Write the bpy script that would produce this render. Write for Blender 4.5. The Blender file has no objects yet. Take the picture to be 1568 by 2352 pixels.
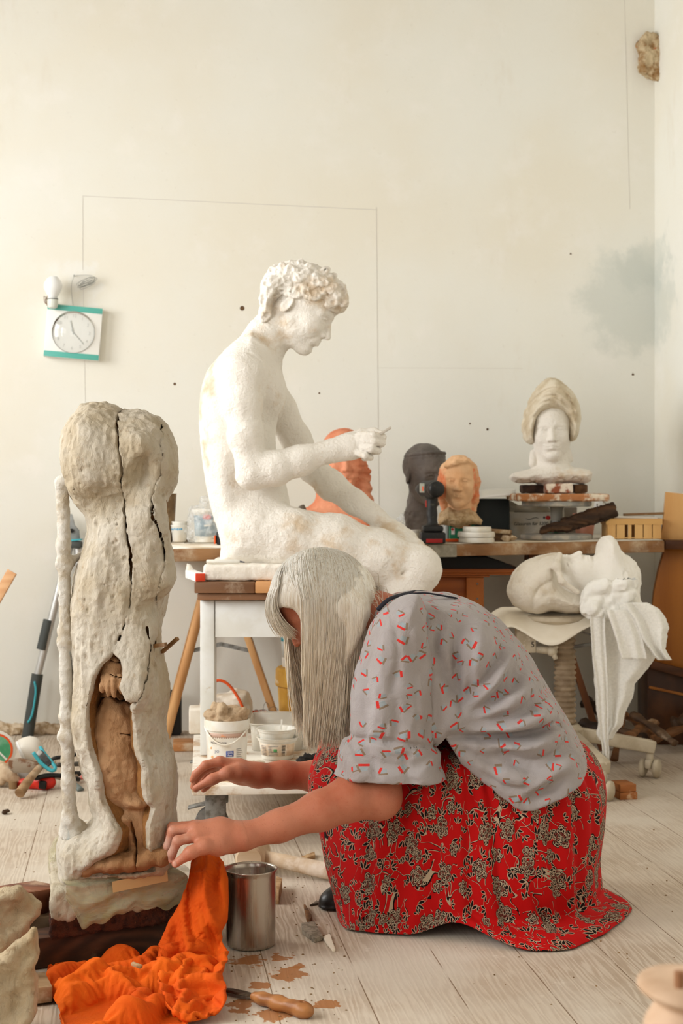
import bpy, math, random
import numpy as np
from mathutils import Vector, Matrix, Euler

random.seed(7)
C = bpy.context.scene.collection
PI = math.pi
# ------------------------------------------------------------------ the camera's measures
F, H, CX, HY = 3500.0, 0.95, 784.0, 1110.0       # focal length in pixels, eye height, eye point in the frame


def P(px, py, D):
    """Point of the room at distance D along the view that the photograph shows at (px, py)."""
    return np.array([(px - CX) / F * D, D, H - (py - HY) / F * D])


def on_floor(px, py, z=0.0):
    D = (H - z) * F / (py - HY)
    return P(px, py, D)


def sr(r, g, b):
    """8-bit sRGB to linear."""
    f = lambda c: (c / 255 / 12.92) if c / 255 <= 0.04045 else ((c / 255 + 0.055) / 1.055) ** 2.4
    return (f(r), f(g), f(b))


# ------------------------------------------------------------------ materials
class NT:
    """Small helper around a material's node tree."""
    def __init__(s, name):
        s.m = bpy.data.materials.new(name)
        s.m.use_nodes = True
        s.t = s.m.node_tree
        s.t.nodes.clear()
        s.out = s.t.nodes.new('ShaderNodeOutputMaterial')

    def n(s, kind, **kw):
        nd = s.t.nodes.new('ShaderNode' + kind)
        for k, v in kw.items():
            if k == 'inp':
                for kk, vv in v.items():
                    s.set(nd, kk, vv)
            else:
                setattr(nd, k, v)
        return nd

    def set(s, nd, key, v):
        sock = nd.inputs[key]
        if isinstance(v, bpy.types.NodeSocket):
            s.t.links.new(v, sock)
        else:
            if sock.type == 'RGBA' and len(v) == 3:
                v = (*v, 1)
            sock.default_value = v

    def math(s, op, a, b=0.0, c=0.0, clamp=False):
        nd = s.n('Math', operation=op, use_clamp=clamp)
        s.set(nd, 0, a); s.set(nd, 1, b); s.set(nd, 2, c)
        return nd.outputs[0]

    def mix(s, fac, a, b, mode='MIX'):
        nd = s.n('MixRGB', blend_type=mode)
        s.set(nd, 'Fac', fac); s.set(nd, 'Color1', a); s.set(nd, 'Color2', b)
        return nd.outputs[0]

    def step(s, v, lo, hi):
        nd = s.n('MapRange', interpolation_type='SMOOTHSTEP')
        s.set(nd, 'Value', v); s.set(nd, 'From Min', lo); s.set(nd, 'From Max', hi)
        return nd.outputs[0]

    def coord(s, which='Object', scale=(1, 1, 1), rot=(0, 0, 0), loc=(0, 0, 0)):
        tc = s.n('TexCoord')
        mp = s.n('Mapping')
        s.set(mp, 'Vector', tc.outputs[which]); mp.inputs['Scale'].default_value = scale
        mp.inputs['Rotation'].default_value = rot; mp.inputs['Location'].default_value = loc
        return mp.outputs[0]

    def noise(s, vec, scale, detail=4, rough=0.55, dist=0.0, dim='3D'):
        nd = s.n('TexNoise', noise_dimensions=dim)
        s.set(nd, 'Vector', vec); s.set(nd, 'Scale', scale); s.set(nd, 'Detail', detail)
        s.set(nd, 'Roughness', rough); s.set(nd, 'Distortion', dist)
        return nd.outputs['Fac']

    def bump(s, height, strength, dist=0.01, normal=None):
        nd = s.n('Bump')
        s.set(nd, 'Height', height); s.set(nd, 'Strength', strength); s.set(nd, 'Distance', dist)
        if normal is not None:
            s.set(nd, 'Normal', normal)
        return nd.outputs[0]

    def principled(s, **kw):
        nd = s.n('BsdfPrincipled')
        for k, v in kw.items():
            s.set(nd, k.replace('_', ' '), v)
        s.t.links.new(nd.outputs[0], s.out.inputs[0])
        return nd


MATS = {}


def mat(name, col, rough=0.7, col2=None, scale=12, lo=0.4, hi=0.65, bump=0.0, bscale=80, bdist=0.004, metal=0.0,
        col3=None, scale3=40, lo3=0.6, hi3=0.75, spec=0.4, sss=0.0, stretch=(1, 1, 1), detail=4, trans=0.0, alpha=1.0, coat=0.0):
    """A plain worn surface: one colour, up to two patchy colours over it, a fine bump."""
    if name in MATS:
        return MATS[name]
    t = NT(name)
    v = t.coord('Object', stretch)
    c = col
    if col2 is not None:
        c = t.mix(t.step(t.noise(v, scale, detail), lo, hi), col, col2)
    if col3 is not None:
        c = t.mix(t.step(t.noise(v, scale3, 5, 0.6), lo3, hi3), c, col3)
    kw = dict(Base_Color=c, Roughness=rough, Metallic=metal)
    p = t.principled(**kw)
    p.inputs['Specular IOR Level'].default_value = spec
    if sss:
        p.inputs['Subsurface Weight'].default_value = sss
        p.inputs['Subsurface Radius'].default_value = (0.012, 0.005, 0.003)
        p.inputs['Subsurface Scale'].default_value = 1.0
    if trans:
        p.inputs['Transmission Weight'].default_value = trans
    if alpha < 1:
        p.inputs['Alpha'].default_value = alpha
    if coat:
        p.inputs['Coat Weight'].default_value = coat
    if bump:
        t.set(p, 'Normal', t.bump(t.noise(v, bscale, 5, 0.6), bump, bdist))
    MATS[name] = t.m
    return t.m


def wood(name, c1, c2, axis='X', rough=0.6, ring=9.0, dust=None, dustlo=0.52, dusthi=0.7, bump=0.15):
    """Sawn timber: grain drawn out along one axis, dusty patches if asked for."""
    if name in MATS:
        return MATS[name]
    t = NT(name)
    sc = {'X': (0.07, 1, 1), 'Y': (1, 0.07, 1), 'Z': (1, 1, 0.07)}[axis]
    v = t.coord('Object', sc)
    w = t.n('TexWave', wave_type='RINGS', rings_direction=axis, wave_profile='SIN')
    t.set(w, 'Vector', v); t.set(w, 'Scale', ring); t.set(w, 'Distortion', 6.0); t.set(w, 'Detail', 3); t.set(w, 'Detail Scale', 1.2)
    fine = t.noise(v, 160, 4, 0.6)
    f = t.math('ADD', t.math('MULTIPLY', w.outputs['Fac'], 0.6), t.math('MULTIPLY', fine, 0.45))
    c = t.mix(f, c1, c2)
    if dust is not None:
        v2 = t.coord('Object')
        c = t.mix(t.step(t.noise(v2, 9, 6, 0.65), dustlo, dusthi), c, dust)
    p = t.principled(Base_Color=c, Roughness=rough)
    p.inputs['Specular IOR Level'].default_value = 0.3
    t.set(p, 'Normal', t.bump(f, bump, 0.003))
    MATS[name] = t.m
    return t.m


# ------------------------------------------------------------------ objects
def tag(o, label=None, cat=None, group=None, kind=None):
    if label: o['label'] = label
    if cat: o['category'] = cat
    if group: o['group'] = group
    if kind: o['kind'] = kind
    return o


def thing(name, label, cat, base, group=None):
    o = bpy.data.objects.new(name, None)
    C.objects.link(o)
    o.empty_display_size = 0.05
    o.location = [float(v) for v in base]
    return tag(o, label, cat, group)


def world_of(o):
    v = np.zeros(3)
    while o is not None:
        v += np.array(o.location)
        o = o.parent
    return v


def link_mesh(name, me, material, parent=None, base=None, label=None, smooth=True):
    """A mesh in room coordinates becomes an object: a part of `parent`, or a thing with its origin at `base`."""
    if parent is not None:
        off = world_of(parent)
    else:
        n = len(me.vertices)
        if base is None:
            co = np.empty(n * 3, np.float32); me.vertices.foreach_get('co', co); co = co.reshape(-1, 3)
            lo, hi = co.min(0), co.max(0)
            base = ((lo[0] + hi[0]) / 2, (lo[1] + hi[1]) / 2, lo[2])
        off = np.array(base, float)
    me.transform(Matrix.Translation([-float(v) for v in off]))
    o = bpy.data.objects.new(name, me)
    C.objects.link(o)
    if parent is not None:
        o.parent = parent
    else:
        o.location = [float(v) for v in off]
    ms = material if isinstance(material, (list, tuple)) else [material]
    for m in ms:
        me.materials.append(m)
    if smooth:
        me.polygons.foreach_set('use_smooth', np.ones(len(me.polygons), bool))
    if label:
        o['label'] = label
    return o


class MB:
    """Collects simple solids into one mesh, in room coordinates."""
    def __init__(s):
        s.v, s.f, s.mi, s.m = [], [], [], 0
        s.uv = None

    def add(s, vs, fs):
        b = len(s.v)
        s.v += [tuple(float(c) for c in v) for v in vs]
        s.f += [tuple(b + i for i in f) for f in fs]
        s.mi += [s.m] * len(fs)
        return s

    def box(s, c, size, rot=None, taper=1.0):
        x, y, z = [d / 2 for d in size]
        vs = [(-x, -y, -z), (x, -y, -z), (x, y, -z), (-x, y, -z)] + \
             [(-x * taper, -y * taper, z), (x * taper, -y * taper, z), (x * taper, y * taper, z), (-x * taper, y * taper, z)]
        M = rot if isinstance(rot, Matrix) else (Euler(rot).to_matrix() if rot is not None else Matrix.Identity(3))
        vs = [M @ Vector(v) + Vector([float(q) for q in c]) for v in vs]
        return s.add(vs, [(0, 3, 2, 1), (4, 5, 6, 7), (0, 1, 5, 4), (1, 2, 6, 5), (2, 3, 7, 6), (3, 0, 4, 7)])

    def bar(s, a, b, w, h, up=(0, 0, 1)):
        """A rectangular bar from a to b, w wide across, h along `up`."""
        a, b = Vector([float(q) for q in a]), Vector([float(q) for q in b])
        d = (b - a); L = d.length; d.normalize()
        u = Vector(up); sd = d.cross(u)
        if sd.length < 1e-5:
            sd = d.cross(Vector((0, 1, 0)))
        sd.normalize(); u = sd.cross(d)
        M = Matrix((d, sd, u)).transposed()
        return s.box((a + b) / 2, (L, w, h), M)

    def frame(s, d):
        d = Vector([float(q) for q in d]).normalized()
        u = Vector((0, 0, 1)) if abs(d.z) < 0.9 else Vector((1, 0, 0))
        e1 = d.cross(u).normalized(); e2 = d.cross(e1).normalized()
        return d, e1, e2

    def tube(s, pts, r, seg=10, caps=True, flat=1.0):
        pts = [Vector([float(q) for q in p]) for p in pts]
        rs = list(r) if hasattr(r, '__len__') else [r] * len(pts)
        vs, fs = [], []
        d0, e1, e2 = s.frame(pts[1] - pts[0])
        for i, p in enumerate(pts):
            d = (pts[min(i + 1, len(pts) - 1)] - pts[max(i - 1, 0)]).normalized()
            e1 = (e1 - d * e1.dot(d)).normalized(); e2 = d.cross(e1)
            for k in range(seg):
                a = 2 * PI * k / seg
                vs.append(p + (e1 * math.cos(a) + e2 * math.sin(a) * flat) * rs[i])
        n = len(pts)
        for i in range(n - 1):
            for k in range(seg):
                k2 = (k + 1) % seg
                fs.append((i * seg + k, i * seg + k2, (i + 1) * seg + k2, (i + 1) * seg + k))
        if caps:
            fs.append(tuple(reversed(range(seg))))
            fs.append(tuple((n - 1) * seg + k for k in range(seg)))
        return s.add(vs, fs)

    def cyl(s, a, b, ra, rb=None, seg=24):
        return s.tube([a, b], [ra, rb if rb is not None else ra], seg)

    def lathe(s, prof, c, axis=(0, 0, 1), seg=32, close=False, sq=(1, 1)):
        """prof: (radius, height) pairs turned about `axis` through c."""
        d = Vector([float(q) for q in axis]).normalized()
        if abs(d.z) > 0.999:
            e1, e2 = Vector((1, 0, 0)), Vector((0, 1, 0)) * (1 if d.z > 0 else -1)
        else:
            _, e1, e2 = s.frame(d)
        c = Vector([float(q) for q in c])
        vs, fs = [], []
        for (r, h) in prof:
            r = max(r, 1e-5)
            for k in range(seg):
                a = 2 * PI * k / seg
                vs.append(c + d * h + e1 * (r * math.cos(a) * sq[0]) + e2 * (r * math.sin(a) * sq[1]))
        n = len(prof)
        rng = range(n) if close else range(n - 1)
        for i in rng:
            j = (i + 1) % n
            for k in range(seg):
                k2 = (k + 1) % seg
                fs.append((i * seg + k, i * seg + k2, j * seg + k2, j * seg + k))
        if not close:
            fs.append(tuple(reversed(range(seg))))
            fs.append(tuple((n - 1) * seg + k for k in range(seg)))
        return s.add(vs, fs)

    def prism(s, poly, a, b):
        """Polygon points (room coordinates, planar) pushed from offset a to offset b (vectors)."""
        n = len(poly)
        a, b = np.array(a, float), np.array(b, float)
        vs = [np.array(p, float) + a for p in poly] + [np.array(p, float) + b for p in poly]
        fs = [tuple(range(n)), tuple(n + i for i in reversed(range(n)))]
        fs += [(i, n + i, n + (i + 1) % n, (i + 1) % n) for i in range(n)]
        return s.add(vs, fs)

    def grid(s, rows, closed=False):
        """rows: list of equal-length point lists."""
        n, m = len(rows), len(rows[0])
        vs = [p for r in rows for p in r]
        fs = []
        for i in range(n - 1):
            for k in range(m if closed else m - 1):
                k2 = (k + 1) % m
                fs.append((i * m + k, i * m + k2, (i + 1) * m + k2, (i + 1) * m + k))
        return s.add(vs, fs)

    def sphere(s, c, r, seg=20, rings=12, sq=(1, 1, 1)):
        rows = []
        for i in range(rings + 1):
            th = PI * i / rings
            rows.append([(c[0] + r * sq[0] * max(math.sin(th), 1e-4) * math.cos(2 * PI * k / seg),
                          c[1] + r * sq[1] * max(math.sin(th), 1e-4) * math.sin(2 * PI * k / seg),
                          c[2] - r * sq[2] * math.cos(th)) for k in range(seg)])
        return s.grid(rows, True)

    def mesh(s, name):
        me = bpy.data.meshes.new(name)
        me.from_pydata(s.v, [], s.f)
        me.polygons.foreach_set('material_index', s.mi)
        me.update()
        return me

    def build(s, name, material, parent=None, base=None, label=None, smooth=False, bevel=0.0, seg=2, solid=0.0, subsurf=0, fix=True):
        me = s.mesh(name)
        if fix:
            import bmesh
            bm = bmesh.new(); bm.from_mesh(me); bmesh.ops.recalc_face_normals(bm, faces=bm.faces); bm.to_mesh(me); bm.free()
        o = link_mesh(name, me, material, parent, base, label, smooth)
        if not smooth:
            o.data.polygons.foreach_set('use_smooth', np.ones(len(me.polygons), bool))
            e = o.modifiers.new('split', 'EDGE_SPLIT'); e.split_angle = math.radians(34)
        if solid:
            m = o.modifiers.new('thick', 'SOLIDIFY'); m.thickness = solid; m.offset = 0
        if bevel:
            m = o.modifiers.new('bevel', 'BEVEL'); m.width = bevel; m.segments = seg; m.limit_method = 'ANGLE'
            m.angle_limit = math.radians(40)
            if not smooth:
                o.modifiers.move(len(o.modifiers) - 1, 0)
        if subsurf:
            m = o.modifiers.new('sub', 'SUBSURF'); m.levels = subsurf; m.render_levels = subsurf
        return o


def text_mesh(txt, size, origin, xdir, ydir, depth=0.0006, align='CENTER', shear=0.0):
    """Lettering as a mesh lying in the plane of xdir, ydir, at `origin`."""
    cu = bpy.data.curves.new('lettering', 'FONT')
    cu.body = txt; cu.size = size; cu.align_x = align; cu.align_y = 'CENTER'; cu.extrude = depth; cu.shear = shear
    o = bpy.data.objects.new('lettering', cu); C.objects.link(o)
    dg = bpy.context.evaluated_depsgraph_get()
    me = bpy.data.meshes.new_from_object(o.evaluated_get(dg))
    bpy.data.objects.remove(o); bpy.data.curves.remove(cu)
    x = Vector([float(q) for q in xdir]).normalized(); y = Vector([float(q) for q in ydir]).normalized(); z = x.cross(y)
    M = Matrix((x, y, z)).transposed().to_4x4(); M.translation = Vector([float(q) for q in origin])
    me.transform(M)
    me.materials.clear()
    return me


# ------------------------------------------------------------------ noise and solid modelling by distance fields
def hash3(i, j, k, seed):
    h = (i * 374761393 + j * 668265263 + k * 2147483647 + seed * 974711) & 0xffffffff
    h = ((h ^ (h >> 13)) * 1274126177) & 0xffffffff
    return ((h ^ (h >> 16)) & 0xffff).astype(np.float32) / 65535.0


def vnoise(p, scale, seed=0):
    """Smooth value noise in -1..1 at points p (N,3)."""
    q = p * scale + 100.0
    i = np.floor(q).astype(np.int64); f = (q - i).astype(np.float32)
    u = f * f * (3 - 2 * f)
    r = 0
    for a in (0, 1):
        wa = u[:, 0] if a else 1 - u[:, 0]
        for b in (0, 1):
            wb = u[:, 1] if b else 1 - u[:, 1]
            for c in (0, 1):
                wc = u[:, 2] if c else 1 - u[:, 2]
                r = r + wa * wb * wc * hash3(i[:, 0] + a, i[:, 1] + b, i[:, 2] + c, seed)
    return r * 2 - 1


def fbm(p, scale, octaves=3, seed=0, gain=0.5):
    a, t = 1.0, 0
    for o in range(octaves):
        t = t + a * vnoise(p, scale * 2 ** o, seed + o * 17)
        a *= gain
    return t


def smin(a, b, k):
    h = np.maximum(k - np.abs(a - b), 0) / k
    return np.minimum(a, b) - h * h * k * 0.25


def poly_sdf(X, Z, poly):
    """Signed distance in the plane to a closed polygon (negative inside)."""
    d = np.full(np.broadcast(X, Z).shape, 1e9, np.float32); s = np.ones_like(d)
    n = len(poly)
    for i in range(n):
        ax, az = poly[i]; bx, bz = poly[i - 1]
        ex, ez = bx - ax, bz - az
        wx, wz = X - ax, Z - az
        t = np.clip((wx * ex + wz * ez) / (ex * ex + ez * ez + 1e-12), 0, 1)
        d = np.minimum(d, (wx - ex * t) ** 2 + (wz - ez * t) ** 2)
        c1 = Z >= az; c2 = Z < bz; c3 = ex * wz > ez * wx
        flip = (c1 & c2 & c3) | (~c1 & ~c2 & ~c3)
        s = np.where(flip, -s, s)
    return s * np.sqrt(d)


def line_dist(X, Z, pts):
    d = np.full(np.broadcast(X, Z).shape, 1e9, np.float32)
    for (ax, az), (bx, bz) in zip(pts[:-1], pts[1:]):
        ex, ez = bx - ax, bz - az
        t = np.clip(((X - ax) * ex + (Z - az) * ez) / (ex * ex + ez * ez + 1e-12), 0, 1)
        d = np.minimum(d, (X - ax - ex * t) ** 2 + (Z - az - ez * t) ** 2)
    return np.sqrt(d)


def curve_pts(pts, n=4, closed=False):
    """Catmull-Rom through points of any dimension."""
    p = np.array(pts, float); N = len(p); out = []
    rng = range(N) if closed else range(N - 1)
    for i in rng:
        g = (lambda j: p[j % N]) if closed else (lambda j: p[min(max(j, 0), N - 1)])
        p0, p1, p2, p3 = g(i - 1), g(i), g(i + 1), g(i + 2)
        for k in range(n):
            t = k / n
            out.append(0.5 * ((2 * p1) + (-p0 + p2) * t + (2 * p0 - 5 * p1 + 4 * p2 - p3) * t * t + (-p0 + 3 * p1 - 3 * p2 + p3) * t ** 3))
    if not closed:
        out.append(p[-1])
    return np.array(out)


class Sdf:
    def __init__(s, lo, hi, h):
        s.h = h; s.lo = np.array(lo, float)
        n = [int(math.ceil((b - a) / h)) + 1 for a, b in zip(lo, hi)]
        s.ax = [(s.lo[i] + h * np.arange(n[i])).astype(np.float32) for i in range(3)]
        s.d = np.full(n, 0.5, np.float32)

    def region(s, lo, hi):
        sl = []
        for i in range(3):
            a = int(np.clip(math.floor((lo[i] - s.lo[i]) / s.h), 0, len(s.ax[i])))
            b = int(np.clip(math.ceil((hi[i] - s.lo[i]) / s.h) + 1, 0, len(s.ax[i])))
            sl.append(slice(a, b))
        sl = tuple(sl)
        return sl, s.ax[0][sl[0]][:, None, None], s.ax[1][sl[1]][None, :, None], s.ax[2][sl[2]][None, None, :]

    def put(s, lo, hi, fn, k=0.01, op='u'):
        m = k + 4 * s.h
        sl, X, Y, Z = s.region(np.array(lo) - m, np.array(hi) + m)
        if s.d[sl].size == 0:
            return s
        b = fn(X, Y, Z)
        a = s.d[sl]
        if op == 'u':
            s.d[sl] = smin(a, b, k)
        elif op == 's':
            s.d[sl] = -smin(-a, b, k)
        elif op == 'i':
            s.d[sl] = -smin(-a, -b, k)
        return s

    def ball(s, c, r, k=0.01, op='u'):
        c = np.array(c, float)
        return s.put(c - r, c + r, lambda X, Y, Z: np.sqrt((X - c[0]) ** 2 + (Y - c[1]) ** 2 + (Z - c[2]) ** 2) - r, k, op)

    def ell(s, c, r, R=None, k=0.01, op='u'):
        """Ellipsoid; the columns of R are its axes in the room."""
        c = np.array(c, float); r = np.array(r, float); m = r.max()
        if R is None: R = np.eye(3)
        R = np.array(R)
        ext = np.sqrt(((R * r) ** 2).sum(1))

        def fn(X, Y, Z):
            q = [(X - c[0]) * R[0, i] + (Y - c[1]) * R[1, i] + (Z - c[2]) * R[2, i] for i in range(3)]
            k0 = np.sqrt(sum((q[i] / r[i]) ** 2 for i in range(3)))
            k1 = np.sqrt(sum((q[i] / r[i] ** 2) ** 2 for i in range(3))) + 1e-6
            return k0 * (k0 - 1) / k1
        return s.put(c - ext, c + ext, fn, k, op)

    def cone(s, a, b, ra, rb, k=0.01, op='u', flat=None, fs=1.0):
        """Round cone; `flat` is a direction in which it is fs times thinner."""
        a, b = np.array(a, float), np.array(b, float); e = b - a; L2 = float(e @ e) + 1e-12
        R = max(ra, rb)

        def fn(X, Y, Z):
            x, y, z = X - a[0], Y - a[1], Z - a[2]
            t = np.clip((x * e[0] + y * e[1] + z * e[2]) / L2, 0, 1)
            x, y, z = x - e[0] * t, y - e[1] * t, z - e[2] * t
            r = ra + (rb - ra) * t
            if flat is not None:
                n = np.array(flat, float); n = n / np.linalg.norm(n)
                w = (x * n[0] + y * n[1] + z * n[2]) * (fs - 1)
                x, y, z = x + w * n[0], y + w * n[1], z + w * n[2]
            return np.sqrt(x * x + y * y + z * z) - r
        return s.put(np.minimum(a, b) - R, np.maximum(a, b) + R, fn, k, op)

    def chain(s, pts, rs, k=0.01, op='u', k0=None, flat=None, fs=1.0):
        for i in range(len(pts) - 1):
            s.cone(pts[i], pts[i + 1], rs[i], rs[i + 1], k0 if (k0 is not None and i == 0) else k, op, flat, fs)
        return s

    def box(s, c, size, R=None, rnd=0.003, k=0.005, op='u'):
        c = np.array(c, float); hs = np.array(size, float) / 2 - rnd
        R = np.eye(3) if R is None else np.array(R)
        ext = (np.abs(R) * (hs + rnd)).sum(1)

        def fn(X, Y, Z):
            q = [np.abs((X - c[0]) * R[0, i] + (Y - c[1]) * R[1, i] + (Z - c[2]) * R[2, i]) - hs[i] for i in range(3)]
            o = np.sqrt(sum(np.maximum(v, 0) ** 2 for v in q))
            return o + np.minimum(np.maximum(np.maximum(q[0], q[1]), q[2]), 0) - rnd
        return s.put(c - ext, c + ext, fn, k, op)

    def inflate(s, poly, y, R, half, k=0.01, op='u', tilt=None):
        """A rounded body with the side outline `poly` (x,z pairs), its middle at depth y, rounded over R, `half` thick each way.
        tilt = (x0, dy/dx): the middle plane leans in depth."""
        p = np.array(poly, float); al = R / half
        lo = (p[:, 0].min(), y - half - 0.2 * (tilt is not None), p[:, 1].min()); hi = (p[:, 0].max(), y + half + 0.2 * (tilt is not None), p[:, 1].max())

        def fn(X, Y, Z):
            sd = poly_sdf(X[:, 0, :], Z[0], p)[:, None, :]
            q = np.maximum(R + sd, 0)
            yy = Y - y
            if tilt is not None:
                yy = yy - (X - tilt[0]) * tilt[1]
            return (np.sqrt(q * q + (yy * al) ** 2) - R) / max(1.0, 1.0)
        return s.put(lo, hi, fn, k, op)

    def field(s):
        return s.ax[0][:, None, None], s.ax[1][None, :, None], s.ax[2][None, None, :]

    def clip(s, n, p):
        """Keep only the side of the plane through p that n points away from."""
        X, Y, Z = s.field(); n = np.array(n, float); n /= np.linalg.norm(n)
        s.d = np.maximum(s.d, (X - p[0]) * n[0] + (Y - p[1]) * n[1] + (Z - p[2]) * n[2]).astype(np.float32)
        return s

    def net(s, disp=None, relax=1):
        """Surface of the field by naive surface nets; disp(points, normals) -> offsets along the normals."""
        d = s.d
        inside = d < 0
        # active cells
        nx, ny, nz = d.shape
        c = inside[:-1, :-1, :-1].astype(np.int8)
        cnt = sum(inside[a:nx - 1 + a, b:ny - 1 + b, e:nz - 1 + e].astype(np.int8) for a in (0, 1) for b in (0, 1) for e in (0, 1))
        I, J, K = np.nonzero((cnt > 0) & (cnt < 8))
        idx = np.full((nx - 1, ny - 1, nz - 1), -1, np.int32)
        idx[I, J, K] = np.arange(len(I))
        corners = [(a, b, e) for a in (0, 1) for b in (0, 1) for e in (0, 1)]
        val = {cc: d[I + cc[0], J + cc[1], K + cc[2]] for cc in corners}
        acc = np.zeros((len(I), 3), np.float32); num = np.zeros(len(I), np.float32)
        for c0 in corners:
            for axis in range(3):
                if c0[axis] == 0:
                    c1 = list(c0); c1[axis] = 1; c1 = tuple(c1)
                    v0, v1 = val[c0], val[c1]
                    cr = (v0 < 0) != (v1 < 0)
                    den = np.where(np.abs(v0 - v1) < 1e-9, 1e-9, v0 - v1)
                    t = np.where(cr, v0 / den, 0)
                    p = np.array(c0, np.float32)[None] + np.zeros((len(I), 3), np.float32)
                    p[:, axis] += t
                    acc += p * cr[:, None]; num += cr
        acc /= np.maximum(num, 1)[:, None]
        V = (np.stack([I, J, K], 1) + acc) * s.h + s.lo[None]
        quads = []
        for axis in range(3):
            sl0 = [slice(None)] * 3; sl1 = [slice(None)] * 3
            sl0[axis] = slice(0, -1); sl1[axis] = slice(1, None)
            a, b = inside[tuple(sl0)], inside[tuple(sl1)]
            u, w = (axis + 1) % 3, (axis + 2) % 3
            for sgn in (0, 1):
                E = np.nonzero((a & ~b) if sgn == 0 else (~a & b))
                E = np.stack(E, 1)
                ok = (E[:, u] > 0) & (E[:, w] > 0) & (E[:, u] < d.shape[u] - 1) & (E[:, w] < d.shape[w] - 1)
                E = E[ok]
                def cell(du, dw):
                    q = E.copy(); q[:, u] -= du; q[:, w] -= dw
                    return idx[q[:, 0], q[:, 1], q[:, 2]]
                q = np.stack([cell(1, 1), cell(0, 1), cell(0, 0), cell(1, 0)], 1)
                quads.append(q if sgn == 0 else q[:, ::-1])
        Q = np.concatenate(quads).astype(np.int32)
        V = V.astype(np.float64)
        for _ in range(relax):
            V = V + 0.5 * (neighbours_mean(V, Q) - V)
        if disp is not None:
            N = normals(V, Q)
            V = V + N * disp(V, N)[:, None]
        return V, Q

    def mesh(s, name, disp=None, relax=1):
        V, Q = s.net(disp, relax)
        return raw_mesh(name, V, Q)


def join_nets(parts):
    Vs, Qs, b = [], [], 0
    for V, Q in parts:
        Vs.append(V); Qs.append(Q + b); b += len(V)
    return np.concatenate(Vs), np.concatenate(Qs)


def neighbours_mean(V, Q):
    e = np.concatenate([Q[:, [0, 1]], Q[:, [1, 2]], Q[:, [2, 3]], Q[:, [3, 0]]])
    s = np.zeros_like(V); n = np.bincount(np.concatenate([e[:, 0], e[:, 1]]), minlength=len(V)).astype(float)
    for c in range(3):
        s[:, c] = np.bincount(e[:, 0], V[e[:, 1], c], len(V)) + np.bincount(e[:, 1], V[e[:, 0], c], len(V))
    return s / np.maximum(n, 1)[:, None]


def normals(V, Q):
    fn = np.cross(V[Q[:, 2]] - V[Q[:, 0]], V[Q[:, 3]] - V[Q[:, 1]])
    N = np.zeros_like(V)
    for c in range(3):
        for k in range(4):
            N[:, c] += np.bincount(Q[:, k], fn[:, c], len(V))
    return N / np.maximum(np.linalg.norm(N, axis=1), 1e-12)[:, None]


def raw_mesh(name, V, Q):
    me = bpy.data.meshes.new(name)
    n, m = len(V), len(Q)
    w = Q.shape[1]
    me.vertices.add(n); me.loops.add(m * w); me.polygons.add(m)
    me.vertices.foreach_set('co', np.asarray(V, np.float32).ravel())
    me.loops.foreach_set('vertex_index', np.asarray(Q, np.int32).ravel())
    me.polygons.foreach_set('loop_start', np.arange(0, m * w, w, dtype=np.int32))
    me.polygons.foreach_set('loop_total', np.full(m, w, np.int32))
    me.update(calc_edges=True)
    me.validate()
    return me


def verts(me):
    co = np.empty(len(me.vertices) * 3, np.float32); me.vertices.foreach_get('co', co)
    return co.reshape(-1, 3).astype(float)


def point_attr(me, name, vals):
    a = me.attributes.new(name, 'FLOAT', 'POINT'); a.data.foreach_set('value', np.asarray(vals, np.float32))


def point_uv(me, u, v):
    """A pattern coordinate stored per vertex (material reads it as an attribute)."""
    a = me.attributes.new('cloth', 'FLOAT_VECTOR', 'POINT')
    a.data.foreach_set('vector', np.stack([u, v, np.zeros_like(u)], 1).astype(np.float32).ravel())


def axes(fwd, up):
    """Rotation whose columns are forward, left, up."""
    f = np.array(fwd, float); f /= np.linalg.norm(f)
    u = np.array(up, float); u = u - f * (u @ f); u /= np.linalg.norm(u)
    return np.stack([f, np.cross(u, f), u], 1)


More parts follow.
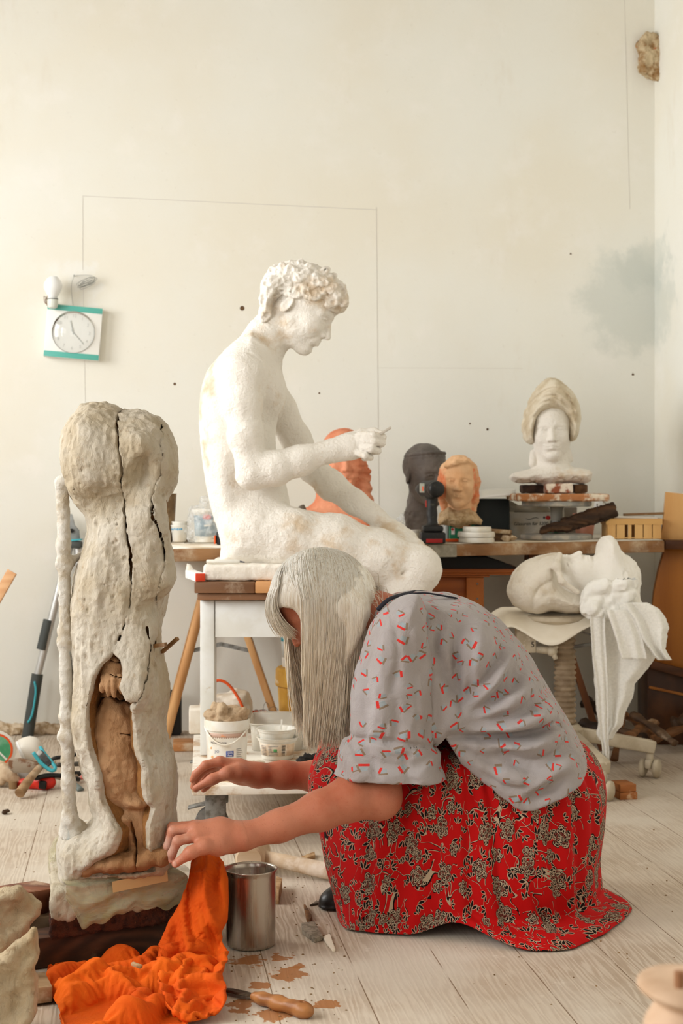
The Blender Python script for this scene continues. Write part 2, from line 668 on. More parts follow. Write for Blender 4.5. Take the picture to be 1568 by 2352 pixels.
def head(S, c, R, s, ears=True, neck=True, jaw=1.0, lids=True, earx=-0.05):
    """A head with a face, s tall from chin to crown, at c (between the eyes' level), R = axes(forward, up)."""
    T = lambda x, y, z: c + R @ (np.array([x, y, z]) * s)
    k = s * 0.06
    S.ell(T(-0.06, 0, 0.13), np.array([0.42, 0.335, 0.37]) * s, R, k)
    S.ell(T(0.10, 0, -0.15), np.array([0.265, 0.265, 0.33]) * s, R, s * 0.12)
    S.ball(T(0.255, 0, -0.415), 0.075 * s, s * 0.1)
    for y in (-1, 1):
        S.cone(T(-0.03, y * 0.21, -0.24), T(0.22, y * 0.045, -0.42), 0.075 * s * jaw, 0.065 * s, s * 0.13)
        S.ell(T(0.19, y * 0.165, -0.12), np.array([0.14, 0.10, 0.13]) * s, R, s * 0.1)
    for y in (-1, 1):
        S.cone(T(0.335, y * 0.05, 0.065), T(0.27, y * 0.2, 0.06), 0.04 * s, 0.035 * s, s * 0.07)
    for y in (-1, 1):
        S.ell(T(0.405, y * 0.135, -0.005), np.array([0.085, 0.085, 0.052]) * s, R, s * 0.07, 's')
    for y in (-1, 1):
        S.ell(T(0.272, y * 0.135, -0.01), np.array([0.06, 0.082, 0.05]) * s, R, s * 0.012)
        if lids:
            pts = [T(0.318, y * 0.062, -0.018), T(0.343, y * 0.11, 0.018), T(0.338, y * 0.16, 0.018), T(0.295, y * 0.208, -0.008)]
            S.chain(pts, [0.011 * s] * 4, s * 0.015)
            pts = [T(0.318, y * 0.062, -0.02), T(0.33, y * 0.11, -0.043), T(0.325, y * 0.16, -0.043), T(0.295, y * 0.208, -0.012)]
            S.chain(pts, [0.009 * s] * 4, s * 0.015)
    S.cone(T(0.335, 0, 0.035), T(0.435, 0, -0.155), 0.032 * s, 0.047 * s, s * 0.05)
    for y in (-1, 1):
        S.ell(T(0.375, y * 0.058, -0.17), np.array([0.05, 0.032, 0.034]) * s, R, s * 0.03)
        S.ball(T(0.395, y * 0.03, -0.215), 0.016 * s, s * 0.02, 's')
    S.ell(T(0.30, 0, -0.28), np.array([0.075, 0.125, 0.085]) * s, R, s * 0.06)
    for y in (-1, 1):
        S.cone(T(0.368, y * 0.02, -0.262), T(0.312, y * 0.105, -0.283), 0.026 * s, 0.014 * s, s * 0.02)
        S.cone(T(0.362, 0, -0.312), T(0.312, y * 0.09, -0.292), 0.03 * s, 0.014 * s, s * 0.02)
    for y in (-1, 1):
        S.cone(T(0.405, 0, -0.285), T(0.325, y * 0.11, -0.287), 0.009 * s, 0.007 * s, s * 0.012, 's')
    S.ell(T(0.36, 0, -0.362), np.array([0.04, 0.09, 0.022]) * s, R, s * 0.05, 's')
    if ears:
        for y in (-1, 1):
            Re = R @ np.array(Euler((0, 0.25, y * 0.35)).to_matrix())
            S.ell(T(earx, y * 0.325, -0.06), np.array([0.075, 0.03, 0.125]) * s, Re, s * 0.03)
            S.ell(T(earx + 0.015, y * 0.36, -0.05), np.array([0.04, 0.025, 0.075]) * s, Re, s * 0.02, 's')
    if neck:
        S.cone(T(-0.09, 0, -0.22), T(-0.16, 0, -0.62), 0.215 * s, 0.215 * s, s * 0.1)
    return T
# ================================================================== the room
K8 = np.array([1.255, 6.11, 0.0])                       # the corner behind the bench
E1 = np.array([0.9906, 0.1367, 0.0]); E2 = np.array([-0.1367, 0.9906, 0.0])


def W(u, v, z):
    """Room frame: u along the back wall (0 in the corner), v out from it towards the viewer."""
    return K8 + u * E1 - v * E2 + np.array([0, 0, z])


RW = Matrix(((E1[0], E2[0], 0), (E1[1], E2[1], 0), (0, 0, 1)))     # turns boxes into the room frame
UL, VF, ZC, TH = -4.2, 7.8, 3.4, 0.25


def wall_material():
    t = NT('wall plaster paint')
    v = t.coord('Object')
    big = t.noise(v, 1.3, 4, 0.5); mid = t.noise(v, 5.5, 6, 0.6); fine = t.noise(v, 55, 5, 0.65)
    c = t.mix(t.step(big, 0.35, 0.7), sr(234, 234, 227), sr(232, 228, 215))
    c = t.mix(t.math('MULTIPLY', t.step(mid, 0.5, 0.75), 0.5), c, sr(240, 238, 233))
    c = t.mix(t.math('MULTIPLY', t.step(fine, 0.62, 0.8), 0.35), c, sr(206, 198, 184))
    sm = t.noise(t.coord('Object', (1, 1, 0.35)), 3.2, 5, 0.7)
    c = t.mix(t.math('MULTIPLY', t.step(sm, 0.6, 0.78), 0.35), c, sr(216, 205, 186))
    # the blue grey repainted patch on the right, and a smaller one in the corner
    geo = t.n('NewGeometry')
    for (px, py, D, r, col, amt) in ((1452, 690, 6.06, 0.23, sr(196, 202, 196), 0.5), (1490, 610, 6.08, 0.14, sr(196, 202, 196), 0.4), (165, 660, 5.75, 0.10, sr(238, 240, 240), 0.4)):
        q = P(px, py, D)
        mp = t.n('VectorMath', operation='SUBTRACT'); t.set(mp, 0, geo.outputs['Position']); mp.inputs[1].default_value = q
        ln = t.n('VectorMath', operation='LENGTH'); t.set(ln, 0, mp.outputs[0])
        dd = t.math('ADD', ln.outputs['Value'], t.math('MULTIPLY', t.math('SUBTRACT', t.noise(v, 7, 5, 0.65), 0.5), 0.35))
        c = t.mix(t.math('MULTIPLY', t.step(dd, r * 1.1, r * 0.6), amt), c, col)
    p = t.principled(Base_Color=c, Roughness=0.85)
    p.inputs['Specular IOR Level'].default_value = 0.2
    h = t.math('ADD', t.math('MULTIPLY', mid, 0.8), t.math('MULTIPLY', fine, 0.25))
    t.set(p, 'Normal', t.bump(h, 0.35, 0.006))
    return t.m


def floor_material():
    t = NT('bleached floorboards')
    ang = math.atan2(0.1367, 0.9906)
    v = t.coord('Object', rot=(0, 0, -ang))
    sep = t.n('SeparateXYZ'); t.set(sep, 0, v)
    x, y = sep.outputs[0], sep.outputs[1]
    wdt = 0.172
    xs = t.math('DIVIDE', t.math('ADD', x, 10.06), wdt)
    idx = t.math('FLOOR', xs)
    fr = t.math('FRACT', xs)
    wn = t.n('TexWhiteNoise', noise_dimensions='1D'); t.set(wn, 'W', idx)
    rnd = wn.outputs['Value']
    # grain, drawn out along the boards, different in each board
    cmb = t.n('CombineXYZ'); t.set(cmb, 0, t.math('ADD', x, t.math('MULTIPLY', idx, 1.7))); t.set(cmb, 1, t.math('ADD', t.math('MULTIPLY', y, 0.09), t.math('MULTIPLY', rnd, 20)))
    w = t.n('TexWave', wave_type='BANDS', bands_direction='X', wave_profile='SIN')
    t.set(w, 'Vector', cmb.outputs[0]); t.set(w, 'Scale', 26.0); t.set(w, 'Distortion', 14.0); t.set(w, 'Detail', 3); t.set(w, 'Detail Scale', 1.6)
    g2 = t.noise(cmb.outputs[0], 170, 3, 0.6)
    grain = t.math('ADD', t.math('MULTIPLY', w.outputs['Fac'], 0.40), t.math('MULTIPLY', g2, 0.62))
    v0 = t.coord('Object')
    dustn = t.noise(v0, 2.6, 6, 0.6)
    c = t.mix(t.step(grain, 0.28, 0.85), sr(172, 153, 132), sr(202, 188, 170))
    c = t.mix(t.math('MULTIPLY', rnd, 0.25), c, sr(200, 184, 162))
    c = t.mix(t.math('MULTIPLY', t.step(dustn, 0.34, 0.66), 0.85), c, sr(207, 197, 182))
    c = t.mix(t.math('MULTIPLY', t.step(t.noise(v0, 14, 6, 0.7), 0.6, 0.75), 0.5), c, sr(230, 222, 210))
    c = t.mix(t.math('MULTIPLY', t.step(t.noise(v0, 34, 4, 0.7), 0.67, 0.74), 0.45), c, sr(170, 140, 108))
    gap = t.math('LESS_THAN', t.math('ABSOLUTE', t.math('SUBTRACT', fr, 0.5)), 0.493)
    gap = t.math('SUBTRACT', 1.0, gap)
    broken = t.step(t.noise(t.coord('Object'), 5.5, 3), 0.36, 0.5)
    c = t.mix(t.math('MULTIPLY', t.math('MULTIPLY', gap, broken), 0.85), c, sr(112, 86, 58))
    # brown wet marks in front of the jug
    geo = t.n('NewGeometry')
    for (px, py, r) in ((660, 2237, 0.034), (642, 2200, 0.02), (575, 2205, 0.035), (632, 2330, 0.035), (688, 2215, 0.014), (560, 2310, 0.03), (745, 2305, 0.02), (600, 2262, 0.02)):
        q = on_floor(px, py)
        mp = t.n('VectorMath', operation='SUBTRACT'); t.set(mp, 0, geo.outputs['Position']); mp.inputs[1].default_value = q
        ln = t.n('VectorMath', operation='LENGTH'); t.set(ln, 0, mp.outputs[0])
        dd = t.math('ADD', ln.outputs['Value'], t.math('MULTIPLY', t.math('SUBTRACT', t.noise(v0, 28, 3, 0.6), 0.5), 0.11))
        c = t.mix(t.math('MULTIPLY', t.step(dd, r, r * 0.86), 0.9), c, sr(158, 100, 48))
    p = t.principled(Base_Color=c, Roughness=0.62)
    p.inputs['Specular IOR Level'].default_value = 0.3
    h = t.math('SUBTRACT', t.math('MULTIPLY', grain, 0.5), gap)
    t.set(p, 'Normal', t.bump(h, 0.3, 0.003))
    return t.m


M_wall = wall_material()
M_floor = floor_material()
M_pencil = mat('pencil graphite', sr(206, 202, 194), 0.9)
M_hole = mat('drilled hole', sr(120, 90, 60), 0.9, sr(70, 55, 40), 200)
M_frame = mat('window paint', sr(238, 236, 230), 0.4)
M_ceil = mat('ceiling paint', sr(196, 190, 180), 0.9)
M_far = mat('darkened unseen wall', sr(150, 140, 126), 0.9, sr(130, 120, 106), 2)  # unseen left and front walls, tone darkened to cut bounced light


def struct(o):
    o['kind'] = 'structure'
    return o


b = MB(); b.box(W(UL / 2, VF / 2, -0.05), (-UL + 2 * TH, VF + 2 * TH, 0.1), RW)
struct(b.build('floor', M_floor, base=(0, 0, 0)))
b = MB(); b.box(W(UL / 2, VF / 2, ZC + 0.05), (-UL + 2 * TH, VF + 2 * TH, 0.1), RW)
struct(b.build('ceiling', M_ceil))
b = MB(); b.box(W(UL / 2, -TH / 2, ZC / 2), (-UL + 2 * TH, TH, ZC), RW)
wall_back = struct(b.build('wall_back', M_wall))
b = MB(); b.box(W(TH / 2, VF / 2, ZC / 2), (TH, VF, ZC), RW)
wall_right = struct(b.build('wall_right', M_wall))


def pierced_wall(name, put, along, holes):
    """A wall as solid blocks around window openings. put(a, z) -> middle of the wall; holes: (a0, a1, z0, z1)."""
    b = MB()
    a = along[0]
    def blk(a0, a1, z0, z1):
        if a1 - a0 > 1e-4 and z1 - z0 > 1e-4:
            put(b, a0, a1, z0, z1)
    for (a0, a1, z0, z1) in holes:
        blk(a, a0, 0, ZC); blk(a0, a1, 0, z0); blk(a0, a1, z1, ZC); a = a1
    blk(a, along[1], 0, ZC)
    return struct(b.build(name, M_far))


def put_left(b, a0, a1, z0, z1):
    b.box(W(UL - TH / 2, (a0 + a1) / 2, (z0 + z1) / 2), (TH, a1 - a0, z1 - z0), RW)


def put_front(b, a0, a1, z0, z1):
    b.box(W((a0 + a1) / 2, VF + TH / 2, (z0 + z1) / 2), (a1 - a0, TH, z1 - z0), RW)


HL = [(0.7, 2.2, 1.05, 2.6), (3.0, 4.5, 1.05, 2.6), (5.2, 6.7, 1.05, 2.6)]
pierced_wall('wall_left', put_left, (-TH, VF + TH), HL)
HF = [(-3.4, -2.0, 1.05, 2.6)]
pierced_wall('wall_front', put_front, (UL, TH), HF)


def window(name, pt, du, a0, a1, z0, z1):
    """Painted casement: outer frame, one upright and two cross bars."""
    b = MB()
    M = RW @ Matrix.Rotation(du, 3, 'Z')
    w = a1 - a0; h = z1 - z0; m = (a0 + a1) / 2
    for a in (a0 + 0.035, m, a1 - 0.035):
        b.box(pt(a, (z0 + z1) / 2), (0.07, 0.07, h), M)
    for z in (z0 + 0.035, z0 + h * 0.36, z0 + h * 0.68, z1 - 0.035):
        b.box(pt(m, z), (w, 0.06, 0.05 if z0 + 0.1 < z < z1 - 0.1 else 0.07), M)
    return struct(b.build(name, M_frame))


for i, (a0, a1, z0, z1) in enumerate(HL):
    window('window_%d' % (i + 1), lambda a, z: W(UL - TH * 0.5, a, z), PI / 2, a0, a1, z0, z1)
for i, (a0, a1, z0, z1) in enumerate(HF):
    window('window_%d' % (len(HL) + 1 + i), lambda a, z: W(a, VF + TH * 0.5, z), 0, a0, a1, z0, z1)


def on_wall(px, py, off=0.0):
    """Point of the back wall seen at (px, py), `off` in front of it."""
    d = np.array([(px - CX) / F, 1.0, -(py - HY) / F]); o = np.array([0, 0, H])
    n = E2; k = K8 @ n - off
    return o + d * ((k - o @ n) / (d @ n))


# faint pencil lines ruled on the plaster
b = MB()
for (p0, p1, w) in (((190, 450), (866, 482), 0.0022), ((190, 450), (190, 620), 0.0018), ((191, 660), (196, 935), 0.0014), ((864, 476), (870, 1170), 0.0024),
                    ((870, 845), (1200, 846), 0.001), ((1434, 0), (1446, 480), 0.0016)):
    n = 6
    for i in range(n):
        q0 = np.array(p0) + (np.array(p1) - np.array(p0)) * i / n; q1 = np.array(p0) + (np.array(p1) - np.array(p0)) * (i + 1) / n
        b.bar(on_wall(*q0, 0.0004), on_wall(*q1, 0.0004), w, 0.0008, up=tuple(E2))
b.build('pencil_lines', M_pencil, wall_back)
# screw holes and flakes
for (px, py, r) in ((556, 708, 0.0075), (401, 882, 0.0045), (733, 903, 0.003), (1079, 973, 0.003), (1119, 986, 0.004), (1453, 860, 0.004), (1310, 583, 0.003), (1430, 1278, 0.004), (1483, 1265, 0.005)):
    b = MB(); q = on_wall(px, py, 0.0)
    b.lathe([(r * 1.25, 0.0), (r * 1.1, 0.0012), (r * 0.75, 0.0012), (r * 0.5, -0.003), (0.0001, -0.003)], q - E2 * 0.0002, -E2, 12)
    b.build('plug_hole', M_hole, wall_back)

# broken plaster at the foot of the back wall, left
S = Sdf(on_wall(-60, 1760) - 0.1, on_wall(150, 1640) + np.array([0.1, 0.1, 0.02]), 0.006)
rng = np.random.RandomState(3)
for px in range(-50, 150, 6):
    q = on_wall(px, 1690, 0.01); q[2] = 0.012 + 0.012 * rng.rand()
    S.ell(q, (0.02 + 0.012 * rng.rand(), 0.02, 0.014 + 0.02 * rng.rand() * (px < 20) + 0.008 * rng.rand()), None, 0.012)
me = S.mesh('plaster_crumbs', lambda V, N: 0.006 * fbm(V, 70, 2))
M_crumb = mat('plaster crumbs', sr(214, 196, 170), 0.95, sr(168, 140, 104), 40, bump=0.6, bscale=160)
link_mesh('plaster_crumbs', me, M_crumb, wall_back)['kind'] = 'stuff'

# knocked-out plaster in the upper right corner, rubble showing
poly = [(1466, 92), (1478, 80), (1497, 78), (1508, 82), (1514, 70), (1518, 82), (1524, 88), (1523, 110), (1521, 135), (1519, 160), (1516, 185), (1511, 202), (1506, 192), (1490, 186), (1475, 182), (1464, 165), (1465, 150), (1470, 132), (1462, 108)]
cor = on_wall(1503, 130)
pc = [((p[0] - CX) / F * cor[1], H - (p[1] - HY) / F * cor[1]) for p in poly]
S = Sdf((cor[0] - 0.12, cor[1] - 0.16, cor[2] - 0.16), (cor[0] + 0.10, cor[1] + 0.06, cor[2] + 0.14), 0.003)
S.inflate(pc, cor[1] - 0.012, 0.02, 0.045, 0.01)
me = S.mesh('exposed_masonry', lambda V, N: 0.010 * fbm(V, 30, 4, 23, 0.6))
t = NT('rubble masonry'); v = t.coord('Object')
c = t.mix(t.step(t.noise(v, 22, 5, 0.6), 0.4, 0.62), sr(205, 185, 150), sr(150, 112, 66))
c = t.mix(t.step(t.noise(t.coord('Object', loc=(3, 1, 2)), 36, 3), 0.66, 0.71), c, sr(184, 98, 42))
c = t.mix(t.step(t.noise(t.coord('Object', loc=(1, 5, 2)), 50, 4, 0.7), 0.6, 0.7), c, sr(110, 78, 44))
p = t.principled(Base_Color=c, Roughness=0.95); t.set(p, 'Normal', t.bump(t.noise(v, 120, 5, 0.7), 0.8, 0.006))
link_mesh('exposed_masonry', me, t.m, wall_back)
# ================================================================== the plaster youth
DS = 4.6


def plaster_material(name, base, tan, tanlo, tanhi, scale=6.0, bump=0.5, bscale=150, dist=0.004):
    t = NT(name); v = t.coord('Object')
    n = t.noise(v, scale, 6, 0.6)
    c = t.mix(t.step(n, tanlo, tanhi), base, tan)
    pit = t.noise(v, bscale, 5, 0.65)
    c = t.mix(t.math('MULTIPLY', t.step(pit, 0.55, 0.75), 0.35), c, tan)
    p = t.principled(Base_Color=c, Roughness=0.82)
    p.inputs['Specular IOR Level'].default_value = 0.25
    t.set(p, 'Normal', t.bump(t.math('ADD', pit, t.math('MULTIPLY', t.noise(v, bscale / 4, 4), 0.8)), bump, dist))
    return t.m


M_plaster = plaster_material('white plaster', sr(240, 235, 226), sr(212, 190, 160), 0.53, 0.72, 7.0, 0.75, 130, 0.006)


def statue_ops(S, hr=False):
    pl = lambda pts, D: [(P(x, y, D)[0], P(x, y, D)[2]) for x, y in pts]
    torso = [(584, 760), (550, 783), (515, 812), (489, 845), (469, 888), (459, 936), (459, 980), (463, 1030), (469, 1080), (475, 1125), (487, 1177), (500, 1215), (509, 1255), (514, 1296),
             (640, 1304), (720, 1290), (712, 1210), (672, 1178), (664, 1150), (656, 1115), (642, 1070), (632, 1020), (636, 960), (646, 905), (648, 870), (641, 835), (633, 800)]
    c = [tuple(q) for q in curve_pts(torso, 3, True)]
    S.inflate(pl(c, DS), DS, 0.085, 0.150, 0.01)
    # waist drawn in a little, shoulder blades and ribs
    for s in (-1, 1):
        S.ell(P(600, 1120, DS + s * 0.20), (0.10, 0.075, 0.13), None, 0.05, 's')
        S.ell(P(497, 905, DS + s * 0.075), (0.03, 0.045, 0.075), None, 0.05)
        S.cone(P(560, 838, DS + s * 0.05), P(560, 858, DS + s * 0.165), 0.052, 0.062, 0.05)
        S.ell(P(625, 905, DS + s * 0.07), (0.035, 0.06, 0.05), None, 0.05)
    S.ell(P(462, 1010, DS), (0.012, 0.012, 0.16), None, 0.025, 's')
    # neck
    S.chain([P(590, 815, DS), P(622, 765, DS), P(655, 715, DS)], [0.062, 0.056, 0.056], 0.04)
    # near arm
    A = P(552, 862, DS - 0.165); Bq = P(578, 1088, DS - 0.205); Wr = P(768, 1034, DS - 0.17)
    S.chain([A, P(556, 930, DS - 0.185), P(564, 1000, DS - 0.20), Bq], [0.058, 0.053, 0.048, 0.041], 0.025)
    S.chain([Bq, P(630, 1075, DS - 0.20), P(690, 1058, DS - 0.19), Wr], [0.043, 0.047, 0.041, 0.031], 0.025)
    # near hand round its phone
    S.chain([Wr, P(800, 1026, DS - 0.165), P(832, 1021, DS - 0.16)], [0.031, 0.036, 0.036], 0.02, flat=(0, 1, 0), fs=1.25)
    for i, (x0, y0, x1, y1, x2, y2, r) in enumerate([(826, 1000, 856, 999, 879, 1004, 0.0125), (830, 1012, 858, 1014, 877, 1018, 0.0125), (828, 1026, 852, 1031, 868, 1036, 0.012), (818, 1038, 838, 1047, 850, 1051, 0.011)]):
        S.chain([P(x0, y0, DS - 0.185), P(x1, y1, DS - 0.20), P(x2, y2, DS - 0.175), P(x2 - 14, y2 + 2, DS - 0.14)], [r * 0.95, r * 0.88, r * 0.82, r * 0.74], 0.004)
    S.chain([P(795, 1010, DS - 0.14), P(828, 996, DS - 0.135), P(858, 992, DS - 0.14), P(874, 996, DS - 0.15)], [0.020, 0.014, 0.012, 0.010], 0.01)
    # far arm, its hand on the knee
    A = P(602, 868, DS + 0.16); Bq = P(716, 1075, DS + 0.20); Wr = P(868, 1190, DS + 0.13)
    S.chain([A, P(640, 940, DS + 0.18), P(680, 1010, DS + 0.195), Bq], [0.058, 0.050, 0.046, 0.041], 0.025)
    S.chain([Bq, P(760, 1115, DS + 0.18), P(812, 1152, DS + 0.155), Wr], [0.042, 0.044, 0.038, 0.030], 0.025)
    S.chain([Wr, P(905, 1214, DS + 0.12), P(935, 1232, DS + 0.115)], [0.03, 0.038, 0.036], 0.02, flat=(0.4, 0, 0.9), fs=1.7)
    for i, dy in enumerate((-0.035, -0.012, 0.012, 0.033)):
        S.chain([P(935, 1232, DS + 0.115 + dy), P(962, 1249, DS + 0.115 + dy * 1.15), P(980, 1268, DS + 0.115 + dy * 1.2)], [0.0135, 0.012, 0.0095], 0.006)
    S.chain([P(890, 1212, DS + 0.09), P(918, 1238, DS + 0.065), P(938, 1254, DS + 0.06)], [0.018, 0.014, 0.011], 0.01)
    # thighs, knees, shins, feet
    for s, dx in ((-1, 0), (1, -14)):
        d = DS + s * 0.095
        S.chain([P(585 + dx, 1228, d), P(670 + dx, 1238, d), P(770 + dx, 1251, d), P(870 + dx, 1281, d), P(952 + dx, 1304, d)], [0.088, 0.086, 0.082, 0.073, 0.066], 0.04)
        S.ell(P(964 + dx, 1302, d), (0.056, 0.056, 0.062), None, 0.03)
        S.chain([P(958 + dx, 1318, d), P(930 + dx, 1362, d), P(890 + dx, 1480, d), P(870 + dx, 1610, d), P(864 + dx, 1668, d)], [0.060, 0.062, 0.056, 0.038, 0.034], 0.03)
        S.chain([P(858 + dx, 1682, d), P(900 + dx, 1686, d), P(945 + dx, 1693, d)], [0.033, 0.028, 0.019], 0.02)
    S.cone(P(885, 1336, DS - 0.11), P(935, 1312, DS - 0.165), 0.004, 0.004, 0.012, 's')
    # head
    Rh = axes((math.cos(0.52), -0.20, -math.sin(0.52)), (0.4, 0, 0.9))
    head(S, P(699, 712, DS - 0.01), Rh, 0.236, neck=False, earx=-0.15)


STA = P(640, 1300, DS)
lo = P(436, 1730, DS + 0.33) - np.array([0, 0.62, 0]); hi = P(1030, 735, DS + 0.33)
lo[2] = 0.150; hi[0] += 0.02; hi[2] = P(0, 700, DS)[2]
cut = P(640, 752, DS); cn = np.array([0.25, 0, 0.97])
S = Sdf(lo, hi, 0.0046); statue_ops(S); S.clip(cn, cut)
fine = lambda V, N: 0.0016 * fbm(V, 55, 3) + 0.003 * vnoise(V, 16)
body = S.net(fine)
S2 = Sdf(P(575, 830, DS) - np.array([0, 0.16, 0]), P(800, 590, DS) + np.array([0, 0.16, 0]), 0.0024)
statue_ops(S2); S2.clip(-cn, cut - cn * 0.014)
hd = S2.net(lambda V, N: 0.0008 * fbm(V, 60, 2))
wr_ = P(758, 1036, DS - 0.17)
S2 = Sdf(P(745, 1075, DS - 0.17) - np.array([0, 0.09, 0]), P(900, 975, DS - 0.17) + np.array([0, 0.10, 0]), 0.0021)
statue_ops(S2); S2.clip((-1, 0, -0.2), wr_)
hn = S2.net(lambda V, N: 0.0007 * fbm(V, 90, 2))
V, Q = join_nets([body, hd, hn])
statue = thing('plaster_statue', 'large white plaster statue of a seated nude youth looking at a phone', 'sculpture', STA)
o = link_mesh('figure', raw_mesh('figure', V, Q), M_plaster, statue)
# curls
Rh_ = axes((math.cos(0.52), -0.20, -math.sin(0.52)), (0.4, 0, 0.9))
hp = [(596, 728), (597, 690), (604, 645), (628, 614), (672, 601), (735, 613), (786, 652), (799, 690), (794, 710), (776, 719), (757, 714), (744, 697), (704, 694), (676, 694), (668, 684), (650, 682), (634, 696), (630, 726), (620, 742), (604, 748)]
S3 = Sdf(P(580, 760, DS) - np.array([0, 0.15, 0]), P(818, 585, DS) + np.array([0, 0.15, 0]), 0.0026)
hc = [(P(x, y, DS)[0], P(x, y, DS)[2]) for x, y in curve_pts(hp, 3, True)]
S3.inflate(hc, DS - 0.008, 0.062, 0.098, 0.01)
rr_ = np.array([0.42, 0.335, 0.37]) * 0.236 * 1.09; ce_ = P(699, 712, DS - 0.01) + Rh_ @ (np.array([-0.06, 0, 0.13]) * 0.236)
def scalp(X, Y, Z):
    q = [(X - ce_[0]) * Rh_[0, i] + (Y - ce_[1]) * Rh_[1, i] + (Z - ce_[2]) * Rh_[2, i] for i in range(3)]
    k0 = np.sqrt(sum((q[i] / rr_[i]) ** 2 for i in range(3))); k1 = np.sqrt(sum((q[i] / rr_[i] ** 2) ** 2 for i in range(3))) + 1e-6
    return np.maximum(k0 * (k0 - 1) / k1, poly_sdf(X[:, 0, :], Z[0], hc)[:, None, :])
S3.put(ce_ - 0.13, ce_ + 0.13, scalp, 0.008)
hcol = S3.d.copy()
rng = np.random.RandomState(5)
for i in range(260):
    a = rng.rand(3) * 2 - 1; a /= np.linalg.norm(a)
    cx, cz = hc[rng.randint(len(hc))]
    f = rng.rand() ** 0.5
    c0 = P(695, 672, DS); x = c0[0] + (cx - c0[0]) * f * 0.93; z = c0[2] + (cz - c0[2]) * f * 0.93
    sd = float(poly_sdf(np.array([[x]]), np.array([[z]]), hc)[0, 0])
    if sd > -0.004: continue
    s = -1 if rng.rand() < 0.72 else 1
    col = hcol[int((x - S3.lo[0]) / S3.h), :, int((z - S3.lo[2]) / S3.h)]; jj = np.nonzero(col < 0)[0]
    if not len(jj): continue
    yv = S3.lo[1] + S3.h * (jj[0] if s < 0 else jj[-1])
    r = 0.008 + 0.006 * rng.rand()
    p = np.array([x, yv, z])
    # a curl: a little ring with a hollow
    S3.ball(p, r, 0.006); S3.ball(p + np.array([0, s * r * 0.95, r * 0.1]), r * 0.5, 0.006, 's')
me = S3.mesh('hair', lambda V, N: 0.003 * fbm(V, 80, 3) + 0.003 * vnoise(V, 45, 3))
link_mesh('hair', me, M_plaster, statue, label='rough plaster curls')
b = MB()
p0, p1 = P(858, 1006, DS - 0.165), P(897, 982, DS - 0.165)
b.bar(p0, p1, 0.062, 0.007, up=(0.5, 0, 0.85))
b.build('phone', mat('grey card', sr(196, 188, 176), 0.5), statue, bevel=0.001, label='flat grey phone in the near hand')
# ================================================================== the woman at work
DW = 3.35
XZ = lambda pts, D: [(P(x, y, D)[0], P(x, y, D)[2]) for x, y in pts]


def smooth_poly(pts, D, n=3):
    return [tuple(q) for q in XZ(curve_pts(pts, n, True), D)]


def crease(S, pts, D, width, amp, ymax=None, ymin=None):
    """Press a fold (amp > 0) or raise a ridge (amp < 0) along a line, on the near side of a cloth body."""
    q = curve_pts(pts, 4); line = XZ(q, D)
    X, Y, Z = S.field()
    d = line_dist(X[:, 0, :], Z[0], line)[:, None, :]
    # fades out at both ends
    a, b = np.array(line[0]), np.array(line[-1]); L = np.linalg.norm(b - a) + 1e-6
    t = ((X - a[0]) * (b - a)[0] + (Z - a[1]) * (b - a)[1]) / L ** 2
    fade = np.clip(np.minimum(t + 0.12, 1.12 - t) / 0.3, 0, 1)
    g = amp * np.exp(-(d / width) ** 2) * fade
    m = 1.0
    if ymax is not None: m = m * (Y < ymax)
    if ymin is not None: m = m * (Y > ymin)
    S.d += (g * m).astype(np.float32)


# ---- skin
t = NT('weathered skin'); v = t.coord('Object')
c = t.mix(t.step(t.noise(v, 9, 5, 0.6), 0.35, 0.7), sr(190, 122, 94), sr(172, 96, 68))
c = t.mix(t.math('MULTIPLY', t.step(t.noise(v, 170, 4, 0.6), 0.58, 0.75), 0.35), c, sr(146, 72, 48))
# clay dust on the fingers
geo = t.n('NewGeometry'); mp = t.n('VectorMath', operation='DISTANCE'); t.set(mp, 0, geo.outputs['Position']); mp.inputs[1].default_value = P(395, 1945, 2.99)
dust = t.math('MULTIPLY', t.step(t.math('ADD', mp.outputs['Value'], t.math('MULTIPLY', t.noise(v, 60, 4), 0.06)), 0.085, 0.03), 0.55)
c = t.mix(dust, c, sr(205, 182, 168))
p = t.principled(Base_Color=c, Roughness=0.5); p.inputs['Specular IOR Level'].default_value = 0.35
p.inputs['Subsurface Weight'].default_value = 0.12; p.inputs['Subsurface Radius'].default_value = (0.01, 0.004, 0.002); p.inputs['Subsurface Scale'].default_value = 0.6
cr = t.n('TexVoronoi', feature='DISTANCE_TO_EDGE'); t.set(cr, 'Vector', v); t.set(cr, 'Scale', 210)
t.set(p, 'Normal', t.bump(t.math('ADD', t.step(cr.outputs['Distance'], 0.0, 0.12), t.noise(v, 60, 4)), 0.22, 0.0012))
M_skin = t.m


